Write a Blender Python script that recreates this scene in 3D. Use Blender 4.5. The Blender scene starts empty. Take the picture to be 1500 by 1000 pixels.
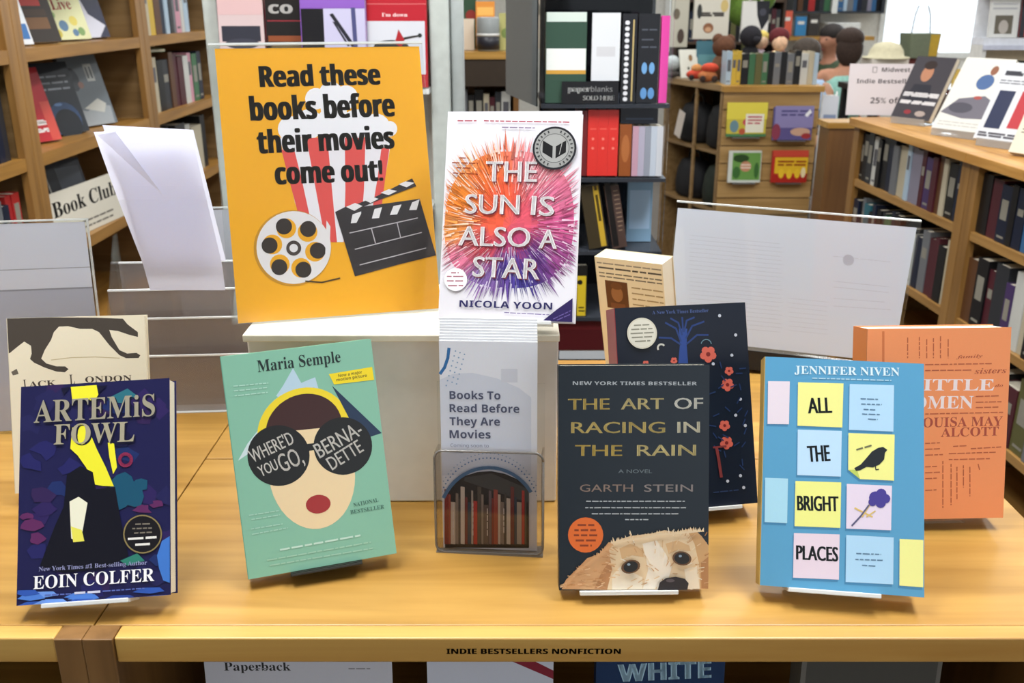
import bpy, bmesh, math, random
from mathutils import Vector, Matrix, Euler
R = math.radians
sc = bpy.context.scene
COL = sc.collection
# ------------------------------------------------------------------ camera
CAM_Z, TILT, TABLE = 1.4465, 19.65, 0.95
cd = bpy.data.cameras.new('camera'); cd.sensor_width = 36.0; cd.lens = 33.6; cd.clip_start = 0.02; cd.clip_end = 200
cam = bpy.data.objects.new('camera', cd); COL.objects.link(cam)
cam.location = (0, 0, CAM_Z); cam.rotation_euler = (R(90 - TILT), 0, 0)
cd.dof.use_dof = True; cd.dof.focus_distance = 0.92; cd.dof.aperture_fstop = 12
sc.camera = cam
# ------------------------------------------------------------------ world and exposure
w = bpy.data.worlds.new('daylight'); sc.world = w; w.use_nodes = True
wb = w.node_tree.nodes['Background']; wb.inputs[0].default_value = (0.86, 0.93, 1.0, 1); wb.inputs[1].default_value = 2.0
sc.view_settings.view_transform = 'Standard'; sc.view_settings.look = 'None'
sc.cycles.transparent_max_bounces = 40
sc.view_settings.exposure = 0.0; sc.view_settings.gamma = 1.0; sc.view_settings.use_curve_mapping = False
# ------------------------------------------------------------------ lights: ceiling troffers and the daylight of the far windows
def area(name, loc, rot, sx, sy, power, col):
    d = bpy.data.lights.new(name, 'AREA'); d.shape = 'RECTANGLE'; d.size = sx; d.size_y = sy; d.energy = power; d.color = col
    o = bpy.data.objects.new(name, d); COL.objects.link(o); o.location = loc; o.rotation_euler = [R(a) for a in rot]
    return o
CEIL = 2.9
TROFFERS = [(-0.55, 1.0), (0.75, 1.0), (-0.5, 2.6), (0.9, 2.6), (2.6, 2.6), (-0.5, 5.0), (0.9, 5.0), (2.6, 5.0), (0.9, 7.6), (2.8, 7.6)]
P_ = 40
for x, y in TROFFERS:
    area('troffer_light', (x, y, CEIL - 0.035), (0, 0, 0), 0.55, 1.1, P_ if y < 2 else P_ * .40, (0.94, 0.975, 1.0))
area('window_daylight', (4.45, 9.5, 1.7), (-90, 0, 0), 1.7, 1.5, 120, (0.86, 0.93, 1.0))

# ------------------------------------------------------------------ helpers
def lin(h):
    h = h.lstrip('#')
    return [(((c / 255 + 0.055) / 1.055) ** 2.4 if c > 10 else c / 255 / 12.92) for c in (int(h[i:i + 2], 16) for i in (0, 2, 4))]
MC = {}
def mat(col, rough=0.5, metal=0.0, noise=0.06, scale=40, spec=0.4):
    """plain coloured surface with a slight procedural mottling"""
    key = (col, rough, metal, noise, scale, spec)
    if key in MC: return MC[key]
    m = bpy.data.materials.new('surface_' + col); m.use_nodes = True; nt = m.node_tree; b = nt.nodes['Principled BSDF']
    tc = nt.nodes.new('ShaderNodeTexCoord'); nz = nt.nodes.new('ShaderNodeTexNoise'); nz.inputs['Scale'].default_value = scale
    rp = nt.nodes.new('ShaderNodeValToRGB'); c = lin(col)
    rp.color_ramp.elements[0].position = 0.3; rp.color_ramp.elements[1].position = 0.7
    rp.color_ramp.elements[0].color = [v * (1 - noise) for v in c] + [1]; rp.color_ramp.elements[1].color = [min(1, v * (1 + noise)) for v in c] + [1]
    nt.links.new(tc.outputs['Object'], nz.inputs['Vector']); nt.links.new(nz.outputs['Fac'], rp.inputs['Fac']); nt.links.new(rp.outputs['Color'], b.inputs['Base Color'])
    b.inputs['Roughness'].default_value = rough; b.inputs['Metallic'].default_value = metal; b.inputs['Specular IOR Level'].default_value = spec
    MC[key] = m; return m
def wood(name, dark, light, axis=0, rough=0.38, scale=1.0):
    m = bpy.data.materials.new(name); m.use_nodes = True; nt = m.node_tree; b = nt.nodes['Principled BSDF']
    tc = nt.nodes.new('ShaderNodeTexCoord'); mp = nt.nodes.new('ShaderNodeMapping'); s = [22 * scale] * 3; s[axis] = 1.3 * scale
    mp.inputs['Scale'].default_value = s
    nz = nt.nodes.new('ShaderNodeTexNoise'); nz.inputs['Scale'].default_value = 1.6; nz.inputs['Detail'].default_value = 6; nz.inputs['Distortion'].default_value = 0.6
    rp = nt.nodes.new('ShaderNodeValToRGB'); rp.color_ramp.elements[0].position = 0.32; rp.color_ramp.elements[1].position = 0.68
    rp.color_ramp.elements[0].color = lin(dark) + [1]; rp.color_ramp.elements[1].color = lin(light) + [1]
    n2 = nt.nodes.new('ShaderNodeTexNoise'); n2.inputs['Scale'].default_value = 2.2
    mx = nt.nodes.new('ShaderNodeMix'); mx.data_type = 'RGBA'; mx.blend_type = 'MULTIPLY'; mx.inputs[0].default_value = 0.3
    nt.links.new(tc.outputs['Object'], mp.inputs['Vector']); nt.links.new(mp.outputs['Vector'], nz.inputs['Vector']); nt.links.new(tc.outputs['Object'], n2.inputs['Vector'])
    nt.links.new(nz.outputs['Fac'], rp.inputs['Fac']); nt.links.new(rp.outputs['Color'], mx.inputs[6]); nt.links.new(n2.outputs['Fac'], mx.inputs[7])
    nt.links.new(mx.outputs[2], b.inputs['Base Color'])
    bp = nt.nodes.new('ShaderNodeBump'); bp.inputs['Strength'].default_value = 0.05; nt.links.new(nz.outputs['Fac'], bp.inputs['Height']); nt.links.new(bp.outputs['Normal'], b.inputs['Normal'])
    b.inputs['Roughness'].default_value = rough
    return m
def acrylic(name, tint='#fcfdfd', gloss=0.08, haze=0.0, hz='#c4beb8'):
    """thin clear plastic sheet: see-through with a fresnel sheen"""
    m = bpy.data.materials.new(name); m.use_nodes = True; nt = m.node_tree; nt.nodes.remove(nt.nodes['Principled BSDF']); out = nt.nodes['Material Output']
    tr = nt.nodes.new('ShaderNodeBsdfTransparent'); tr.inputs[0].default_value = lin(tint) + [1]
    gl = nt.nodes.new('ShaderNodeBsdfGlossy'); gl.inputs['Roughness'].default_value = 0.06
    fr = nt.nodes.new('ShaderNodeLayerWeight'); fr.inputs['Blend'].default_value = 0.5
    pw = nt.nodes.new('ShaderNodeMath'); pw.operation = 'POWER'; pw.inputs[1].default_value = 4.0; nt.links.new(fr.outputs['Facing'], pw.inputs[0])
    ad = nt.nodes.new('ShaderNodeMath'); ad.operation = 'MULTIPLY_ADD'; ad.inputs[1].default_value = 0.8; ad.inputs[2].default_value = gloss * 0.3; ad.use_clamp = True
    mx = nt.nodes.new('ShaderNodeMixShader')
    nt.links.new(pw.outputs[0], ad.inputs[0]); nt.links.new(ad.outputs[0], mx.inputs[0]); nt.links.new(tr.outputs[0], mx.inputs[1]); nt.links.new(gl.outputs[0], mx.inputs[2])
    last = mx
    if haze:
        df = nt.nodes.new('ShaderNodeBsdfDiffuse'); df.inputs[0].default_value = lin(hz) + [1]; m2 = nt.nodes.new('ShaderNodeMixShader'); m2.inputs[0].default_value = haze
        nt.links.new(mx.outputs[0], m2.inputs[1]); nt.links.new(df.outputs[0], m2.inputs[2]); last = m2
    nt.links.new(last.outputs[0], out.inputs['Surface'])
    return m
def ink_mat(name, rough, thin=0):
    """printed stock: the ink of every face is stored with the mesh"""
    m = bpy.data.materials.new(name); m.use_nodes = True; nt = m.node_tree; b = nt.nodes['Principled BSDF']
    at = nt.nodes.new('ShaderNodeAttribute'); at.attribute_name = 'ink'
    nz = nt.nodes.new('ShaderNodeTexNoise'); nz.inputs['Scale'].default_value = 60
    mx = nt.nodes.new('ShaderNodeMix'); mx.data_type = 'RGBA'; mx.blend_type = 'MULTIPLY'; mx.inputs[0].default_value = 0.04
    nt.links.new(at.outputs['Color'], mx.inputs[6]); nt.links.new(nz.outputs['Color'], mx.inputs[7]); nt.links.new(mx.outputs[2], b.inputs['Base Color'])
    b.inputs['Roughness'].default_value = rough; b.inputs['Specular IOR Level'].default_value = 0.35
    if thin:
        tl = nt.nodes.new('ShaderNodeBsdfTranslucent'); nt.links.new(mx.outputs[2], tl.inputs[0]); m2 = nt.nodes.new('ShaderNodeMixShader'); m2.inputs[0].default_value = thin
        nt.links.new(b.outputs[0], m2.inputs[1]); nt.links.new(tl.outputs[0], m2.inputs[2]); nt.links.new(m2.outputs[0], nt.nodes['Material Output'].inputs['Surface'])
    return m
INK = ink_mat('printed_cover', 0.36); PAPERINK = ink_mat('printed_paper', 0.6); THIN = ink_mat('thin_translucent_paper', 0.7, 0.5)
OAK = wood('honey_wood', '#a87a32', '#cb9c4e')
EDGEW = wood('pale_wood_edge', '#c48e3e', '#e2b462'); BROWN = wood('brown_wood', '#7a552b', '#9a7040', 2); EDGEG = wood('greyed_wood_edge', '#8f6a33', '#b5935a')
SHELFY = wood('shelf_wood', '#94682e', '#b5843e', 1); SHELFZ = wood('shelf_wood_upright', '#8a6230', '#a87c42', 2); TAN = wood('tan_wood', '#866840', '#a48458'); DKB = mat('#6e4a22', .5)
CLEAR = acrylic('clear_acrylic'); CLEARH = acrylic('hazy_acrylic', '#efebe8', .12, .36, '#a8a09c'); SMOKE = acrylic('smoky_acrylic', '#585c64', .05)
PAGE = None
def page_mat():
    m = bpy.data.materials.new('page_edges'); m.use_nodes = True; nt = m.node_tree; b = nt.nodes['Principled BSDF']
    tc = nt.nodes.new('ShaderNodeTexCoord'); wv = nt.nodes.new('ShaderNodeTexWave'); wv.bands_direction = 'Y'; wv.inputs['Scale'].default_value = 420; wv.inputs['Distortion'].default_value = 1.5
    rp = nt.nodes.new('ShaderNodeValToRGB'); rp.color_ramp.elements[0].color = lin('#cfc5ad') + [1]; rp.color_ramp.elements[1].color = lin('#efe8d6') + [1]
    nt.links.new(tc.outputs['Object'], wv.inputs['Vector']); nt.links.new(wv.outputs['Fac'], rp.inputs['Fac']); nt.links.new(rp.outputs['Color'], b.inputs['Base Color']); b.inputs['Roughness'].default_value = .8
    return m
PAGE = page_mat()
WHITE = mat('#dcdcd8', .45); BLACK = mat('#17171a', .5); METAL = mat('#b8bcc0', .3, .9)

class MB:
    """collects shapes and links them as ONE mesh object"""
    def __init__(s): s.v = []; s.f = []; s.c = []; s.smooth = []
    def add(s, v, f, col=None, smooth=False):
        o = len(s.v); s.v += [tuple(p) for p in v]; s.f += [tuple(i + o for i in q) for q in f]; s.c += [col] * len(f); s.smooth += [smooth] * len(f); return s
    def box(s, x0, x1, y0, y1, z0, z1, col=None):
        return s.add([(x0, y0, z0), (x1, y0, z0), (x1, y1, z0), (x0, y1, z0), (x0, y0, z1), (x1, y0, z1), (x1, y1, z1), (x0, y1, z1)],
                     [(0, 3, 2, 1), (4, 5, 6, 7), (0, 1, 5, 4), (1, 2, 6, 5), (2, 3, 7, 6), (3, 0, 4, 7)], col)
    def prism(s, pts, d0, d1, axis='y', col=None):
        """polygon pts (a,b) extruded from d0 to d1 along axis"""
        n = len(pts)
        mk = {'y': lambda a, b, d: (a, d, b), 'z': lambda a, b, d: (a, b, d), 'x': lambda a, b, d: (d, a, b)}[axis]
        v = [mk(a, b, d0) for a, b in pts] + [mk(a, b, d1) for a, b in pts]
        f = [tuple(range(n)), tuple(range(2 * n - 1, n - 1, -1))] + [(i, i + n, (i + 1) % n + n, (i + 1) % n) for i in range(n)]
        return s.add(v, f, col)
    def tube(s, pts, r, n=8, col=None):
        pts = [Vector(p) for p in pts]; rr = r if isinstance(r, (list, tuple)) else [r] * len(pts); v = []
        for i, p in enumerate(pts):
            d = (pts[min(i + 1, len(pts) - 1)] - pts[max(i - 1, 0)]).normalized(); a = d.orthogonal().normalized(); 
            if i and (a - la).length > 1: a = (la - d * la.dot(d)).normalized()
            la = a; b = d.cross(a)
            v += [p + (a * math.cos(6.28319 * k / n) + b * math.sin(6.28319 * k / n)) * rr[i] for k in range(n)]
        m = len(pts); f = [(i * n + k, i * n + (k + 1) % n, (i + 1) * n + (k + 1) % n, (i + 1) * n + k) for i in range(m - 1) for k in range(n)]
        f += [tuple(range(n - 1, -1, -1)), tuple((m - 1) * n + k for k in range(n))]
        return s.add(v, f, col, True)
    def lathe(s, prof, n=20, c=(0, 0, 0), col=None, sx=1, sy=1):
        v = [(c[0] + r * sx * math.cos(6.28319 * k / n), c[1] + r * sy * math.sin(6.28319 * k / n), c[2] + z) for r, z in prof for k in range(n)]
        m = len(prof); f = [(i * n + k, i * n + (k + 1) % n, (i + 1) * n + (k + 1) % n, (i + 1) * n + k) for i in range(m - 1) for k in range(n)]
        f += [tuple(range(n - 1, -1, -1)), tuple((m - 1) * n + k for k in range(n))]
        return s.add(v, f, col, True)
    def ball(s, c, rx, ry=None, rz=None, n=14, col=None):
        ry = ry or rx; rz = rz or rx
        prof = [(max(math.sin(math.pi * i / 9), 0.02), -math.cos(math.pi * i / 9)) for i in range(10)]
        v = [(c[0] + r * rx * math.cos(6.28319 * k / n), c[1] + r * ry * math.sin(6.28319 * k / n), c[2] + z * rz) for r, z in prof for k in range(n)]
        f = [(i * n + k, i * n + (k + 1) % n, (i + 1) * n + (k + 1) % n, (i + 1) * n + k) for i in range(9) for k in range(n)] + [tuple(range(n - 1, -1, -1)), tuple(9 * n + k for k in range(n))]
        return s.add(v, f, col, True)
    def build(s, name, material, parent=None, label=None, bevel=0, **props):
        me = bpy.data.meshes.new(name); me.from_pydata(s.v, [], s.f); me.materials.append(material)
        me.polygons.foreach_set('use_smooth', s.smooth)
        if any(c is not None for c in s.c):
            ca = me.color_attributes.new('ink', 'FLOAT_COLOR', 'CORNER'); buf = []
            for p, c in zip(me.polygons, s.c):
                buf += (lin(c or 'ffffff') + [1.0]) * p.loop_total
            ca.data.foreach_set('color', buf)
        me.update(); o = bpy.data.objects.new(name, me); COL.objects.link(o)
        if parent: o.parent = parent
        if label: o['label'] = label
        for k, q in props.items(): o[k] = q
        if bevel:
            bv = o.modifiers.new('bevel', 'BEVEL'); bv.width = bevel; bv.segments = 2; bv.limit_method = 'ANGLE'
        return o
def thing(name, label, cat, loc=(0, 0, 0), rz=0, group=None, rot=None):
    o = bpy.data.objects.new(name, None); COL.objects.link(o); o.location = loc; o.empty_display_size = .02
    o.rotation_euler = rot if rot is not None else (0, 0, R(rz)); tag(o, label, cat, group); return o
def tag(o, label, cat, group=None):
    o['label'] = label; o['category'] = cat
    if group: o['group'] = group
    return o
def struct(name, mb, m, parent=None):
    o = mb.build(name, m, parent)
    if not parent: o['kind'] = 'structure'
    return o
def copy_tree(o, parent=None):
    c = o.copy(); COL.objects.link(c)
    if parent: c.parent = parent
    for ch in o.children: copy_tree(ch, c)
    return c
ORD = 'first second third fourth fifth sixth seventh eighth ninth tenth eleventh twelfth thirteenth fourteenth fifteenth sixteenth seventeenth eighteenth nineteenth twentieth'.split()
ORD += ['twenty-' + q for q in ORD[:9]]
CF, SF = math.cos(R(TILT)), math.sin(R(TILT))
def at(px, py, y):
    """point of the shop floor plan at depth y that the photograph shows at (px, py)"""
    u, v = (px - 750) / 1400, (500 - py) / 1400
    k = y / (CF + v * SF); return Vector((u * k, y, CAM_Z + k * (v * CF - SF)))
# lettering -----------------------------------------------------------
FONTS = {'s': (0x1D400, 0x1D41A), 'b': (0x1D5D4, 0x1D5EE), 'i': (0x1D468, 0x1D482), 'm': (0x1D670, 0x1D68A), 'n': (0x1D5A0, 0x1D5BA)}
DIG = {'s': 0x1D7CE, 'b': 0x1D7EC, 'n': 0x1D7E2}
GLY = {}
def glyphs(txt, f):
    key = (txt, f)
    if key in GLY: return GLY[key]
    s = ''
    for ch in txt:
        if f in FONTS and 'A' <= ch <= 'Z': s += chr(FONTS[f][0] + ord(ch) - 65)
        elif f in FONTS and 'a' <= ch <= 'z': s += chr(FONTS[f][1] + ord(ch) - 97)
        elif f in DIG and '0' <= ch <= '9': s += chr(DIG[f] + ord(ch) - 48)
        else: s += ch
    cu = bpy.data.curves.new('lettering', 'FONT'); cu.body = s; cu.resolution_u = 3
    o = bpy.data.objects.new('lettering', cu); me = o.to_mesh()
    v = [(p.co.x, p.co.y) for p in me.vertices]; fc = [tuple(p.vertices) for p in me.polygons]
    o.to_mesh_clear(); bpy.data.objects.remove(o); bpy.data.curves.remove(cu)
    GLY[key] = (v, fc); return GLY[key]
CAPH = {}
def put_text(mb, T, txt, f, x, y, wd, ch, an, col, fat=0):
    """lettering with its baseline start at (x, y), fitted to width wd and capital height ch; T maps (u, v) to 3D"""
    v, fc = glyphs(txt, f)
    if f not in CAPH: CAPH[f] = max(p[1] for p in glyphs('H', f)[0])
    x0 = min(p[0] for p in v); x1 = max(p[0] for p in v); sx = wd / (x1 - x0); sy = ch / CAPH[f]; ca, sa = math.cos(R(an)), math.sin(R(an))
    for du in ((-fat, 0, fat) if fat else (0,)):
        pts = []
        for px, py in v:
            a, b = (px - x0) * sx + du, py * sy; pts.append(T(x + a * ca - b * sa, y + a * sa + b * ca))
        mb.add(pts, fc, col)
def art(items, w, h, lift=1.2e-5, base=0.0):
    """print of one cover as layered ink on the plane y = base (facing -y); lengths in tenths of a millimetre"""
    mb = MB(); y = base; rnd = random.Random(4)
    for it in items:
        y -= lift; k = it[0]
        T = lambda u, v, y=y: (u / 1000, y, v / 1000)
        if k == 'p':
            q = it[2]; pts = []
            for i in range(0, len(q), 2):
                p = T(q[i] / 10, q[i + 1] / 10)
                if not pts or (Vector(p) - Vector(pts[-1])).length > 1e-5: pts.append(p)
            if len(pts) > 2:
                area2 = sum(pts[i][0] * pts[(i + 1) % len(pts)][2] - pts[(i + 1) % len(pts)][0] * pts[i][2] for i in range(len(pts)))
                if area2 < 0: pts.reverse()
                mb.add(pts, [tuple(range(len(pts)))], it[1])
        elif k in 'lb':
            q = [c / 10 for c in it[3]]; hw = it[2] / 2
            step = 2 if k == 'l' else 4
            for i in range(0, len(q) - 3, step):
                a = Vector((q[i], q[i + 1])); b = Vector((q[i + 2], q[i + 3])); d = b - a
                if d.length < 1e-4: continue
                n = Vector((-d.y, d.x)).normalized() * hw
                if k == 'l': e = d.normalized() * hw * .35; a = a - e; b = b + e
                mb.add([T(*(a - n)), T(*(b - n)), T(*(b + n)), T(*(a + n))], [(0, 1, 2, 3)], it[1])
        elif k == 't':
            _, col, txt, f, x, yy, wd, ch, an, fat = it; put_text(mb, T, txt, f, x, yy, wd, ch, an, col, fat)
        elif k == 'burst':
            c, up, rt, dn, lf = [(q[0] / 10, q[1] / 10) for q in it[1:6]]; anc = [((q[0] / 10, q[1] / 10), col) for q, col in it[6]]
            R4 = (rt[0] - c[0], up[1] - c[1], c[0] - lf[0], c[1] - dn[1])
            def colour(u, v):
                sw = 0; r = [0, 0, 0]
                for (a, b), hx in anc:
                    q = 1 / (((u - a) ** 2 + (v - b) ** 2) ** 1.6 + 20); sw += q
                    for i in range(3): r[i] += q * int(hx[2 * i:2 * i + 2], 16)
                j = rnd.uniform(.93, 1.06); return ''.join('%02x' % max(0, min(255, int(v_ / sw * j))) for v_ in r)
            def edge(t, s):
                a, b = math.copysign(abs(math.cos(t)) ** .82, math.cos(t)), math.copysign(abs(math.sin(t)) ** .82, math.sin(t))
                return (c[0] + s * a * (R4[0] if a > 0 else R4[2]), c[1] + s * b * (R4[1] if b > 0 else R4[3]))
            cl = lambda q: (max(-w * 500, min(w * 500, q[0])), max(0, min(h * 1000, q[1])))
            N, M = 60, 9
            for i in range(N):
                for j in range(M):
                    t0, t1, s0, s1 = 6.28319 * i / N, 6.28319 * (i + 1) / N, .82 * j / M, .82 * (j + 1) / M
                    q = [edge(t0, s0), edge(t0, s1), edge(t1, s1), edge(t1, s0)]; m = edge((t0 + t1) / 2, (s0 + s1) / 2)
                    mb.add([T(*cl(p)) for p in (q if j else q[1:] + [q[0]][:1])], [(0, 1, 2, 3)] if j else [(0, 1, 2)], colour(*m))
            for n in range(1200):
                y -= 1e-6; t = rnd.uniform(0, 6.28319); s0 = rnd.uniform(.25, .85); s1 = s0 + rnd.uniform(.12, .38); s1 = min(s1, rnd.uniform(.93, 1.12)); hw = rnd.uniform(.007, .016)
                if s1 <= s0: continue
                m = edge(t, (s0 + s1) / 2); col = colour(*m)
                if rnd.random() < .28: col = ''.join('%02x' % min(255, int(int(col[i:i + 2], 16) * .4 + 150)) for i in (0, 2, 4))
                elif rnd.random() < .3: col = ''.join('%02x' % int(int(col[i:i + 2], 16) * .78) for i in (0, 2, 4))
                mb.add([(q[0] / 1000, y, q[1] / 1000) for q in (cl(edge(t - hw, s0)), cl(edge(t + hw, s0)), cl(edge(t + rnd.uniform(-.02, .02), s1)))], [(0, 1, 2)], col)
    return mb
def pose(p):
    """rotation of a leaning upright sheet: yaw, lean, roll in degrees"""
    M = Matrix.Rotation(R(p[3]), 3, 'Z') @ Matrix.Rotation(-R(p[4]), 3, 'X') @ Matrix.Rotation(R(p[5]), 3, 'Y')
    return M.to_euler()
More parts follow.
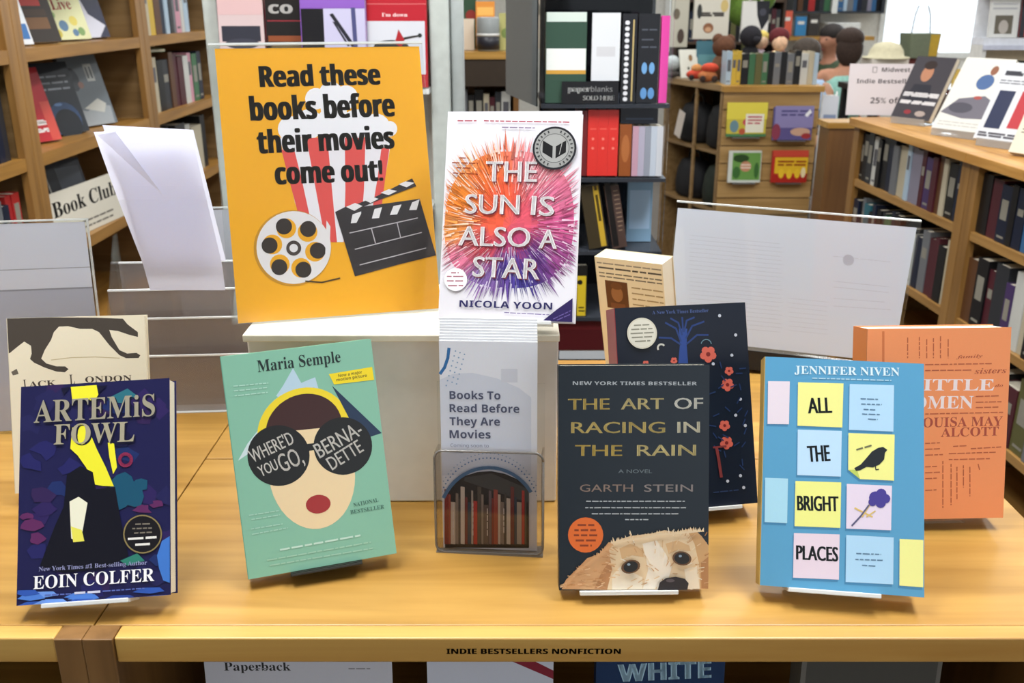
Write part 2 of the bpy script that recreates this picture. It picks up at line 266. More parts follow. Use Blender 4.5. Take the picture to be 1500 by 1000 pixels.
# printed covers: ink shapes in tenths of a millimetre from the middle of each cover foot
ART = {
 'teal': [
('p','86bda4',[-663,0,663,0,663,1994,-663,1994]),
('p','b9d3e3',[-234,1590,-167,1668,-58,1818,-2,1676,36,1688,125,1711,145,1591,-181,1552]),
('p','cfe0e4',[-628,1063,-528,1204,-426,1306,-408,1175,-516,1121]),
('p','f2d72a',[377,1230,379,1288,372,1345,356,1400,331,1452,298,1499,257,1540,210,1574,158,1601,101,1620,42,1630,-19,1632,-80,1625,-140,1610,-198,1587,-251,1556,-300,1519,-343,1476,-378,1427,-407,1375,-427,1320,-438,1264]),
('p','1f3350',[264,1617,659,1124,459,1089]),
('p','efd5a9',[375,850,372,769,359,691,337,617,306,548,268,488,223,436,172,396,117,366,59,349,-1,344,-60,352,-118,372,-173,404,-224,447,-270,500,-309,561,-340,629,-364,703,-378,780,-384,859,-381,938,-368,1014,-347,1087,-317,1154,-280,1214,-236,1265,-187,1307,-133,1337,-76,1356,-17,1362,42,1356,101,1337,157,1307,209,1265,255,1213,296,1152,328,1083,353,1009,369,930]),
('p','3c1c1a',[313,1241,315,1290,309,1337,295,1383,275,1426,247,1464,213,1499,174,1527,131,1550,84,1565,34,1574,-16,1576,-67,1570,-117,1558,-165,1538,-210,1513,-250,1482,-286,1446,-316,1406,-339,1362,-356,1317,-365,1269]),
('p','141414',[-8,1016,-16,973,-31,933,-52,897,-79,864,-111,835,-146,813,-185,796,-226,786,-268,783,-310,786,-352,796,-391,813,-428,835,-461,863,-489,895,-512,931,-529,971,-541,1012,-545,1054,-543,1097,-535,1138,-520,1178,-500,1214,-474,1247,-443,1275,-408,1298,-370,1315,-329,1325,-287,1329,-245,1327,-204,1317,-164,1301,-127,1279,-93,1252,-64,1220,-40,1183,-23,1144,-11,1102,-6,1059]),
('p','141414',[558,1019,550,978,535,940,515,904,489,872,458,845,424,823,386,807,346,798,305,794,264,797,224,807,185,823,150,844,117,871,90,902,67,937,50,975,40,1015,35,1056,37,1097,45,1137,59,1175,79,1210,104,1241,134,1268,168,1290,205,1307,245,1317,285,1321,327,1318,367,1309,406,1294,442,1273,475,1247,503,1215,526,1180,543,1142,555,1102,560,1060]),
('l','141414',6.37,[-42,1092,84,1089]),
('t', 'ece8e2', "WHERE'D", 'g', -50.3, 102.5, 40.1, 11.68, 17.8, 0.12),
('t', 'ece8e2', 'YOU', 'g', -44.7, 89.0, 16.6, 9.77, 16.8, 0.12),
('t', 'ece8e2', 'GO,', 'g', -26.0, 89.9, 21.2, 16.32, 15.9, 0.12),
('t', 'ece8e2', 'BERNA-', 'g', 8.0, 97.6, 44.6, 13.69, 21.7, 0.12),
('t', 'ece8e2', 'DETTE', 'g', 17.7, 85.2, 33.2, 12.29, 24.0, 0.12),
('p','a32a2a',[125,566,122,544,111,523,94,506,71,493,44,485,16,483,-13,486,-39,495,-62,509,-80,527,-91,548,-95,570,-92,592,-81,612,-64,629,-42,642,-15,650,13,653,42,649,68,640,92,626,109,609,121,588]),
('t', '1d2b2b', 'Maria Semple', 's', -36.4, 182.2, 73.4, 10.27, -0.2, 0),
('p','f4d91f',[249,1724,644,1739,647,1619,284,1624]),
('t', '5a4a10', 'Now a major', 'b', 33.1, 168.4, 21.7, 2.62, 2.1, 0),
('t', '5a4a10', 'motion picture', 'b', 31.0, 164.9, 27.7, 2.62, 1.4, 0),
('t', '3f6a5c', 'NATIONAL', 's', 32.6, 49.0, 23.0, 3.62, 3.2, 0),
('t', '3f6a5c', 'BESTSELLER', 's', 29.0, 42.9, 31.0, 3.52, 0.6, 0),
('b','b4dccb',0.91,[-588,1724,-548,1722,-539,1722,-486,1720,-477,1720,-457,1719,-447,1719,-413,1718,-404,1718,-377,1717,-368,1716,-343,1716,-334,1715,-305,1714,-296,1714,-287,1714,-588,1682,-550,1681,-541,1681,-496,1679,-487,1679,-447,1678,-438,1678,-386,1676,-376,1676,-347,1675,-337,1675,-303,1674,-587,1638,-566,1637,-557,1637,-506,1636,-496,1636,-457,1635,-448,1635,-401,1634,-392,1634,-365,1633,-356,1633,-327,1632,-317,1632,-303,1632]),
('b','aad4c2',0.91,[-594,568,-554,567,-545,567,-523,567,-514,567,-468,567,-459,567,-419,567,-409,567,-369,567,-360,567,-335,566,-577,527,-547,527,-538,527,-489,527,-480,527,-446,527,-436,527,-404,527,-394,527,-345,528,-335,528,-328,528,-591,443,-565,443,-556,443,-512,443,-503,443,-474,443,-465,443,-408,443,-398,443,-338,443,-328,443,-316,443,-588,395,-529,396,-519,397,-496,397,-486,397,-443,398,-433,398,-410,398,-401,398,-361,399,-351,399,-326,400,-317,400,-291,400,-281,400,-275,400]),
('b','c4e2d4',1.67,[-366,215,-281,216,-264,216,-165,217,-147,217,-84,218,-67,218,16,219,34,219,151,221,169,221,287,222,305,222,355,223]),
('b','9fcbb4',1.22,[-488,143,-401,143,-388,143,-327,143,-314,143,-226,143,-213,143,-140,143,-128,143,-56,144,-43,144,-2,144,11,144,102,144,115,144,143,144,156,144,200,144,213,144,269,144,282,144,361,145,374,145,415,145,428,145,441,145,-472,92,-383,92,-371,92,-333,91,-321,91,-256,91,-243,91,-215,91,-203,91,-151,90,-138,90,-108,90,-95,90,-7,89,6,89,62,89,75,89,164,88,177,88,256,87,269,87,354,87,367,87,406,86,419,86,452,86]),
 ],
 'dog': [
('p','14202b',[-652,0,652,0,652,1970,-652,1970]),
('t', 'aeb3b8', 'NEW YORK TIMES BESTSELLER', 'b', -53.5, 180.4, 107.8, 3.1, -0.6, 0),
('t', 'dcc06c', 'THE', 'g', -57.4, 158.9, 35.6, 9.5, 0.0, 0.25),
('t', 'e0cf94', 'ART', 'g', -11.5, 158.8, 36.9, 9.5, 0.0, 0.25),
('t', 'ece9de', 'OF', 'g', 34.9, 158.7, 24.6, 9.5, 0.2, 0.25),
('t', 'dcc478', 'RACING', 'g', -54.7, 138.5, 81.2, 9.6, -0.4, 0.25),
('t', 'e6dfc4', 'IN', 'g', 37.7, 137.9, 19.1, 9.5, 0.3, 0.25),
('t', 'd9bb62', 'THE', 'g', -51.4, 118.5, 40.5, 9.6, -0.6, 0.25),
('t', 'e2d193', 'RAIN', 'g', 2.5, 118.0, 51.0, 9.6, -0.2, 0.25),
('t', '6f7a80', 'A NOVEL', 'g', -14.0, 103.2, 29.5, 3.1, -0.6, 0),
('t', '8a7468', 'GARTH', 'g', -47.5, 87.2, 46.2, 6.2, -0.6, 0),
('t', '8a7f7c', 'STEIN', 'g', 8.5, 86.6, 42.7, 6.2, -0.5, 0),
('b','b9bec2',0.94,[-420,787,-378,786,-368,786,-312,785,-302,785,-281,785,-271,785,-236,785,-226,785,-198,784,-188,784,-162,784,-152,784,-122,783,-112,783,-74,783,-65,783,-24,782,-14,782,33,782,43,782,85,781,95,781,149,781,159,781,190,780,200,780,264,779,274,779,296,779,306,779,360,778,370,778,412,778,422,778,442,778,-428,730,-400,730,-390,730,-360,729,-350,729,-290,729,-280,729,-211,728,-201,728,-165,727,-155,727,-100,727,-90,727,-26,726,-16,726,49,725,58,725,84,725,93,725,116,724,126,724,156,724,165,724,230,723,240,723,265,723,275,723,317,722,327,722,395,721,405,721,452,721,-372,676,-317,675,-307,675,-271,675,-261,675,-206,674,-196,674,-134,673,-125,673,-103,673,-93,673,-35,672,-25,672,44,671,54,671,112,671,122,670,157,670,167,670,227,669,236,669,263,669,272,669,316,668,325,668,386,668,-80,622,-45,621,-35,621,0,621,10,621,37,620,47,620,69,620,79,620,122,619]),
('p','e66f2c',[-271,488,-277,447,-292,410,-317,378,-349,353,-386,338,-426,333,-466,339,-503,355,-535,380,-559,413,-575,450,-580,491,-574,531,-559,569,-534,601,-502,625,-465,640,-425,645,-385,639,-348,623,-316,598,-292,566,-277,528]),
('b','8c3a18',1.69,[-496,578,-421,577,-403,577,-350,576,-524,533,-486,532,-468,532,-404,532,-386,531,-335,531,-529,488,-483,487,-466,487,-411,486,-394,486,-325,485,-513,442,-440,441,-422,441,-337,440,-476,396,-401,395,-384,395,-372,395]),
('p','d8a777',[-637,11,-598,96,-505,186,-412,284,-308,320,-224,424,-167,410,-153,267,-195,125,-221,0]),
('p','c08a5c',[-350,13,-288,155,-209,268,-187,125,-221,0]),
('p','ecd1aa',[-238,0,-195,182,-221,353,-167,432,-35,476,156,497,263,524,358,506,465,530,550,464,607,344,642,195,652,0]),
('p','d3a672',[460,528,516,538,590,469,652,383,652,0,581,1,568,230,528,402]),
('p','b98454',[585,230,652,286,652,0,592,1]),
('p','f6ead8',[72,407,198,434,275,319,331,199,276,5,73,0,123,178]),
('p','dfb685',[-131,367,-35,408,72,364,83,287,-18,305,-108,272]),
('p','dfb685',[274,405,381,432,483,385,495,334,387,352,303,313]),
('p','f3e4cc',[-195,125,-119,210,72,108,73,0,-195,0]),
('p','f3e4cc',[439,175,552,202,575,0,468,0]),
('l','c48e5c',0.79,[-591,54,-623,52]),
('l','dcb88c',0.79,[483,426,498,465]),
('l','e0b484',0.79,[-397,41,-426,48]),
('l','dcb88c',0.79,[106,57,62,44]),
('l','f2dfc0',0.79,[566,184,615,191]),
('l','f6ead6',0.79,[563,98,594,83]),
('l','cfa274',0.79,[4,396,-18,454]),
('l','cf9c6a',0.79,[-302,50,-355,61]),
('l','e0b484',0.79,[-405,137,-438,140]),
('l','c2905e',0.79,[611,36,649,30]),
('l','b27e50',0.79,[619,471,638,503]),
('l','f2dfc0',0.79,[231,379,221,410]),
('l','cfa274',0.79,[-166,264,-215,290]),
('l','dcb88c',0.79,[362,261,383,316]),
('l','cfa274',0.79,[-54,256,-87,268]),
('l','c48e5c',0.79,[-316,90,-363,84]),
('l','e8c49a',0.79,[-186,175,-219,169]),
('l','c48e5c',0.79,[-432,90,-466,88]),
('l','e6c79c',0.79,[65,356,28,383]),
('l','f2dfc0',0.79,[402,480,428,510]),
('l','dcb88c',0.79,[335,367,338,426]),
('l','d2a678',0.79,[613,50,652,59]),
('l','cfa274',0.79,[339,139,379,137]),
('l','d2a678',0.79,[593,237,630,237]),
('l','e6c79c',0.79,[23,100,-28,76]),
('l','cfa274',0.79,[335,97,362,85]),
('l','cfa274',0.79,[536,218,574,216]),
('l','e0b484',0.79,[-239,298,-277,304]),
('l','cf9c6a',0.79,[-253,25,-289,32]),
('l','c48e5c',0.79,[-300,101,-341,100]),
('l','dcb88c',0.79,[493,454,533,486]),
('l','cfa274',0.79,[317,205,354,245]),
('l','dcb88c',0.79,[114,270,90,308]),
('l','cfa274',0.79,[81,324,67,369]),
('l','e6c79c',0.79,[306,321,317,349]),
('l','f6ead6',0.79,[240,302,228,343]),
('l','f6ead6',0.79,[121,64,89,52]),
('l','f2dfc0',0.79,[367,325,388,351]),
('l','e6c79c',0.79,[-17,283,-71,298]),
('l','e8c49a',0.79,[-183,283,-237,310]),
('l','e0b484',0.79,[-426,81,-455,89]),
('l','f2dfc0',0.79,[340,474,346,532]),
('l','f2dfc0',0.79,[510,351,532,374]),
('l','f6ead6',0.79,[-1,415,-18,461]),
('l','cf9c6a',0.79,[-505,152,-546,148]),
('l','e8c49a',0.79,[-195,228,-230,230]),
('l','cf9c6a',0.79,[-462,140,-493,135]),
('l','e6c79c',0.79,[551,385,580,404]),
('l','e8c49a',0.79,[-597,68,-629,54]),
('l','cf9c6a',0.79,[-543,55,-598,41]),
('l','e6c79c',0.79,[197,23,187,0]),
('l','e0b484',0.79,[-185,350,-218,366]),
('l','f6ead6',0.79,[307,490,294,549]),
('l','cf9c6a',0.79,[-490,149,-532,168]),
('l','cfa274',0.79,[265,57,269,24]),
('l','e8c49a',0.79,[-388,137,-417,138]),
('l','dcb88c',0.79,[554,170,594,160]),
('l','cfa274',0.79,[139,202,106,215]),
('l','f2dfc0',0.79,[-25,484,-41,524]),
('l','cfa274',0.79,[277,207,301,249]),
('l','cf9c6a',0.79,[-200,175,-257,194]),
('l','dcb88c',0.79,[83,94,36,65]),
('l','cfa274',0.79,[247,91,260,51]),
('l','cfa274',0.79,[172,165,140,206]),
('l','f6ead6',0.79,[351,274,376,300]),
('l','e6c79c',0.79,[161,211,131,228]),
('l','e0b484',0.79,[-523,123,-584,131]),
('l','cf9c6a',0.79,[-174,208,-216,224]),
('l','d2a678',0.79,[601,387,633,412]),
('l','cf9c6a',0.79,[-451,65,-480,72]),
('l','cf9c6a',0.79,[-250,153,-294,173]),
('l','e0b484',0.79,[-287,92,-335,92]),
('l','b27e50',0.79,[618,296,652,315]),
('l','f6ead6',0.79,[476,8,508,0]),
('l','f6ead6',0.79,[410,219,439,235]),
('l','dcb88c',0.79,[293,247,302,291]),
('l','cf9c6a',0.79,[-369,29,-424,30]),
('l','cfa274',0.79,[45,189,-3,186]),
('l','cfa274',0.79,[465,412,513,442]),
('l','c48e5c',0.79,[-264,109,-311,100]),
('l','e0b484',0.79,[-327,74,-362,66]),
('l','cf9c6a',0.79,[-358,101,-416,94]),
('l','cfa274',0.79,[48,204,16,238]),
('l','e6c79c',0.79,[553,141,606,163]),
('l','e8c49a',0.79,[-598,34,-626,25]),
('l','e6c79c',0.79,[520,196,560,220]),
('l','e6c79c',0.79,[41,449,27,483]),
('l','f6ead6',0.79,[-74,166,-133,166]),
('l','e8c49a',0.79,[-595,58,-648,30]),
('l','dcb88c',0.79,[-17,39,-61,9]),
('l','dcb88c',0.79,[-163,230,-211,228]),
('l','e6c79c',0.79,[127,90,99,80]),
('l','cf9c6a',0.79,[-264,150,-314,157]),
('l','e6c79c',0.79,[179,324,183,360]),
('l','e8c49a',0.79,[-167,113,-223,115]),
('l','cfa274',0.79,[-162,314,-216,326]),
('l','cfa274',0.79,[112,64,83,50]),
('l','f6ead6',0.79,[-11,132,-51,118]),
('l','e8c49a',0.79,[-462,58,-496,57]),
('l','f6ead6',0.79,[365,305,415,339]),
('l','dcb88c',0.79,[506,245,544,286]),
('l','cfa274',0.79,[19,334,0,369]),
('l','cf9c6a',0.79,[-309,299,-350,307]),
('l','cf9c6a',0.79,[-404,205,-454,222]),
('l','cfa274',0.79,[210,170,179,193]),
('l','cf9c6a',0.79,[-218,254,-249,269]),
('l','cf9c6a',0.79,[-306,33,-363,46]),
('l','e0b484',0.79,[-595,46,-644,54]),
('l','e6c79c',0.79,[361,93,390,94]),
('l','cfa274',0.79,[184,394,176,432]),
('l','f2dfc0',0.79,[480,164,526,180]),
('l','e8c49a',0.79,[-276,50,-325,24]),
('l','cf9c6a',0.79,[-211,326,-252,349]),
('l','e8c49a',0.79,[-204,239,-232,244]),
('l','dcb88c',0.79,[-145,373,-178,380]),
('l','e6c79c',0.79,[406,7,429,0]),
('l','e6c79c',0.79,[219,119,174,98]),
('l','e6c79c',0.79,[363,405,390,458]),
('l','e6c79c',0.79,[-129,133,-167,142]),
('l','f2dfc0',0.79,[252,286,261,336]),
('l','e8c49a',0.79,[-603,41,-652,44]),
('l','cfa274',0.79,[-145,341,-189,380]),
('l','cf9c6a',0.79,[-327,175,-355,167]),
('l','f6ead6',0.79,[4,239,-21,257]),
('l','cf9c6a',0.79,[-520,80,-557,84]),
('l','f2dfc0',0.79,[270,484,272,515]),
('l','f6ead6',0.79,[-66,255,-121,279]),
('l','f2dfc0',0.79,[130,242,103,292]),
('l','cfa274',0.79,[441,475,452,504]),
('l','cf9c6a',0.79,[-272,76,-300,83]),
('l','c48e5c',0.79,[-231,295,-280,297]),
('l','dcb88c',0.79,[447,61,476,41]),
('l','f2dfc0',0.79,[151,200,119,216]),
('l','cf9c6a',0.79,[-434,155,-476,164]),
('l','f6ead6',0.79,[193,165,146,203]),
('l','cfa274',0.79,[469,454,492,478]),
('l','e8c49a',0.79,[-391,197,-433,187]),
('l','dcb88c',0.79,[-50,419,-85,464]),
('l','dcb88c',0.79,[245,380,246,440]),
('l','e8c49a',0.79,[-262,71,-290,59]),
('l','c48e5c',0.79,[-227,237,-286,229]),
('l','dcb88c',0.79,[-25,475,-47,510]),
('l','c48e5c',0.79,[-522,53,-558,51]),
('l','e6c79c',0.79,[-139,176,-181,177]),
('l','e8c49a',0.79,[-222,243,-253,250]),
('l','e8c49a',0.79,[-452,190,-498,199]),
('l','f6ead6',0.79,[467,217,503,236]),
('l','e0b484',0.79,[-174,219,-224,236]),
('l','f6ead6',0.79,[267,196,280,237]),
('l','cf9c6a',0.79,[-438,50,-488,37]),
('p','ecd3ae',[-209,416,-206,448,-181,415]),
('p','ecd3ae',[-191,419,-192,474,-163,418]),
('p','ecd3ae',[-173,421,-150,471,-145,421]),
('p','ecd3ae',[-155,424,-138,473,-126,424]),
('p','ecd3ae',[-136,427,-118,463,-108,426]),
('p','ecd3ae',[-118,430,-112,473,-90,429]),
('p','ecd3ae',[-100,432,-74,466,-72,432]),
('p','ecd3ae',[-81,435,-84,492,-53,435]),
('p','ecd3ae',[-63,438,-37,484,-35,438]),
('p','ecd3ae',[-45,441,-39,490,-17,440]),
('p','ecd3ae',[-26,443,-27,472,2,443]),
('p','ecd3ae',[-8,446,10,477,20,446]),
('p','ecd3ae',[10,449,29,502,38,449]),
('p','ecd3ae',[28,452,32,482,57,451]),
('p','ecd3ae',[47,454,75,489,75,454]),
('p','ecd3ae',[65,457,66,498,93,457]),
('p','ecd3ae',[83,460,92,506,111,460]),
('p','ecd3ae',[102,463,117,511,130,462]),
('p','ecd3ae',[120,465,126,499,148,465]),
('p','ecd3ae',[138,468,152,516,166,468]),
('p','ecd3ae',[157,476,171,512,185,475]),
('p','ecd3ae',[175,477,197,531,203,477]),
('p','ecd3ae',[193,479,197,528,221,479]),
('p','ecd3ae',[212,481,216,536,240,480]),
('p','ecd3ae',[230,482,231,523,258,482]),
('p','ecd3ae',[248,484,247,531,276,484]),
('p','ecd3ae',[267,486,276,531,295,485]),
('p','ecd3ae',[285,487,290,521,313,487]),
('p','ecd3ae',[303,489,332,523,331,489]),
('p','ecd3ae',[321,491,329,533,350,490]),
('p','ecd3ae',[340,492,360,523,368,492]),
('p','ecd3ae',[358,494,384,541,386,494]),
('p','ecd3ae',[376,495,404,530,405,495]),
('p','ecd3ae',[395,497,403,534,423,497]),
('p','ecd3ae',[413,499,415,550,441,498]),
('p','ecd3ae',[431,500,446,549,460,500]),
('p','ecd3ae',[450,502,472,549,478,502]),
('p','ecd3ae',[468,504,485,555,496,503]),
('p','ecd3ae',[486,505,487,558,515,505]),
('p','ecd3ae',[505,507,516,560,533,507]),
('p','ecd3ae',[523,509,533,554,551,508]),
('p','ecd3ae',[541,510,555,547,570,510]),
('p','ecd3ae',[560,512,566,556,588,512]),
('p','ecd3ae',[578,514,604,551,606,513]),
('p','d8a777',[-629,17,-624,59,-604,22]),
('p','d8a777',[-610,40,-616,83,-585,45]),
('p','d8a777',[-592,63,-593,99,-567,68]),
('p','d8a777',[-574,86,-575,132,-548,91]),
('p','d8a777',[-555,109,-552,150,-530,114]),
('p','d8a777',[-537,132,-533,166,-512,137]),
('p','d8a777',[-519,155,-519,189,-493,161]),
('p','d8a777',[-500,175,-509,216,-475,180]),
('p','d8a777',[-482,189,-492,227,-456,194]),
('p','d8a777',[-463,202,-473,232,-438,208]),
('p','d8a777',[-445,216,-442,254,-420,222]),
('p','d8a777',[-427,230,-431,264,-401,235]),
('p','d8a777',[-408,244,-411,271,-383,249]),
('p','d8a777',[-390,257,-388,302,-365,263]),
('p','d8a777',[-372,271,-368,312,-346,276]),
('p','d8a777',[-353,285,-359,324,-328,290]),
('p','d8a777',[-335,298,-334,340,-310,304]),
('p','d8a777',[-317,312,-327,341,-291,318]),
('p','d8a777',[-298,326,-304,365,-273,331]),
('p','d8a777',[-280,340,-288,381,-255,345]),
('p','d8a777',[-262,353,-264,396,-236,359]),
('p','d8a777',[-243,367,-255,398,-218,372]),
('p','d8a777',[-225,381,-239,408,-200,386]),
('p','d8a777',[-207,394,-218,433,-181,400]),
('p','6a4a30',[47,233,47,214,40,195,25,177,5,163,-20,154,-46,150,-70,152,-92,160,-108,174,-117,190,-117,209,-110,229,-95,246,-75,260,-50,270,-24,273,1,271,22,263,38,250]),
('p','22201f',[28,228,28,213,23,197,12,183,-4,172,-23,165,-42,162,-62,164,-78,171,-91,182,-97,195,-98,211,-93,226,-82,240,-66,251,-47,259,-27,261,-8,259,8,252,21,242]),
('p','8fa3b5',[-38,232,-40,225,-48,221,-56,221,-63,225,-66,232,-63,239,-56,243,-48,243,-40,238]),
('p','6a4a30',[496,265,489,246,474,231,453,221,429,217,402,219,377,227,355,240,339,257,330,277,330,296,337,315,352,330,372,340,397,344,423,342,449,334,470,321,487,304,496,285]),
('p','22201f',[480,268,474,253,462,241,445,232,425,229,404,230,384,236,367,247,354,261,347,277,346,293,352,308,364,320,381,329,401,332,422,331,442,325,459,314,472,300,479,284]),
('p','8fa3b5',[413,300,410,294,403,290,394,290,387,294,385,301,387,307,394,312,403,311,410,307]),
('p','2c2526',[202,0,219,69,275,108,360,118,439,100,473,60,462,0]),
('p','5a5054',[352,84,346,77,332,72,312,70,292,73,278,78,273,85,278,92,292,97,312,99,332,97,346,91]),
 ],
 'burst': [
('p','e2dfe6',[-671,0,671,0,671,2092,-671,2092]),
('burst',[4,951],[-34,1851],[766,1007],[37,182],[-805,990],[([-492,1572],'f0a060'),([-525,1234],'f08a34'),([-582,896],'ee9a50'),([-269,1452],'ee7438'),([-92,1237],'ea5a3c'),([-153,997],'ea5e40'),([253,1526],'e8909c'),([407,1217],'e2789c'),([513,910],'d05a90'),([154,1048],'e0586a'),([48,761],'b84474'),([-260,709],'d4505c'),([-543,585],'dc7a98'),([-12,500],'54409a'),([290,600],'6a3c8c'),([-270,400],'8a6cb0'),([475,673],'a04c8c'),([159,361],'4a4098')]),
('t', '8a4050', 'THE', 'g', -24.9, 136.8, 50.4, 20.22, -0.2, 0.3),
('t', 'f7f3f4', 'THE', 'g', -26.1, 138.0, 50.4, 20.22, -0.2, 0.45),
('t', '8a4050', 'SUN', 'g', -44.4, 104.6, 53.9, 19.22, -0.6, 0.3),
('t', 'f7f3f4', 'SUN', 'g', -45.6, 105.8, 53.9, 19.22, -0.6, 0.45),
('t', '8a4050', 'IS', 'g', 21.9, 103.7, 21.9, 19.02, -2.6, 0.3),
('t', 'f7f3f4', 'IS', 'g', 20.6, 104.8, 22.0, 19.01, -2.3, 0.45),
('t', '8a4050', 'ALSO', 'g', -49.4, 72.4, 70.9, 19.02, -0.4, 0.3),
('t', 'f7f3f4', 'ALSO', 'g', -50.6, 73.6, 70.9, 19.12, -0.5, 0.45),
('t', '8a4050', 'A', 'g', 31.0, 70.8, 16.9, 18.41, -1.4, 0.3),
('t', 'f7f3f4', 'A', 'g', 29.7, 72.0, 17.0, 18.41, -1.3, 0.45),
('t', '8a4050', 'STAR', 'g', -33.8, 41.7, 65.8, 19.82, -1.5, 0.3),
('t', 'f7f3f4', 'STAR', 'g', -35.0, 42.9, 65.7, 19.92, -1.5, 0.45),
('t', '2c2a5c', 'NICOLA YOON', 'b', -46.8, 12.5, 91.8, 6.61, -0.3, 0),
('b','a83a4a',1.12,[-573,1994,-515,1993,-501,1993,-423,1993,-409,1993,-380,1993,-305,1993,-256,1991,-242,1991,-203,1990,-190,1990,-155,1989,-141,1989,-100,1988,-86,1988,-34,1987,-21,1986,35,1985,48,1985,113,1984,127,1983,183,1982,197,1982,271,1980,284,1980,326,1979,340,1979,426,1977,440,1977,470,1976,483,1976,548,1974]),
('b','8a7a94',1.12,[-121,1926,-55,1924,-42,1924,34,1922,48,1922,96,1921,109,1920,172,1919,186,1918,209,1918]),
('b','7a6a9a',0.84,[-18,80,30,79,40,78,97,77,107,77,142,76,152,76,198,74,208,74,273,73,283,72,348,71,358,70,385,70,395,69,426,69,436,68,440,68]),
('b','8c3c1c',1.26,[-538,1616,-472,1614,-456,1614,-446,1614,-609,1567,-534,1565,-518,1565,-452,1563,-437,1563,-372,1561,-357,1561,-346,1561,-562,1516,-514,1515,-499,1514,-419,1512,-596,1463,-541,1460,-525,1460,-472,1458,-457,1457,-377,1453,-362,1453,-341,1452]),
('p','f1edf2',[-402,397,-404,368,-414,340,-432,316,-455,297,-482,285,-511,281,-541,284,-570,295,-595,312,-614,336,-627,363,-633,392,-630,422,-620,450,-602,474,-579,493,-552,505,-522,509,-492,506,-464,495,-439,477,-420,454,-407,427]),
('b','a05a6a',1.26,[-566,460,-516,461,-501,462,-489,462,-607,424,-559,425,-544,425,-442,427,-605,379,-536,380,-521,380,-442,382,-591,331,-500,333,-485,334,-439,335]),
('p','2f2458',[361,8,496,123,645,236,649,4]),
('b','6a5a98',0.84,[465,29,507,51,516,56,565,81,574,85,605,101,613,106,631,115,500,19,558,46,567,50,625,77]),
('p','ece9f0',[-671,2092,-671,2092,-671,2092]),
 ],
 'navy': [
('p','1b1b48',[-637,0,637,0,637,1863,-637,1863]),
('p','22225c',[-244,319,-246,254,-332,265,-371,266,-439,332,-431,412,-334,416,-243,374]),
('p','212150',[-21,611,-50,581,-155,533,-232,601,-213,624,-240,691,-157,683,-115,679]),
('p','212150',[-471,1521,-493,1437,-564,1479,-626,1469,-637,1532,-637,1591,-567,1617,-510,1563]),
('p','1c2c60',[377,1212,322,1138,259,1162,147,1181,178,1224,169,1263,258,1291,314,1249]),
('p','15153a',[531,173,465,112,406,111,346,152,299,189,333,263,405,268,508,213]),
('p','22225c',[37,1257,-49,1226,-92,1182,-173,1243,-189,1272,-149,1321,-94,1339,-12,1307]),
('p','212150',[-332,1715,-382,1672,-455,1643,-534,1652,-509,1726,-525,1759,-458,1799,-354,1804]),
('p','2c2056',[602,1605,637,1572,547,1493,509,1545,496,1612,481,1666,547,1694,607,1630]),
('p','15153a',[-39,1707,-30,1659,-108,1675,-203,1670,-219,1718,-168,1767,-109,1766,-56,1756]),
('p','2c2056',[519,829,502,767,455,772,354,802,334,841,392,902,455,944,524,874]),
('p','212150',[-125,1556,-126,1503,-195,1470,-260,1529,-289,1566,-248,1620,-197,1648,-102,1600]),
('p','15153a',[225,901,184,872,116,870,40,861,8,915,46,948,115,1010,170,962]),
('p','30204e',[480,1528,467,1466,407,1470,363,1480,346,1536,340,1574,407,1650,465,1569]),
('p','1c2c60',[-172,932,-231,875,-286,902,-366,902,-418,948,-366,1019,-288,1023,-254,977]),
('p','15153a',[313,907,295,855,183,845,77,859,113,920,96,959,183,980,284,958]),
('p','2c2056',[-139,295,-171,267,-236,224,-305,222,-333,308,-346,393,-238,360,-168,323]),
('p','30204e',[133,146,122,72,72,79,32,112,-70,160,7,235,71,193,103,214]),
('p','2c2056',[-394,706,-413,669,-461,627,-520,659,-551,716,-547,768,-463,751,-370,772]),
('p','30204e',[-267,1824,-275,1783,-365,1787,-426,1792,-424,1834,-415,1863,-367,1863,-284,1863]),
('p','22225c',[-335,1294,-350,1249,-419,1200,-460,1261,-566,1309,-477,1367,-422,1378,-331,1331]),
('p','212150',[39,734,-13,704,-70,706,-158,716,-116,745,-136,782,-71,815,6,771]),
('p','15153a',[170,412,160,385,120,366,44,370,21,422,60,474,119,492,177,438]),
('p','22225c',[-408,440,-430,378,-466,380,-527,378,-569,451,-528,492,-469,514,-412,493]),
('p','212150',[213,1093,194,1040,146,1020,75,1067,98,1100,89,1165,145,1176,196,1138]),
('p','212150',[-140,1750,-163,1682,-268,1683,-332,1733,-386,1765,-328,1802,-271,1853,-210,1800]),
('p','2c2056',[637,476,637,431,601,390,546,413,529,487,538,543,601,530,637,547]),
('p','22225c',[-74,1112,-122,1054,-218,1084,-277,1072,-322,1128,-269,1159,-220,1220,-148,1174]),
('p','2c2056',[266,863,277,808,185,818,99,835,136,872,137,914,184,971,269,901]),
('p','2c2056',[-317,782,-366,743,-400,736,-470,728,-533,796,-474,831,-402,884,-352,818]),
('p','30204e',[136,1621,152,1579,44,1560,-29,1602,-62,1634,-15,1683,43,1737,105,1668]),
('p','212150',[-338,1731,-352,1681,-402,1607,-487,1696,-506,1742,-473,1779,-405,1830,-359,1811]),
('p','2c2056',[504,1658,474,1627,424,1589,353,1606,285,1671,360,1735,424,1786,492,1702]),
('p','1c2c60',[265,1623,271,1576,163,1575,115,1598,36,1637,113,1701,162,1723,245,1662]),
('p','15153a',[-137,324,-180,290,-240,243,-313,312,-319,337,-317,374,-242,394,-179,401]),
('p','22225c',[68,82,78,29,-29,18,-101,48,-107,94,-112,128,-30,175,52,143]),
('p','30204e',[109,902,79,868,37,817,-65,841,-100,916,-43,959,35,1012,99,943]),
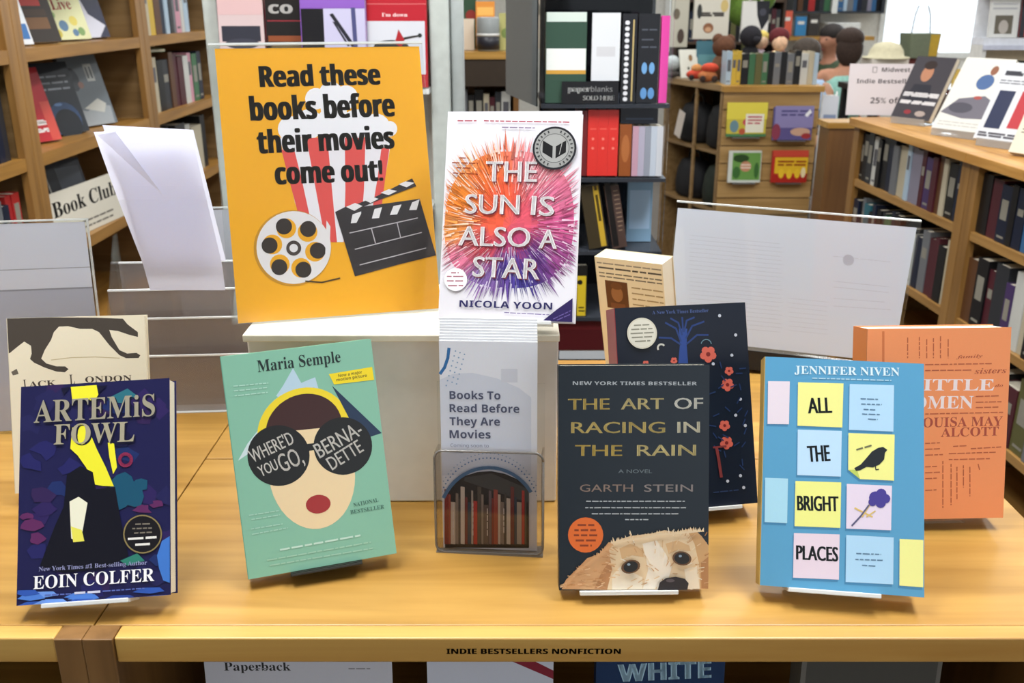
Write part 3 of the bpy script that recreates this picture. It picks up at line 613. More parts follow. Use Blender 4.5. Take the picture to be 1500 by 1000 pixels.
('p','30204e',[-322,901,-376,844,-444,852,-510,855,-538,915,-532,970,-446,981,-400,961]),
('p','212150',[-20,422,-22,393,-84,352,-138,385,-222,436,-139,472,-85,486,0,455]),
('p','212150',[590,148,594,114,520,77,455,119,393,161,426,222,520,203,582,177]),
('p','212150',[522,189,482,133,411,153,346,167,345,201,351,252,410,261,490,218]),
('p','212150',[-4,313,-85,281,-128,222,-167,253,-269,332,-208,392,-130,382,-84,366]),
('p','1c2c60',[637,290,636,230,571,260,516,246,454,304,503,345,571,345,634,337]),
('p','2c2056',[451,468,441,423,375,403,298,404,282,480,312,537,375,540,431,503]),
('p','22225c',[-463,1197,-456,1115,-554,1143,-609,1155,-637,1210,-622,1258,-557,1283,-518,1227]),
('p','15153a',[319,1335,270,1283,205,1282,145,1308,147,1346,134,1378,204,1415,284,1408]),
('p','212150',[637,819,637,748,609,758,563,779,512,832,540,864,610,924,637,874]),
('p','5c2758',[-421,645,-464,624,-509,610,-574,622,-625,640,-616,673,-585,707,-520,715,-447,686]),
('p','5c2758',[-403,541,-417,526,-474,494,-533,515,-542,531,-532,557,-533,590,-473,599,-433,571]),
('p','5c2758',[-512,735,-521,714,-566,721,-604,712,-633,736,-624,747,-605,763,-565,770,-524,754]),
('p','5c2758',[453,732,483,699,415,704,368,710,317,730,351,749,367,788,417,767,453,768]),
('p','5c2758',[579,766,578,749,539,747,497,737,459,768,498,777,491,800,535,802,565,796]),
('p','184e68',[340,950,338,890,256,854,180,852,124,927,142,998,183,1041,256,1063,312,1021]),
('p','184e68',[417,840,392,770,341,757,278,779,252,805,209,879,259,931,337,937,396,926]),
('p','184e68',[308,805,260,762,211,742,135,715,87,797,117,844,149,922,212,906,289,849]),
('p','184e68',[445,943,442,901,392,897,342,875,307,922,332,975,349,989,395,998,446,978]),
('l','8a2c50',2.78,[310,1164,305,1142,291,1125,271,1117,248,1118,228,1129,214,1148,209,1171,214,1192,228,1209,248,1218,271,1216,291,1205,305,1187,310,1164]),
('p','2a6a78',[105,1715,275,1791,360,1721,233,1663,127,1681]),
('p','2e7a6a',[216,313,360,365,422,299,278,268]),
('p','3f74c4',[526,333,568,454,634,491,632,100,577,124,542,229]),
('p','4c7cd0',[-407,0,-326,0,-184,0,-143,0,-265,0]),
('p','6a93dc',[-563,73,-482,104,-339,98,-298,62,-420,51]),
('p','2f55ac',[321,44,403,75,547,69,588,34,465,22]),
('p','2f55ac',[-632,0,-552,28,-409,22,-368,0,-490,0]),
('p','4c7cd0',[372,0,454,0,598,0,637,0,516,0]),
('p','4c7cd0',[8,0,90,0,233,0,274,0,151,0]),
('p','4c7cd0',[-220,25,-138,56,5,50,46,14,-77,3]),
('p','4c7cd0',[-637,56,-588,86,-446,80,-405,45,-526,33]),
('p','2f55ac',[418,0,501,5,637,0,637,0,562,0]),
('p','6a93dc',[-481,6,-400,37,-258,31,-216,0,-338,0]),
('p','6a93dc',[-509,1,-428,32,-286,26,-244,0,-366,0]),
('p','4c7cd0',[-250,42,-169,72,-26,66,15,31,-107,19]),
('p','27408c',[332,0,414,0,558,0,599,0,475,0]),
('p','27408c',[75,0,157,30,300,24,341,0,218,0]),
('p','2f55ac',[-239,0,-158,21,-15,15,26,0,-96,0]),
('p','2f55ac',[-637,95,-632,126,-489,120,-448,85,-570,73]),
('p','e9e132',[-213,1835,9,1838,25,1752,-5,1704,-199,1716]),
('p','11122e',[-298,1831,-213,1835,-272,1764]),
('p','11122e',[9,1830,105,1828,25,1763]),
('p','e9e132',[-196,1475,-94,1507,-36,1400,13,1279,92,1114,162,945,68,955,-5,973,-76,1125,-148,1232,-211,1294]),
('p','e9e132',[108,1326,162,1314,188,1108,155,1051,123,1197]),
('p','0d0e1c',[-452,318,-333,640,-259,801,-236,1072,-122,1139,-17,1079,10,930,172,940,219,665,288,349,72,257,-256,243]),
('p','e8e4cc',[-212,840,-136,876,-60,819,-100,582,-140,502,-194,527]),
('p','e4dc58',[-199,630,-106,593,-84,498,-177,494]),
('t', '14142c', 'ARTEMiS', 's', -51.2, 152.5, 103.8, 19.1, -0.1, 0),
('t', '9a9380', 'ARTEMiS', 's', -52.5, 153.8, 103.8, 19.0, -0.1, 0),
('t', '14142c', 'FOWL', 's', -34.1, 132.5, 68.9, 17.2, -1.2, 0),
('t', 'a39b84', 'FOWL', 's', -35.4, 133.9, 68.9, 17.2, -1.3, 0),
('p','15131a',[572,512,569,480,559,449,544,421,523,398,498,379,469,366,438,359,406,358,373,363,342,374,314,392,289,414,268,440,253,470,243,502,240,534,243,566,252,597,268,625,288,649,314,668,342,681,374,688,406,689,439,684,470,672,499,655,524,633,544,606,560,576,569,544]),
('l','8a7a50',1.16,[564,512,561,485,554,459,542,435,526,414,507,396,484,381,460,372,433,366,406,366,378,370,352,379,327,392,305,409,285,430,270,454,258,479,251,506,248,534,251,561,258,587,269,611,285,633,304,651,327,665,352,675,379,681,406,681,434,677,460,668,485,655,508,637,527,616,543,593,554,567,562,540,564,512]),
('b','7c7468',1.15,[344,610,393,609,404,608,468,606,319,575,344,574,355,573,398,572,409,572,443,571,454,570,485,569,335,536,371,536,383,535,428,535,439,535,485,534]),
('b','e4e0da',1.87,[282,490,413,490,432,490,524,489,344,438,468,436]),
('t', '8e90b8', 'New York Times #1 Best-selling Author', 's', -46.1, 27.2, 90.4, 3.5, -0.4, 0),
('t', 'f2f0f2', 'EOIN COLFER', 's', -50.5, 12.7, 100.9, 10.6, -0.1, 0),
('b','c8c8dc',1.87,[-162,70,-71,70,-53,70,53,69]),
('b','5a6ab0',1.01,[-407,71,-358,70,-348,70,-291,69,-281,69,-245,68,-235,68,-189,67,-179,67,-176,67,73,70,139,70,149,70,177,70,187,70,219,70,229,70,253,70,263,70,307,70,317,70,340,70,350,70,394,70,404,70,422,70]),
 ],
 'cream': [
('p','eae0c8',[-671,0,671,0,671,1816,-671,1816]),
('p','4a433d',[-671,1816,-246,1816,186,1800,456,1782,501,1720,600,1636,598,1585,517,1608,400,1654,316,1668,338,1590,408,1453,483,1414,577,1418,614,1391,596,1363,473,1364,406,1399,309,1510,214,1648,148,1684,31,1687,-85,1719,-176,1718,-228,1661,-257,1583,-324,1478,-361,1391,-314,1339,-219,1306,-133,1302,-101,1271,-139,1240,-221,1251,-335,1298,-432,1351,-470,1391,-451,1447,-454,1527,-517,1573,-588,1519,-656,1463,-671,1455,-671,1755]),
('l','c6b690',0.97,[-266,1373,-65,1391,169,1389,405,1368]),
('p','6a6258',[-657,1264,-602,1294,-585,1240,-641,1228]),
('t', '4a4038', 'J', 's', -55.2, 109.3, 3.6, 8.51, 3.2, 0),
('t', '4a4038', 'ACK', 's', -49.2, 109.8, 26.4, 6.1, 0.7, 0),
('t', '4a4038', 'L', 's', -9.4, 111.0, 5.0, 10.31, 1.1, 0),
('t', '4a4038', 'ONDON', 's', 5.7, 112.5, 46.0, 6.11, -0.1, 0),
 ],
 'tree': [
('p','111827',[-690,0,690,0,690,2041,-690,2041]),
('p','2a4486',[-73,1388,-33,1645,-33,1807,55,1802,38,1641,42,1382]),
('l','243a70',1.82,[-21,1677,-63,1808,-171,1872]),
('l','243a70',1.82,[-3,1741,-36,1865,-114,1914]),
('l','243a70',1.82,[19,1772,54,1884,137,1912]),
('l','243a70',1.82,[35,1706,108,1826,237,1865]),
('l','243a70',1.82,[-23,1644,-120,1714,-247,1727]),
('l','243a70',1.82,[38,1648,153,1733,272,1727]),
('l','243a70',1.82,[9,1772,9,1876,8,1918]),
('p','cc6050',[346,1514,337,1491,316,1478,290,1480,271,1495,264,1518,274,1541,295,1554,321,1552,340,1537]),
('p','cc6050',[298,1483,289,1461,267,1448,242,1449,222,1465,216,1488,225,1510,247,1523,272,1522,292,1507]),
('p','cc6050',[253,1518,244,1495,222,1482,197,1484,177,1499,171,1522,180,1544,202,1557,227,1556,247,1541]),
('p','cc6050',[273,1569,264,1547,243,1534,217,1535,198,1550,192,1573,201,1596,222,1609,248,1608,267,1592]),
('p','cc6050',[331,1567,322,1544,300,1531,275,1533,256,1548,249,1571,259,1594,280,1607,305,1605,325,1590]),
('p','7a2420',[284,1531,276,1515,258,1509,241,1517,235,1534,243,1550,261,1556,278,1548]),
('p','cc6050',[518,1341,513,1329,501,1322,488,1323,477,1331,473,1344,479,1356,490,1363,504,1362,515,1354]),
('p','cc6050',[492,1325,487,1313,475,1306,461,1307,451,1315,447,1327,452,1340,464,1347,478,1346,488,1338]),
('p','cc6050',[467,1344,462,1331,450,1324,437,1325,426,1333,423,1346,428,1358,439,1365,453,1365,464,1356]),
('p','cc6050',[478,1372,473,1359,462,1352,448,1353,437,1361,434,1374,439,1386,450,1393,464,1392,475,1384]),
('p','cc6050',[510,1370,505,1358,493,1351,479,1352,469,1360,465,1373,470,1385,482,1392,496,1391,506,1383]),
('p','7a2420',[484,1351,480,1342,470,1339,461,1343,457,1352,462,1361,472,1364,481,1360]),
('p','cc6050',[514,1198,506,1180,489,1170,469,1171,453,1183,448,1202,456,1220,473,1230,493,1229,509,1216]),
('p','cc6050',[475,1174,468,1156,450,1146,430,1147,415,1159,410,1178,417,1196,434,1206,454,1205,470,1193]),
('p','cc6050',[439,1201,432,1184,415,1173,394,1175,379,1187,374,1205,381,1223,398,1233,418,1232,434,1220]),
('p','cc6050',[455,1242,448,1224,431,1214,411,1215,395,1227,390,1246,398,1264,415,1274,435,1273,450,1261]),
('p','cc6050',[502,1240,494,1222,477,1212,457,1213,441,1225,436,1244,444,1262,461,1272,481,1271,496,1259]),
('p','7a2420',[464,1212,457,1199,443,1195,430,1201,425,1214,431,1227,446,1232,459,1225]),
('p','cc6050',[444,791,438,776,424,767,407,769,394,779,390,794,396,809,410,818,427,817,440,806]),
('p','cc6050',[412,771,406,756,391,748,374,749,361,759,357,775,363,789,378,798,395,797,408,787]),
('p','cc6050',[382,794,376,779,361,771,344,772,331,782,327,798,333,813,348,821,365,820,378,810]),
('p','cc6050',[396,828,389,813,375,805,358,806,345,816,341,832,347,847,361,855,378,854,391,844]),
('p','cc6050',[434,826,428,811,414,803,397,804,384,814,379,830,386,845,400,853,417,852,430,842]),
('p','7a2420',[403,803,397,792,385,788,374,794,370,805,375,816,387,819,398,814]),
('p','cc6050',[464,612,457,595,440,585,420,586,404,599,399,617,407,635,424,645,444,643,459,631]),
('p','cc6050',[426,589,418,572,401,562,381,563,366,575,361,594,368,611,385,621,405,620,421,608]),
('p','cc6050',[390,617,382,599,366,589,346,590,330,603,325,621,332,639,349,649,369,647,385,635]),
('p','cc6050',[406,657,399,639,382,629,362,631,346,643,341,661,349,679,366,689,386,688,401,675]),
('p','cc6050',[452,654,445,637,428,627,408,628,392,640,387,659,395,676,412,687,432,685,447,673]),
('p','7a2420',[415,627,408,614,394,610,380,616,376,629,382,642,396,647,410,640]),
('p','cc6050',[-72,1479,-75,1470,-84,1465,-95,1465,-103,1472,-105,1481,-101,1491,-93,1496,-82,1495,-74,1489]),
('p','cc6050',[-91,1467,-95,1458,-104,1452,-115,1453,-123,1459,-125,1469,-121,1478,-113,1483,-102,1483,-94,1477]),
('p','cc6050',[-110,1481,-114,1472,-123,1466,-133,1467,-141,1473,-144,1483,-140,1492,-131,1498,-121,1497,-113,1491]),
('p','cc6050',[-102,1502,-105,1493,-114,1488,-125,1488,-133,1495,-135,1504,-131,1513,-123,1519,-112,1518,-104,1512]),
('p','cc6050',[-78,1501,-82,1492,-90,1487,-101,1487,-109,1494,-112,1503,-108,1512,-99,1518,-89,1517,-80,1511]),
('p','7a2420',[-97,1487,-101,1480,-108,1478,-115,1481,-117,1488,-114,1494,-107,1497,-100,1494]),
('p','cc6050',[-369,1463,-372,1454,-381,1449,-391,1449,-399,1456,-402,1465,-398,1474,-389,1480,-379,1479,-371,1473]),
('p','cc6050',[-388,1451,-392,1442,-401,1436,-411,1437,-419,1443,-422,1453,-418,1462,-409,1467,-399,1467,-391,1461]),
('p','cc6050',[-407,1465,-410,1456,-419,1450,-429,1451,-437,1457,-440,1467,-436,1476,-428,1481,-417,1481,-409,1475]),
('p','cc6050',[-398,1486,-402,1477,-411,1472,-421,1472,-429,1478,-432,1488,-428,1497,-419,1503,-409,1502,-401,1496]),
('p','cc6050',[-375,1485,-379,1476,-387,1471,-398,1471,-406,1477,-408,1487,-404,1496,-396,1502,-385,1501,-377,1495]),
('p','7a2420',[-394,1471,-397,1464,-405,1461,-412,1465,-414,1472,-411,1478,-403,1481,-397,1477]),
('p','b9bcc8',[422,1915,416,1904,404,1900,392,1905,388,1917,393,1928,406,1933,418,1927]),
('p','b9bcc8',[581,1712,575,1700,563,1696,551,1702,547,1713,552,1725,565,1729,577,1723]),
('p','b9bcc8',[526,1508,520,1497,508,1493,496,1499,492,1510,497,1522,510,1526,522,1520]),
('p','b9bcc8',[589,1058,583,1047,571,1043,559,1048,555,1060,561,1071,573,1075,585,1070]),
('p','b9bcc8',[623,788,617,777,605,773,593,779,589,791,594,802,607,806,619,800]),
('p','b9bcc8',[538,287,532,276,519,272,507,278,503,290,509,301,521,305,533,299]),
('p','b9bcc8',[564,165,558,154,546,150,534,156,530,168,535,179,548,183,560,177]),
('p','b9bcc8',[397,243,391,232,379,228,367,234,363,245,369,256,381,260,393,254]),
('p','b9bcc8',[321,1431,316,1420,303,1416,291,1422,287,1433,293,1445,305,1449,317,1443]),
('p','b9bcc8',[527,899,521,888,508,884,497,889,492,901,498,912,511,916,522,911]),
('l','22345c',1.21,[566,1075,532,1018]),
('l','22345c',1.21,[615,762,587,703]),
('l','22345c',1.21,[309,695,363,655]),
('l','22345c',1.21,[291,802,224,816]),
('l','22345c',1.21,[269,904,333,927]),
('l','22345c',1.21,[472,593,531,625]),
('l','22345c',1.21,[417,679,359,714]),
('l','22345c',1.21,[579,797,608,856]),
('l','22345c',1.21,[539,1208,473,1188]),
('l','22345c',1.21,[580,971,529,928]),
('l','22345c',1.21,[607,884,642,940]),
('l','22345c',1.21,[400,1219,343,1182]),
('l','22345c',1.21,[292,683,257,738]),
('l','22345c',1.21,[539,1323,608,1320]),
('l','22345c',1.21,[520,396,563,345]),
('l','22345c',1.21,[328,551,268,582]),
('l','22345c',1.21,[287,550,260,610]),
('l','22345c',1.21,[570,1215,582,1151]),
('l','22345c',1.21,[649,1371,580,1368]),
('l','22345c',1.21,[361,549,374,485]),
('l','22345c',1.21,[382,1309,422,1255]),
('l','22345c',1.21,[376,1448,390,1384]),
('l','22345c',1.21,[308,1150,243,1132]),
('l','22345c',1.21,[552,575,596,625]),
('l','22345c',1.21,[402,990,450,944]),
('l','22345c',1.21,[547,453,550,389]),
('l','d8d6cc',1.82,[-267,1607,-270,1617,-270,1627,-267,1637,-261,1646,-253,1653,-243,1657,-232,1658,-221,1656,-212,1652,-204,1644]),
('l','6a8a98',0.91,[189,1643,194,1656,204,1668,216,1676,230,1681,245,1683,260,1680,274,1673,285,1663,292,1651,296,1637]),
('l','7c3434',3.03,[283,591,301,444,314,291]),
('l','7c3434',1.82,[249,593,386,596]),
('t', '4a5a88', 'A New York Times Bestseller', 's', -30.6, 196.2, 59.3, 3.51, -0.4, 0),
('b','2c3a5c',1.13,[219,143,280,144,294,145,376,146,391,146,421,147,436,147,488,148]),
 ],
 'notes': [
('p','5697bd',[-684,0,684,0,684,2012,-684,2012]),
('p','447fa6',[-666,1768,-476,1775,-476,1391,-662,1384]),
('p','447fa6',[-404,1771,-11,1781,-16,1389,-402,1383]),
('p','447fa6',[42,1778,421,1787,417,1377,39,1371]),
('p','447fa6',[-399,1349,-21,1357,-24,958,-397,948]),
('p','447fa6',[37,1342,427,1352,424,951,137,946,37,1021]),
('p','447fa6',[-671,908,-474,912,-474,525,-668,522]),
('p','447fa6',[-411,896,-21,908,-24,515,-411,504]),
('p','447fa6',[26,898,407,907,401,524,25,513]),
('p','447fa6',[-415,445,-28,460,-31,76,-415,64]),
('p','447fa6',[26,458,423,466,419,70,25,60]),
('p','447fa6',[471,457,668,461,665,64,470,64]),
('p','ddd0da',[-656,1790,-466,1797,-466,1413,-652,1405]),
('p','e9e68e',[-394,1793,-1,1802,-7,1410,-393,1404]),
('p','add0ea',[52,1800,431,1808,427,1398,49,1392]),
('p','b8d6ef',[-389,1370,-11,1379,-14,979,-387,969]),
('p','eae78c',[46,1364,437,1373,433,972,147,967,47,1042]),
('p','a3cfe2',[-662,929,-465,934,-465,546,-658,543]),
('p','e8e788',[-401,917,-11,929,-14,536,-402,525]),
('p','decfe0',[36,919,416,927,410,545,35,534]),
('p','dfccd8',[-406,466,-19,480,-21,96,-406,85]),
('p','a9cee8',[36,479,432,486,429,90,35,81]),
('p','e9e690',[481,477,677,481,675,84,480,84]),
('p','b8c860',[47,1042,147,967,122,1047]),
('t', '1f2529', 'ALL', 'g', -29.8, 151.9, 20.0, 13.6, 4.6, 0.5),
('t', '1f2529', 'THE', 'g', -29.1, 109.1, 18.4, 13.9, 5.9, 0.5),
('t', '1f2529', 'BRIGHT', 'g', -37.7, 66.3, 34.4, 12.7, 2.5, 0.5),
('t', '1f2529', 'PLACES', 'g', -37.9, 24.2, 34.6, 12.0, 1.2, 0.5),
('t', 'd2e4ec', 'JENNIFER NIVEN', 's', -42.7, 186.8, 90.5, 7.2, 1.6, 0),
('b','a8cbdc',1.03,[-273,1836,-228,1837,-217,1837,-156,1838,-145,1838,-122,1839,-112,1839,-73,1840,-62,1840,-31,1841,-21,1841,7,1841,17,1842,50,1842,61,1842,102,1843,112,1843,156,1844,166,1844,217,1845,228,1846,272,1846,283,1847,342,1848,352,1848,385,1849,396,1849,408,1849]),
('b','5a7a96',1.03,[146,1673,191,1674,201,1674,262,1675,272,1676,295,1676,152,1627,190,1628,201,1628,231,1629,241,1629,269,1629,279,1630,311,1630,322,1631,327,1631,172,1581,215,1581,226,1581,272,1581,160,1539,204,1539,215,1540,273,1541,284,1541,310,1542,210,1497,279,1497,289,1497,293,1497]),
('b','5a7a96',1.03,[121,328,164,329,174,329,233,331,244,332,266,333,276,333,313,334,323,335,328,335,114,277,141,278,151,279,182,280,193,280,232,282,243,282,285,284,295,284,341,286,170,232,214,232,224,232,281,233]),
('p','23282e',[97,1060,151,1094,200,1154,245,1213,299,1249,341,1259,376,1236,356,1209,349,1150,310,1104,255,1075,201,1077,147,1043,112,1036]),
('l','23282e',0.83,[275,1094,280,1056,305,1063]),
('b','6a6a50',1.37,[113,1220,169,1241,183,1245,242,1267]),
('l','d8b86a',1.39,[105,715,253,649]),
('l','d8b86a',1.39,[167,644,228,749]),
('l','d8b86a',1.11,[204,646,277,701]),
('l','5a5878',1.39,[82,562,155,648,223,748]),
('p','463c8c',[331,818,324,790,304,768,277,759,250,765,230,784,223,811,230,840,249,861,276,870,304,865,323,846]),
('p','463c8c',[370,854,364,831,348,813,326,805,304,810,288,826,281,848,287,871,303,889,325,896,348,892,364,876]),
('p','463c8c',[402,815,397,795,383,779,363,772,343,777,329,790,323,810,329,831,343,847,363,853,382,849,397,835]),
('p','463c8c',[365,778,360,755,343,737,321,729,299,734,283,750,277,772,283,795,299,813,321,820,343,816,359,800]),
('p','463c8c',[287,778,282,760,270,746,253,740,235,744,223,756,218,773,222,791,235,805,252,811,269,807,282,795]),
 ],
 'orange': [
('p','f4955c',[-707,0,707,0,707,1896,-707,1896]),
('t', 'f4e4e6', 'LITTLE', 's', -29.6, 128.9, 85.6, 11.01, -0.8, 0),
('t', 'f4e4e6', 'WOMEN', 's', -43.5, 111.1, 79.5, 12.21, -0.6, 0),
('t', 'a8452c', 'LOUISA MAY', 's', -22.5, 92.2, 88.5, 9.31, 0.3, 0),
('t', 'a8452c', 'ALCOTT', 's', 5.0, 82.4, 57.6, 8.81, 0.6, 0),
('t', 'b4532e', 'sisters', 'i', 36.0, 144.4, 31.7, 5.2, 0.9, 0),
('t', 'b4532e', 'family', 'i', 17.1, 159.7, 26.1, 2.9, 1.8, 0),
('t', 'b4532e', 'do', 'i', 57.0, 131.1, 7.8, 2.9, 1.5, 0),
('b','ba5a32',1.03,[-313,1807,-311,1756,-311,1744,-309,1675,-308,1663,-307,1637,-307,1625,-306,1606,-198,1811,-197,1776,-196,1764,-195,1733,-195,1721,-194,1684,-193,1672,-191,1625,-191,1613,-191,1604,-125,1790,-123,1732,-123,1720,-121,1669,-120,1657,-118,1603,-59,1798,-58,1760,-57,1748,-54,1669,-54,1657,-53,1629,-52,1617,-52,1603,10,1817,12,1766,12,1754,14,1695,15,1682,16,1648,16,1636,18,1602,86,1787,89,1713,89,1701,92,1617,93,1605,93,1601]),
('b','ba5a32',1.03,[-131,1540,-50,1541,-38,1541,8,1541,20,1541,96,1541,109,1541,137,1541,149,1542,182,1542,194,1542,257,1542,269,1542,327,1542,339,1542,391,1542,403,1543,450,1543,462,1543,526,1543,-129,1483,-76,1483,-64,1483,7,1483,19,1483,77,1483,89,1483,151,1482,163,1482,228,1482,240,1482,327,1482,381,1221,458,1222,470,1222,521,1223,534,1223,609,1224,384,1163,460,1164,473,1164,502,1164,514,1164,585,1165,597,1165,640,1165,386,1111,457,1111,469,1112,539,1112,551,1112,611,1113,-113,1054,-80,1054,-67,1054,17,1055,30,1055,81,1056,93,1056,132,1056,144,1056,215,1057,227,1057,314,1057,326,1057,368,1058,380,1058,448,1058,460,1058,523,1059,535,1059,606,1060,618,1060,660,1060,-103,762,-55,763,-43,764,-1,765,11,765,43,766,-101,703,-29,705,-17,705,45,707,176,728,227,730,239,730,308,732,353,702,407,704,419,705,468,707,480,707,550,710,563,711,594,712,606,712,657,715,135,656,209,657,221,657,294,658,306,658,350,659,363,659,401,660,413,660,468,661,481,661,528,662,540,662,604,663,137,597,175,597,187,597,234,597,246,597,325,598,337,598,401,598,414,598,495,599,507,599,548,599,-99,645,-21,646,-9,646,29,647,41,647,77,648,-95,527,-39,529,-27,529,22,531,-93,468,-21,470,-8,470,54,472,-90,409,-22,411,-10,412,25,413,-86,291,-17,293,-4,294,26,295]),
('b','ba5a32',1.03,[79,583,80,552,81,539,83,465,84,452,86,399,86,386,89,315,90,302,93,215,93,202,96,142,96,129,97,110,162,552,163,521,164,509,166,466,166,453,168,396,169,383,171,315,172,302,175,225,175,213,177,162,178,150,178,138,222,522,224,477,224,465,228,382,228,370,230,330,230,317,232,262,233,250,235,196,286,536,287,507,288,495,290,431,291,419,294,333,295,321,295,314,351,520,354,459,354,447,358,364,358,351,360,316,360,304,362,245,363,232,363,224,432,548,450,489]),
('l','d4733c',2.22,[-554,1867,-498,61]),  # shading of the rounded hinge, painted as a darker line down the cover
 ],
 'brochure': [
('p','f0f3ff',[-449,0,449,0,449,2040,-449,2040]),
('p','dde3f4',[-449,1670,-322,1730,-146,1742,80,1695,280,1608,393,1520,394,762,-449,735]),
('p','dde1f0',[118,1786,268,1789,268,1660,117,1657]),
('l','3a78b8',2.84,[-358,1969,-370,1879,-402,1788,-444,1728]),
('p','8fb0d4',[-291,1945,-295,1938,-302,1938,-306,1945,-302,1951,-295,1952]),
('p','8fb0d4',[-250,1930,-254,1924,-261,1923,-265,1930,-261,1937,-254,1937]),
('p','8fb0d4',[-209,1916,-213,1909,-220,1909,-224,1915,-220,1922,-213,1922]),
('p','8fb0d4',[-304,1898,-308,1892,-315,1892,-319,1898,-315,1905,-307,1905]),
('p','8fb0d4',[-263,1884,-267,1877,-274,1877,-278,1884,-274,1890,-266,1890]),
('p','8fb0d4',[-222,1869,-226,1862,-233,1862,-237,1869,-233,1876,-225,1876]),
('p','8fb0d4',[-317,1852,-321,1845,-328,1845,-332,1852,-328,1858,-320,1859]),
('p','8fb0d4',[-276,1837,-280,1830,-287,1830,-291,1837,-287,1844,-279,1844]),
('p','8fb0d4',[-235,1823,-238,1816,-246,1816,-250,1822,-246,1829,-238,1829]),
('p','8fb0d4',[-330,1805,-333,1798,-341,1798,-345,1805,-341,1812,-333,1812]),
('p','8fb0d4',[-288,1791,-292,1784,-300,1784,-304,1790,-300,1797,-292,1797]),
('p','8fb0d4',[-247,1776,-251,1769,-259,1769,-263,1776,-259,1782,-251,1782]),
('p','8fb0d4',[-343,1758,-346,1752,-354,1751,-358,1758,-354,1765,-346,1765]),
('p','8fb0d4',[-301,1744,-305,1737,-313,1737,-317,1743,-313,1750,-305,1750]),
('p','8fb0d4',[-260,1729,-264,1722,-272,1722,-275,1729,-272,1735,-264,1736]),
('p','8fb0d4',[-356,1711,-359,1705,-367,1704,-371,1711,-367,1718,-359,1718]),
('p','8fb0d4',[-314,1697,-318,1690,-326,1690,-330,1696,-326,1703,-318,1703]),
('p','8fb0d4',[-273,1682,-277,1675,-285,1675,-288,1682,-284,1688,-277,1689]),
('p','8fb0d4',[-369,1664,-372,1657,-380,1657,-384,1664,-380,1671,-372,1671]),
('p','8fb0d4',[-327,1650,-331,1643,-339,1643,-342,1649,-339,1656,-331,1656]),
('p','8fb0d4',[-286,1635,-290,1628,-298,1628,-301,1634,-297,1641,-290,1642]),
('p','8fb0d4',[-382,1617,-386,1610,-393,1610,-397,1617,-393,1624,-385,1624]),
('t', '565c78', 'Books To', 'b', -36.0, 148.9, 47.1, 7.6, 0.7, 0),
('t', '565c78', 'Read Before', 'b', -36.2, 136.3, 64.7, 7.6, 0.7, 0),
('t', '565c78', 'They Are', 'b', -36.4, 123.5, 46.9, 7.7, 0.9, 0),
('t', '565c78', 'Movies', 'b', -36.7, 110.9, 38.4, 7.7, 0.9, 0),
('t', '8a90a8', 'Coming soon to', 'n', -36.1, 102.3, 36.0, 3.2, 0.5, 0),
('t', '8a90a8', 'movies', 'n', -36.2, 96.1, 11.9, 3.0, 1.9, 0),
('p','231d20',[-422,539,-341,657,-236,737,-107,782,22,794,150,771,279,715,373,642,374,29,-432,0]),
('p','4a4a4e',[-237,721,22,772,373,625,374,488,-237,688]),
('p','8c2c2c',[-426,599,-392,595,-403,35,-437,40]),
('p','a84a40',[-390,551,-369,546,-379,36,-400,41]),
('p','cdbfb4',[-368,474,-324,470,-331,38,-376,42]),
('p','8e8078',[-320,564,-294,559,-302,39,-329,44]),
('p','4a4444',[-292,515,-276,510,-284,40,-300,45]),
('p','d8cec6',[-272,632,-233,627,-242,42,-281,46]),
('p','7c3434',[-232,528,-208,524,-215,43,-239,47]),
('p','34465c',[-206,479,-175,475,-181,44,-213,48]),
('p','b8aca4',[-171,597,-153,592,-160,45,-178,50]),
('p','c43c38',[-152,492,-115,488,-120,46,-157,50]),
('p','5c5450',[-111,637,-77,633,-84,48,-118,52]),
('p','9a8c84',[-76,561,-55,556,-60,49,-81,53]),
('p','6a5a58',[-53,457,-9,453,-13,50,-57,54]),
('p','70606a',[-5,602,21,597,16,51,-10,56]),
('p','8c2c2c',[23,526,38,521,34,52,19,57]),
('p','a84a40',[41,614,80,610,76,54,37,58]),
('p','cdbfb4',[82,566,106,562,102,55,79,60]),
('p','8e8078',[108,490,139,486,136,56,105,61]),
('p','4a4444',[142,579,160,574,157,57,139,62]),
('p','d8cec6',[162,531,198,526,197,58,160,63]),
('p','7c3434',[201,647,235,643,233,60,199,64]),
('p','34465c',[237,544,258,539,257,61,236,66]),
('p','b8aca4',[260,495,304,491,304,63,259,66]),
('p','c43c38',[307,612,332,608,332,64,306,68]),
('p','5c5450',[335,509,350,504,350,64,335,69]),
('b','d8d0d0',0.96,[-345,464,-346,388,-346,376,-348,294,-348,282,-349,206,-350,194,-351,137,-157,470,-158,432,-158,420,-158,394,-158,383,-159,332,-159,321,-160,272,-160,260,-161,204,-161,192,-161,139,-20,419,-20,362,-20,350,-21,293,-21,282,-22,212,-22,200,-22,140,136,425,136,364,135,352,135,302,135,291,135,248,135,237,135,174]),
('p','6a8cc0',[-449,541,-449,533,-449,532,-449,540,-449,548]),
('p','9ab4d8',[-449,557,-449,551,-449,550,-449,557,-449,563]),
('p','6a8cc0',[-442,580,-446,573,-449,572,-449,580,-449,588,-446,588]),
('p','9ab4d8',[-449,600,-449,594,-449,593,-449,600,-449,606]),
('p','6a8cc0',[-424,619,-428,611,-437,611,-441,618,-436,626,-428,626]),
('p','9ab4d8',[-448,641,-449,635,-449,641,-449,647,-449,648]),
('p','6a8cc0',[-404,656,-409,648,-417,648,-421,655,-417,663,-408,663]),
('p','9ab4d8',[-427,681,-431,675,-437,675,-441,681,-437,687,-430,687]),
('p','6a8cc0',[-383,691,-387,683,-395,683,-399,690,-395,698,-387,698]),
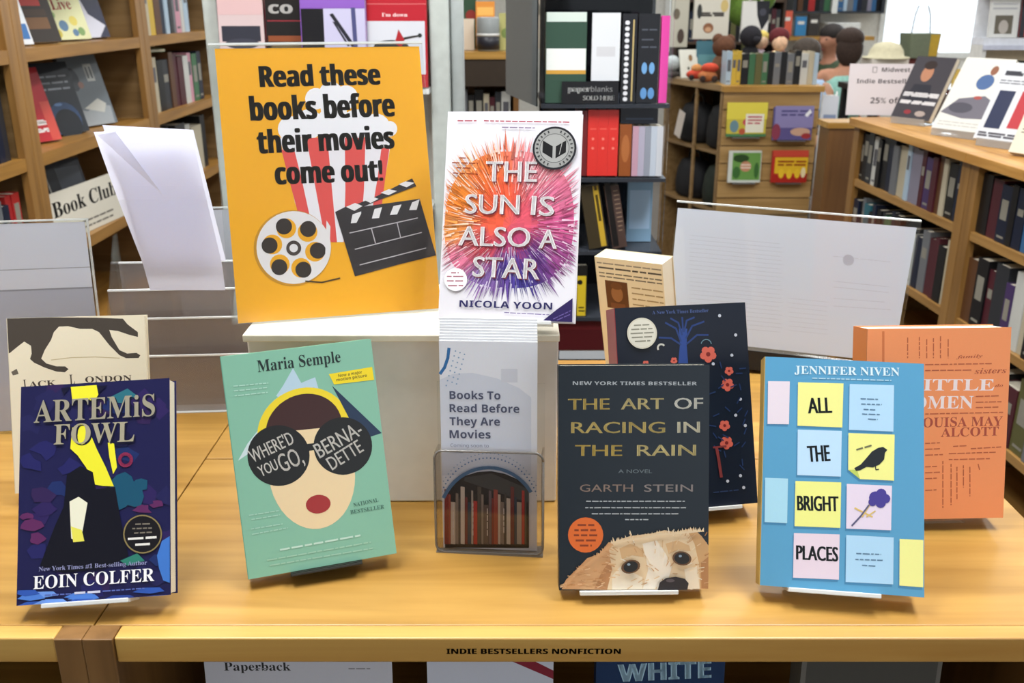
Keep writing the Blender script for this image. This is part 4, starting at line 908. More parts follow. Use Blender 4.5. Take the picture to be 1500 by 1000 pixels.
('p','9ab4d8',[-404,719,-408,713,-414,713,-418,719,-414,725,-407,725]),
('p','6a8cc0',[-359,724,-363,717,-372,716,-376,724,-371,731,-363,732]),
('p','9ab4d8',[-379,755,-383,749,-389,748,-393,754,-389,761,-382,761]),
('p','6a8cc0',[-334,755,-338,748,-346,747,-350,755,-346,763,-338,763]),
('p','9ab4d8',[-352,788,-356,782,-363,782,-366,788,-362,794,-356,795]),
('p','6a8cc0',[-306,784,-311,777,-319,776,-323,784,-319,792,-310,792]),
('p','9ab4d8',[-324,820,-327,813,-334,813,-337,819,-334,825,-327,826]),
('p','6a8cc0',[-278,811,-282,803,-290,803,-294,810,-290,818,-282,818]),
('p','9ab4d8',[-294,848,-297,842,-304,842,-307,848,-304,854,-297,854]),
('p','6a8cc0',[-248,835,-252,827,-260,827,-264,834,-260,842,-252,842]),
('p','9ab4d8',[-262,874,-265,868,-272,868,-275,874,-272,880,-265,880]),
('p','6a8cc0',[-216,856,-220,849,-229,849,-233,856,-229,864,-220,864]),
('p','9ab4d8',[-229,897,-232,891,-239,891,-242,897,-239,903,-232,903]),
('p','6a8cc0',[-184,875,-188,867,-196,867,-200,875,-196,882,-188,883]),
('p','9ab4d8',[-195,917,-198,911,-205,911,-208,917,-205,923,-198,923]),
('p','6a8cc0',[-151,891,-155,883,-163,883,-167,891,-163,898,-155,898]),
('p','9ab4d8',[-160,934,-163,928,-170,928,-173,934,-170,940,-163,940]),
('p','6a8cc0',[-117,904,-121,896,-129,896,-133,904,-129,911,-121,911]),
('p','9ab4d8',[-124,948,-127,942,-134,942,-137,948,-134,954,-127,954]),
('p','6a8cc0',[-82,914,-86,907,-94,906,-98,914,-94,921,-86,922]),
('p','9ab4d8',[-88,959,-91,953,-98,953,-101,959,-98,965,-91,965]),
('p','6a8cc0',[-47,921,-51,914,-59,913,-63,921,-59,928,-51,929]),
('p','9ab4d8',[-51,967,-54,961,-61,960,-64,966,-61,972,-54,973]),
('p','6a8cc0',[-12,925,-16,918,-24,917,-28,925,-24,932,-16,933]),
('p','9ab4d8',[-14,971,-17,965,-24,965,-27,971,-24,977,-17,977]),
('p','6a8cc0',[24,926,19,919,11,918,7,926,11,933,19,934]),
('p','9ab4d8',[23,972,20,966,13,966,10,972,13,978,20,978]),
('p','6a8cc0',[59,924,54,917,46,917,42,924,46,931,55,932]),
('p','9ab4d8',[60,970,57,964,50,964,47,970,50,976,57,976]),
('p','6a8cc0',[93,919,89,912,81,911,77,919,81,926,89,927]),
('p','9ab4d8',[97,964,93,958,87,958,83,964,87,970,93,970]),
('p','6a8cc0',[128,911,124,904,115,903,111,911,115,918,124,919]),
('p','9ab4d8',[133,956,129,950,123,949,119,955,123,962,129,962]),
('p','6a8cc0',[161,900,157,893,149,892,145,900,149,907,157,908]),
('p','9ab4d8',[168,944,165,938,158,938,155,944,158,950,165,950]),
('p','6a8cc0',[194,886,190,879,182,879,178,886,182,894,190,894]),
('p','9ab4d8',[203,929,199,923,193,923,189,929,193,935,199,935]),
('p','6a8cc0',[226,870,222,862,214,862,210,869,214,877,222,877]),
('p','9ab4d8',[236,911,233,905,226,905,223,911,226,917,233,917]),
('p','6a8cc0',[257,850,252,843,244,842,240,850,244,857,253,858]),
('p','9ab4d8',[268,890,265,884,258,884,255,890,258,896,265,896]),
('p','6a8cc0',[286,828,282,821,274,820,270,828,274,835,282,836]),
('p','9ab4d8',[299,866,296,860,289,860,286,866,289,872,296,872]),
('p','6a8cc0',[314,804,310,796,302,796,297,803,302,811,310,811]),
('p','9ab4d8',[329,840,325,833,319,833,315,839,319,845,325,845]),
('p','6a8cc0',[340,776,336,769,328,769,324,776,328,784,336,784]),
('p','9ab4d8',[356,810,353,804,346,804,343,810,346,816,353,816]),
('p','6a8cc0',[365,747,361,739,352,739,348,747,352,754,361,754]),
('p','9ab4d8',[382,779,379,772,372,772,369,778,372,784,379,785]),
('p','6a8cc0',[388,715,383,708,375,708,371,715,375,723,383,723]),
('p','9ab4d8',[406,745,403,738,396,738,393,744,396,750,403,751]),
('p','6a8cc0',[408,682,404,674,396,674,392,681,396,689,404,689]),
('p','9ab4d8',[428,708,425,702,418,702,415,708,418,714,425,715]),
('p','6a8cc0',[427,647,423,639,415,639,411,646,415,654,423,654]),
('p','9ab4d8',[448,670,444,664,438,664,434,670,438,676,444,676]),
('p','6a8cc0',[444,610,439,602,431,602,427,609,431,617,439,617]),
('p','9ab4d8',[449,630,449,624,449,630,449,636]),
('p','6a8cc0',[449,571,449,563,445,563,441,571,445,578,449,579]),
('p','9ab4d8',[449,589,449,583,449,582,449,589,449,595]),
('l','5a86b8',3.35,[-434,519,-404,577,-368,632,-327,681,-281,724,-230,760,-176,790,-120,811,-62,825,-3,831,55,829,113,819,169,800,221,774,271,741,316,701,356,655,391,604]),
 ],
 'poster': [
('p','f6ae20',[-1027,0,1027,0,1027,2744,-1027,2744]),
('p','f4eff4',[31,2221,21,2183,0,2150,-31,2127,-68,2114,-105,2115,-140,2129,-166,2155,-182,2188,-186,2226,-176,2263,-155,2296,-124,2320,-87,2332,-50,2331,-16,2317,11,2292,27,2259]),
('p','f4eff4',[199,2269,188,2227,164,2191,129,2164,89,2151,46,2152,8,2167,-22,2195,-39,2233,-43,2275,-33,2316,-9,2353,26,2379,67,2393,109,2392,147,2377,177,2349,195,2311]),
('p','f4eff4',[349,2229,338,2187,314,2150,279,2123,238,2110,195,2111,157,2126,127,2155,109,2192,105,2234,116,2276,140,2313,174,2339,215,2353,258,2352,296,2337,327,2309,345,2271]),
('p','f4eff4',[233,2123,220,2076,193,2035,154,2005,108,1990,61,1992,18,2009,-16,2041,-36,2083,-40,2130,-28,2177,-1,2218,38,2248,83,2263,131,2262,174,2245,208,2213,228,2171]),
('p','f4eff4',[-232,1922,-243,1878,-268,1841,-304,1813,-346,1799,-389,1801,-428,1817,-459,1847,-477,1886,-481,1930,-470,1973,-445,2010,-410,2038,-368,2052,-325,2051,-285,2034,-254,2005,-236,1966]),
('p','f4eff4',[-24,1961,-37,1909,-67,1864,-110,1831,-161,1815,-213,1817,-260,1836,-297,1872,-319,1918,-323,1970,-310,2022,-281,2067,-238,2100,-188,2117,-136,2115,-88,2096,-51,2061,-29,2014]),
('p','f4eff4',[264,1953,248,1890,212,1835,160,1796,98,1776,35,1778,-22,1802,-67,1844,-94,1901,-99,1964,-83,2026,-47,2080,4,2120,65,2140,128,2139,186,2115,231,2073,259,2016]),
('p','f4eff4',[464,1947,450,1894,420,1848,376,1815,324,1798,271,1800,223,1820,185,1856,162,1903,158,1956,171,2008,202,2054,245,2087,296,2104,350,2102,398,2083,436,2047,459,2000]),
('p','f4eff4',[656,1903,643,1853,613,1809,571,1777,521,1761,469,1762,422,1782,386,1816,364,1862,359,1913,372,1963,402,2007,444,2039,494,2055,545,2054,592,2035,629,2000,652,1955]),
('p','f4eff4',[727,1892,720,1864,704,1840,681,1823,654,1814,625,1815,600,1826,580,1844,568,1869,565,1897,573,1924,589,1948,612,1966,639,1974,667,1974,693,1963,713,1944,725,1920]),
('p','efe8ee',[-468,1838,660,1800,557,1383,394,732,-49,758,-273,777,-374,1180]),
('p','e4534f',[-463,1716,-336,1712,-289,1420,-241,1051,-349,1056,-404,1364]),
('p','e4534f',[-207,1829,4,1822,7,1284,12,754,-103,761,-155,1292]),
('p','e4534f',[180,1816,391,1809,330,1269,240,741,79,750,141,1278]),
('p','e4534f',[545,1695,634,1717,565,1414,494,1075,387,1018,479,1387]),
('t', '1b1410', 'Read these', 'b', -61.1, 235.4, 119.9, 20.87, 0.1, 1.0),
('t', '1b1410', 'books before', 'b', -73.0, 201.9, 144.0, 23.38, 0.2, 1.0),
('t', '1b1410', 'their movies', 'b', -68.7, 168.8, 136.3, 22.77, 0.1, 1.0),
('t', '1b1410', 'come out!', 'b', -54.2, 137.0, 107.2, 22.17, -0.5, 1.0),
('p','c98f28',[-51,696,-61,636,-80,578,-108,524,-144,474,-187,431,-236,395,-291,367,-348,348,-408,338,-468,337,-527,346,-584,364,-637,391,-685,425,-727,467,-762,515,-788,568,-806,624,-815,683,-815,742,-806,801,-787,858,-760,912,-725,961,-683,1004,-634,1041,-581,1069,-524,1089,-465,1100,-405,1102,-345,1094,-288,1077,-234,1051,-185,1017,-142,975,-106,927,-78,874,-60,817,-50,757]),
('p','e9e2e4',[-53,702,-63,645,-81,589,-108,537,-143,489,-184,448,-232,413,-284,386,-339,368,-397,358,-455,357,-512,366,-566,383,-617,409,-663,442,-704,482,-737,528,-763,579,-780,633,-789,689,-788,747,-779,803,-761,858,-735,910,-701,957,-661,998,-614,1033,-563,1061,-508,1080,-451,1091,-393,1092,-336,1085,-281,1068,-229,1043,-182,1010,-141,970,-106,924,-80,873,-62,818,-53,761]),
('p','f0aa22',[-117,663,-126,629,-146,599,-174,579,-207,569,-242,571,-273,585,-297,609,-312,640,-315,675,-306,709,-287,738,-258,759,-225,769,-191,767,-160,753,-135,729,-120,698]),
('p','362d2a',[-106,673,-114,645,-130,621,-153,604,-180,596,-208,598,-234,609,-254,629,-266,655,-268,683,-261,711,-245,735,-222,752,-195,760,-167,758,-141,747,-121,727,-109,702]),
('p','f0aa22',[-270,508,-279,474,-298,445,-326,424,-359,414,-393,417,-424,431,-448,455,-463,486,-466,521,-457,554,-438,584,-410,604,-377,614,-343,612,-312,598,-287,574,-273,543]),
('p','362d2a',[-266,488,-273,461,-289,437,-312,420,-339,412,-367,414,-393,425,-412,445,-424,471,-427,499,-420,527,-404,550,-381,567,-354,575,-326,574,-300,562,-280,542,-269,517]),
('p','f0aa22',[-477,558,-486,525,-506,496,-533,475,-566,465,-600,467,-630,481,-654,505,-669,536,-672,571,-663,605,-644,634,-616,654,-583,664,-550,662,-519,648,-495,624,-480,593]),
('p','362d2a',[-502,530,-509,502,-525,479,-548,462,-575,454,-602,456,-627,467,-647,487,-659,512,-661,540,-654,568,-638,591,-616,608,-589,616,-561,615,-536,603,-516,584,-505,558]),
('p','f0aa22',[-534,762,-542,728,-562,699,-589,679,-622,669,-656,671,-686,685,-710,708,-724,739,-727,774,-719,807,-699,836,-672,857,-639,867,-606,865,-575,852,-551,828,-537,797]),
('p','362d2a',[-580,754,-587,726,-603,703,-625,686,-652,678,-679,679,-704,691,-724,710,-735,735,-738,764,-731,791,-715,815,-693,832,-666,840,-638,838,-613,827,-594,808,-582,782]),
('p','f0aa22',[-383,917,-392,883,-411,854,-439,833,-472,823,-506,825,-537,839,-561,862,-575,893,-578,928,-569,962,-550,991,-522,1012,-490,1022,-456,1020,-425,1006,-401,983,-386,952]),
('p','362d2a',[-422,938,-429,911,-445,887,-468,870,-495,861,-523,863,-548,874,-568,894,-579,919,-582,947,-575,975,-559,999,-536,1016,-509,1024,-482,1023,-456,1011,-437,992,-425,967]),
('p','f0aa22',[-175,868,-183,834,-203,805,-231,784,-264,774,-299,776,-330,790,-354,813,-369,845,-372,879,-363,913,-343,942,-315,963,-282,974,-248,972,-217,958,-192,934,-178,903]),
('p','362d2a',[-185,899,-193,871,-209,847,-232,830,-259,822,-287,823,-312,835,-332,854,-344,880,-347,908,-339,936,-323,960,-300,977,-273,985,-245,984,-220,973,-200,953,-188,928]),
('p','4a3f3c',[-350,714,-354,695,-363,677,-377,662,-393,651,-411,644,-431,643,-450,647,-467,655,-481,668,-492,685,-498,703,-498,723,-494,743,-485,760,-472,775,-456,787,-438,793,-418,795,-399,791,-382,782,-368,769,-357,753,-351,734]),
('p','e9e2e4',[-383,716,-385,705,-390,695,-398,687,-407,681,-417,677,-428,676,-439,678,-448,683,-456,690,-462,700,-465,710,-466,721,-464,732,-459,742,-451,750,-442,757,-432,760,-421,761,-410,759,-401,754,-393,747,-387,738,-383,727]),
('p','e9e2e4',[-126,553,-76,612,-41,917,-75,981]),
('l','4a3a20',1.42,[-336,377,-173,353,11,384]),
('p','332d30',[19,1062,133,1112,224,1095,899,1155,1023,556,606,481,165,392]),
('p','332d30',[19,1062,416,1187,838,1371,875,1288,444,1152,132,1031]),
('p','ece6e8',[133,1108,228,1144,302,1109,215,1064]),
('p','ece6e8',[322,1170,405,1200,471,1175,387,1136]),
('p','ece6e8',[498,1236,585,1270,670,1247,579,1208]),
('p','ece6e8',[692,1315,766,1343,859,1323,773,1280]),
('p','ece6e8',[193,1028,282,1054,280,1030,226,940,167,937]),
('p','ece6e8',[422,1072,501,1087,461,977,386,975]),
('p','ece6e8',[620,1093,705,1105,650,1004,575,1002]),
('p','ece6e8',[817,1121,898,1149,857,1041,779,1042]),
('l','c4bcc0',0.99,[147,839,860,956]),
('l','c4bcc0',0.99,[188,669,891,803]),
('l','c4bcc0',0.99,[224,506,922,638]),
('l','c4bcc0',0.99,[374,870,402,719]),
('l','c4bcc0',0.99,[643,917,667,759]),
 ],
 'sheet': [
('p','eaeefc',[-1540,0,1540,0,1540,1865,-1540,1865]),
('b','d3d6e2',0.56,[-1343,1502,-1323,1502,-1314,1502,-1272,1501,-1263,1501,-1221,1501,-1212,1501,-1186,1501,-1177,1501,-1152,1501,-1142,1500,-1113,1500,-1104,1500,-1066,1500,-1057,1500,-1027,1500,-1018,1500,-995,1499,-986,1499,-951,1499,-942,1499,-916,1499,-907,1499,-848,1498,-839,1498,-778,1498,-769,1498,-748,1498,-739,1498,-689,1497,-680,1497,-636,1497,-627,1497,-568,1496,-559,1496,-511,1496,-502,1496,-459,1496,-450,1496,-400,1495,-391,1495,-356,1495,-347,1495,-298,1494,-289,1494,-234,1494,-225,1494,-186,1494,-177,1494,-142,1493,-1337,1443,-1281,1443,-1272,1443,-1208,1443,-1199,1443,-1172,1443,-1163,1443,-1120,1442,-1111,1442,-1049,1442,-1040,1442,-992,1442,-983,1442,-925,1442,-916,1442,-853,1441,-844,1441,-817,1441,-808,1441,-778,1441,-769,1441,-711,1441,-702,1441,-643,1440,-634,1440,-581,1440,-572,1440,-538,1440,-529,1440,-490,1440,-481,1440,-435,1439,-426,1439,-385,1439,-377,1439,-337,1439,-328,1439,-290,1439,-281,1439,-224,1438,-215,1438,-188,1438,-180,1438,-131,1438,-122,1438,-115,1438,-1331,1385,-1270,1385,-1261,1385,-1239,1385,-1230,1385,-1182,1385,-1173,1385,-1124,1384,-1115,1384,-1075,1384,-1066,1384,-1044,1384,-1035,1384,-1014,1384,-1005,1384,-978,1384,-969,1384,-914,1384,-905,1384,-879,1384,-870,1384,-845,1384,-836,1384,-801,1384,-792,1384,-751,1384,-742,1384,-692,1384,-683,1384,-628,1383,-619,1383,-588,1383,-580,1383,-520,1383,-511,1383,-491,1383,-483,1383,-447,1383,-438,1383,-410,1383,-402,1383,-368,1383,-359,1383,-320,1383,-312,1383,-271,1383,-262,1383,-225,1383,-216,1383,-188,1383,-179,1383,-151,1382,-142,1382,-113,1382,-105,1382,-88,1382,-1325,1326,-1287,1326,-1278,1326,-1232,1326,-1223,1326,-1181,1325,-1172,1325,-1133,1325,-1124,1325,-1071,1325,-1062,1325,-1018,1325,-1009,1325,-976,1325,-967,1325,-904,1324,-895,1324,-866,1324,-857,1324,-831,1324,-822,1324,-776,1324,-767,1324,-725,1324,-717,1323,-689,1323,-680,1323,-656,1323,-647,1323,-604,1323,-595,1323,-563,1323,-555,1323,-531,1323,-522,1323,-481,1322,-473,1322,-426,1322,-417,1322,-396,1322,-387,1322,-346,1322,-337,1322,-315,1322,-306,1322,-252,1321,-244,1321,-191,1321,-183,1321,-152,1321,-144,1321,-121,1321,-1320,1267,-1258,1267,-1249,1267,-1206,1267,-1197,1267,-1172,1267,-1162,1267,-1138,1267,-1129,1267,-1071,1267,-1062,1267,-1018,1267,-1009,1267,-978,1267,-969,1267,-924,1266,-915,1266,-881,1266,-872,1266,-818,1266,-809,1266,-767,1266,-758,1266,-696,1266,-687,1266,-645,1266,-636,1266,-577,1266,-568,1266,-538,1266,-529,1266,-486,1266,-478,1266,-436,1266,-427,1266,-372,1266,-364,1266,-341,1266,-333,1265,-277,1265,-268,1265,-214,1265,-205,1265,-168,1265,-159,1265,-139,1265,-130,1265,-93,1265,-1314,1208,-1263,1208,-1254,1208,-1193,1208,-1184,1208,-1139,1208,-1130,1208,-1066,1208,-1057,1208,-1024,1208,-1015,1208,-980,1208,-971,1208,-919,1208,-910,1208,-859,1208,-850,1208,-798,1209,-789,1209,-730,1209,-721,1209,-670,1209,-661,1209,-611,1209,-602,1209,-546,1209,-537,1209,-489,1209,-480,1209,-448,1209,-439,1209,-383,1209,-374,1209,-344,1209,-335,1209,-285,1209,-277,1209,-234,1209,-225,1209,-190,1209,-181,1209,-154,1209,-145,1209,-88,1209,-79,1209,-66,1209,-1308,1149,-1252,1149,-1243,1149,-1192,1149,-1183,1149,-1142,1149,-1133,1149,-1084,1149,-1074,1149,-1042,1148,-1033,1148,-975,1148,-966,1148,-938,1148,-929,1148,-884,1148,-875,1148,-835,1148,-826,1148,-776,1148,-767,1148,-726,1148,-717,1148,-656,1148,-647,1148,-589,1148,-580,1148,-521,1148,-512,1148,-492,1148,-483,1148,-457,1148,-448,1148,-408,1148,-399,1148,-348,1147,-339,1147,-304,1147,-295,1147,-251,1147,-242,1147,-221,1147,-213,1147,-165,1147,-157,1147,-108,1147,-1302,1089,-1264,1089,-1255,1089,-1229,1090,-1220,1090,-1182,1090,-1173,1090,-1119,1090,-1110,1090,-1064,1090,-1055,1090,-996,1090,-987,1090,-941,1090,-932,1090,-905,1090,-896,1090,-850,1090,-841,1090,-819,1090,-810,1090,-757,1090,-748,1090,-720,1090,-711,1090,-651,1090,-642,1090,-602,1090,-593,1090,-554,1090,-545,1090,-520,1090,-511,1090,-456,1090,-447,1090,-387,1091,-378,1091,-328,1091,-319,1091,-271,1091,-262,1091,-212,1091,-203,1091,-151,1091,-142,1091,-92,1091,-83,1091,-71,1091,-1296,1030,-1246,1030,-1237,1030,-1176,1030,-1167,1030,-1146,1030,-1136,1030,-1109,1031,-1099,1031,-1045,1031,-1036,1031,-1015,1031,-1006,1031,-974,1031,-965,1031,-906,1031,-897,1031,-861,1032,-852,1032,-792,1032,-783,1032,-751,1032,-742,1032,-705,1032,-697,1032,-672,1032,-663,1032,-608,1032,-599,1033,-538,1033,-529,1033,-501,1033,-492,1033,-459,1033,-451,1033,-401,1033,-393,1033,-370,1033,-361,1033,-341,1033,-332,1034,-298,1034,-289,1034,-253,1034,-244,1034,-201,1034,-192,1034,-149,1034,-140,1034,-107,1034,-98,1034,-60,1035,-51,1035,-44,1035,-1290,970,-1261,970,-1252,970,-1197,970,-1188,970,-1162,970,-1153,970,-1113,970,-1103,970,-1078,970,-1069,970,-1013,971,-1003,971,-946,971,-937,971,-912,971,-903,971,-851,971,-842,971,-781,971,-772,971,-735,971,-726,971,-672,971,-663,971,-602,971,-593,971,-574,971,-565,971,-533,971,-524,971,-503,971,-494,971,-466,971,-457,971,-438,971,-429,971,-408,971,-399,971,-351,972,-342,972,-310,972,-301,972,-245,972,-236,972,-202,972,-193,972,-133,972,-125,972,-100,972,-91,972,-77,972,-1284,910,-1251,910,-1242,910,-1185,911,-1176,911,-1141,911,-1132,911,-1107,911,-1098,911,-1058,911,-1048,911,-1017,911,-1008,911,-955,912,-946,912,-893,912,-884,912,-864,912,-855,912,-835,912,-826,912,-766,912,-756,912,-723,913,-714,913,-681,913,-672,913,-640,913,-631,913,-601,913,-592,913,-538,913,-529,913,-498,914,-489,914,-438,914,-429,914,-380,914,-371,914,-327,914,-318,914,-269,914,-260,914,-233,915,-224,915,-185,915,-176,915,-135,915,-126,915,-106,915,-97,915,-69,915,-60,915,-49,915,-1279,850,-1229,851,-1219,851,-1155,851,-1146,851,-1109,851,-1100,851,-1046,852,-1036,852,-990,852,-980,852,-934,853,-924,853,-900,853,-891,853,-861,853,-852,853,-829,853,-820,853,-778,854,-769,854,-734,854,-725,854,-697,854,-688,854,-651,854,-642,854,-599,855,-590,855,-539,855,-530,855,-485,856,-476,856,-428,856,-419,856,-373,856,-364,856,-328,857,-319,857,-286,857,-277,857,-233,857,-224,857,-171,858,-163,858,-103,858,-94,858,-38,859,-30,859,-22,859,-1273,790,-1215,790,-1206,790,-1185,790,-1176,790,-1119,791,-1110,791,-1081,791,-1072,791,-1021,791,-1012,791,-955,791,-946,791,-912,792,-903,792,-865,792,-856,792,-792,792,-783,792,-752,792,-743,792,-689,793,-680,793,-643,793,-634,793,-600,793,-591,793,-537,793,-528,793,-489,793,-480,794,-429,794,-420,794,-390,794,-382,794,-326,794,-317,794,-266,794,-257,794,-215,795,-206,795,-152,795,-143,795,-83,795,-75,795,-54,795,-1267,730,-1233,730,-1224,730,-1171,730,-1162,730,-1114,731,-1105,731,-1047,731,-1038,731,-999,732,-990,732,-950,732,-941,732,-917,732,-908,732,-878,732,-869,732,-826,733,-817,733,-773,733,-764,733,-712,734,-703,734,-671,734,-662,734,-637,734,-628,734,-601,734,-591,734,-553,735,-544,735,-516,735,-507,735,-482,735,-473,735,-421,736,-412,736,-352,736,-343,736,-322,736,-313,736,-292,737,-283,737,-251,737,-242,737,-197,737,-188,737,-127,738,-118,738,-74,738,-65,738,-27,738,-1261,669,-1211,670,-1202,670,-1138,670,-1129,670,-1070,671,-1061,671,-1025,671,-1016,672,-958,672,-949,672,-918,672,-909,673,-844,673,-835,673,-797,674,-788,674,-744,674,-735,674,-686,675,-677,675,-643,675,-634,675,-575,676,-566,676,-502,676,-493,677,-448,677,-439,677,-410,677,-401,677,-369,678,-360,678,-304,678,-295,678,-251,679,-242,679,-199,679,-190,679,-164,680,-155,680,-103,680,-94,680,-68,681,-59,681,-32,681,-23,681,1,681,-1255,608,-1206,609,-1197,609,-1169,609,-1159,609,-1097,610,-1087,610,-1035,610,-1026,610,-970,611,-960,611,-905,611,-896,611,-852,611,-843,611,-795,612,-786,612,-766,612,-756,612,-710,612,-701,613,-654,613,-645,613,-596,613,-586,613,-558,614,-549,614,-515,614,-506,614,-443,614,-434,614,-402,615,-393,615,-343,615,-334,615,-302,615,-293,615,-249,616,-240,616,-182,616,-173,616,-117,617,-108,617,-88,617,-79,617,-41,617,-1249,548,-1211,548,-1201,548,-1140,549,-1131,549,-1109,549,-1100,549,-1060,549,-1050,550,-986,550,-976,550,-955,551,-946,551,-896,551,-886,551,-833,552,-824,552,-800,552,-791,552,-759,552,-750,553,-709,553,-700,553,-671,553,-662,553,-600,554,-591,554,-540,555,-530,555,-507,555,-498,555,-439,556,-430,556,-397,556,-388,556,-351,557,-342,557,-295,557,-286,557,-245,558,-236,558,-192,558,-183,558,-122,559,-113,559,-77,559,-68,559,-26,560,-17,560,-4,560,-1243,487,-1221,487,-1212,487,-1168,488,-1159,488,-1134,488,-1125,488,-1074,489,-1065,489,-1035,489,-1025,489,-982,490,-973,490,-916,491,-907,491,-855,491,-846,492,-807,492,-798,492,-747,493,-738,493,-704,493,-695,493,-634,494,-625,494,-591,495,-582,495,-535,495,-526,496,-486,496,-477,496,-456,496,-447,497,-409,497,-400,497,-354,498,-345,498,-305,498,-296,498,-234,499,-225,499,-200,500,-191,500,-139,500,-130,501,-83,501,-74,501,-39,502,-30,502,14,502,-1237,425,-1211,426,-1202,426,-1154,426,-1145,426,-1119,427,-1110,427,-1062,427,-1053,427,-995,428,-986,428,-947,428,-938,428,-916,429,-907,429,-877,429,-868,429,-822,430,-813,430,-765,430,-756,430,-693,431,-684,431,-624,432,-615,432,-582,432,-573,432,-548,432,-539,433,-482,433,-473,433,-430,434,-421,434,-358,434,-349,435,-327,435,-318,435,-283,435,-274,435,-221,436,-212,436,-168,436,-159,436,-103,437,-94,437,-41,438,-33,438,-9,438,-1231,364,-1193,365,-1184,365,-1153,365,-1144,365,-1087,366,-1078,366,-1038,367,-1028,367,-970,367,-960,368,-897,368,-888,368,-852,369,-843,369,-807,370,-798,370,-756,370,-747,370,-693,371,-684,371,-664,371,-655,371,-615,372,-606,372,-550,373,-541,373,-515,373,-506,373,-452,374,-443,374,-408,375,-399,375,-378,375,-369,375,-317,376,-308,376,-250,377,-241,377,-177,378,-168,378,-142,378,-133,378,-88,379,-79,379,-47,379,-39,379,18,380,-1225,302,-1200,303,-1191,303,-1163,303,-1154,304,-1130,304,-1121,304,-1087,305,-1078,305,-1014,306,-1005,306,-968,306,-959,307,-913,307,-904,307,-866,308,-857,308,-792,309,-783,309,-730,310,-721,310,-663,311,-654,311,-629,312,-620,312,-557,313,-548,313,-516,314,-507,314,-457,314,-447,315,-415,315,-405,315,-357,316,-348,316,-327,316,-318,317,-281,317,-272,317,-210,318,-201,318,-175,319,-166,319,-130,320,-121,320,-60,321,-51,321,-32,321,-23,321,34,322,43,322,46,322,-1219,241,-1162,242,-1153,242,-1092,242,-1083,243,-1045,243,-1036,243,-1002,244,-993,244,-949,244,-940,244,-907,245,-897,245,-866,245,-857,246,-834,246,-825,246,-789,246,-780,247,-753,247,-744,247,-690,248,-680,248,-630,249,-621,249,-562,250,-553,250,-511,250,-502,250,-472,251,-463,251,-409,252,-399,252,-371,252,-362,252,-326,253,-317,253,-269,253,-260,254,-212,254,-203,254,-162,255,-153,255,-105,256,-96,256,-67,256,-58,256,-18,257,-9,257,13,257]),
('b','d8dae6',0.78,[565,1390,637,1389,649,1389,675,1389,687,1389,751,1388,762,1388,832,1387,844,1387,899,1387,911,1387,950,1386,961,1386,998,1386,1010,1386,1080,1385,1092,1385,1127,1384,1139,1384,1169,1384,1181,1384,1246,1383,1258,1383,1292,1383,613,1051,639,1051,651,1051,708,1051,720,1051,794,1050,806,1050,868,1049,880,1049,949,1049,961,1049,1004,1048,1016,1048,1096,1047,1107,1047,1175,1047,1187,1047,1244,1046,1256,1046,1290,1046,1301,1046,1322,1046,624,972,691,972,703,972,755,972,767,972,819,971,831,971,893,971,905,971,962,970,974,970,1038,970,1050,970,1111,969,1123,969,1196,969,1208,969,1264,968,1276,968,1334,968,647,814,692,815,704,815,735,816,747,817,791,818,803,818,836,819,848,819,923,821,935,822,963,823,975,823,1038,825,1050,825,1108,827,1120,827,1194,829,1206,829,1243,830,1255,831,1307,832,662,708,709,709,721,710,792,712,804,713,848,714,860,715,939,718,951,718,996,720,1008,720,1043,722,1055,722,1104,724,1116,724,1147,726,1159,726,1233,729,1245,729,1280,731,1291,731,1339,733,1351,733,1395,735]),
('p','dcdee8',[837,1364,833,1324,811,1294,777,1280,739,1286,708,1312,693,1350,697,1390,719,1421,754,1434,791,1427,822,1402]),
('b','d8dae6',0.56,[78,752,105,752,114,752,133,752,142,752,181,753,190,753,241,753,250,753,287,753,296,753,336,753,344,753,364,753,372,753,412,753,421,753,481,753,490,753,545,753,554,753,581,753,86,688,110,688,119,688,177,688,186,688,243,688,251,688,277,688,286,688,333,688,341,688,361,688,370,688,394,688,402,688,435,688,444,688,469,689,478,689,530,689,539,689,590,689,95,623,129,623,138,623,171,623,179,623,203,623,212,623,235,624,243,624,294,624,302,624,348,624,356,624,378,624,386,624,426,624,435,624,471,624,480,624,536,624,544,624,594,625,103,558,149,558,157,558,201,559,210,559,270,559,279,559,341,559,350,559,384,559,393,559,422,559,431,559,484,560,493,560,515,560,523,560,558,560,567,560,588,560,597,560,608,560,111,493,133,493,142,493,174,493,183,493,237,494,246,494,305,494,313,494,367,494,376,494,419,495,428,495,474,495,483,495,517,495,526,495,552,495,561,495,599,495,608,496,617,496,120,428,142,428,150,428,170,428,179,428,232,428,241,429,273,429,282,429,332,429,341,429,392,429,401,429,461,430,470,430,506,430,515,430,549,430,558,430,612,431,621,431,626,431,128,362,176,363,185,363,240,363,249,363,296,364,305,364,366,364,375,364,409,364,418,364,469,365,478,365,538,365,547,365,581,366,589,366,635,366,137,297,172,297,181,297,220,297,229,297,252,298,261,298,280,298,289,298,342,298,351,298,390,299,398,299,445,299,454,299,505,300,514,300,551,300,560,300,595,300,604,300,630,301,639,301,644,301]),
 ],
}
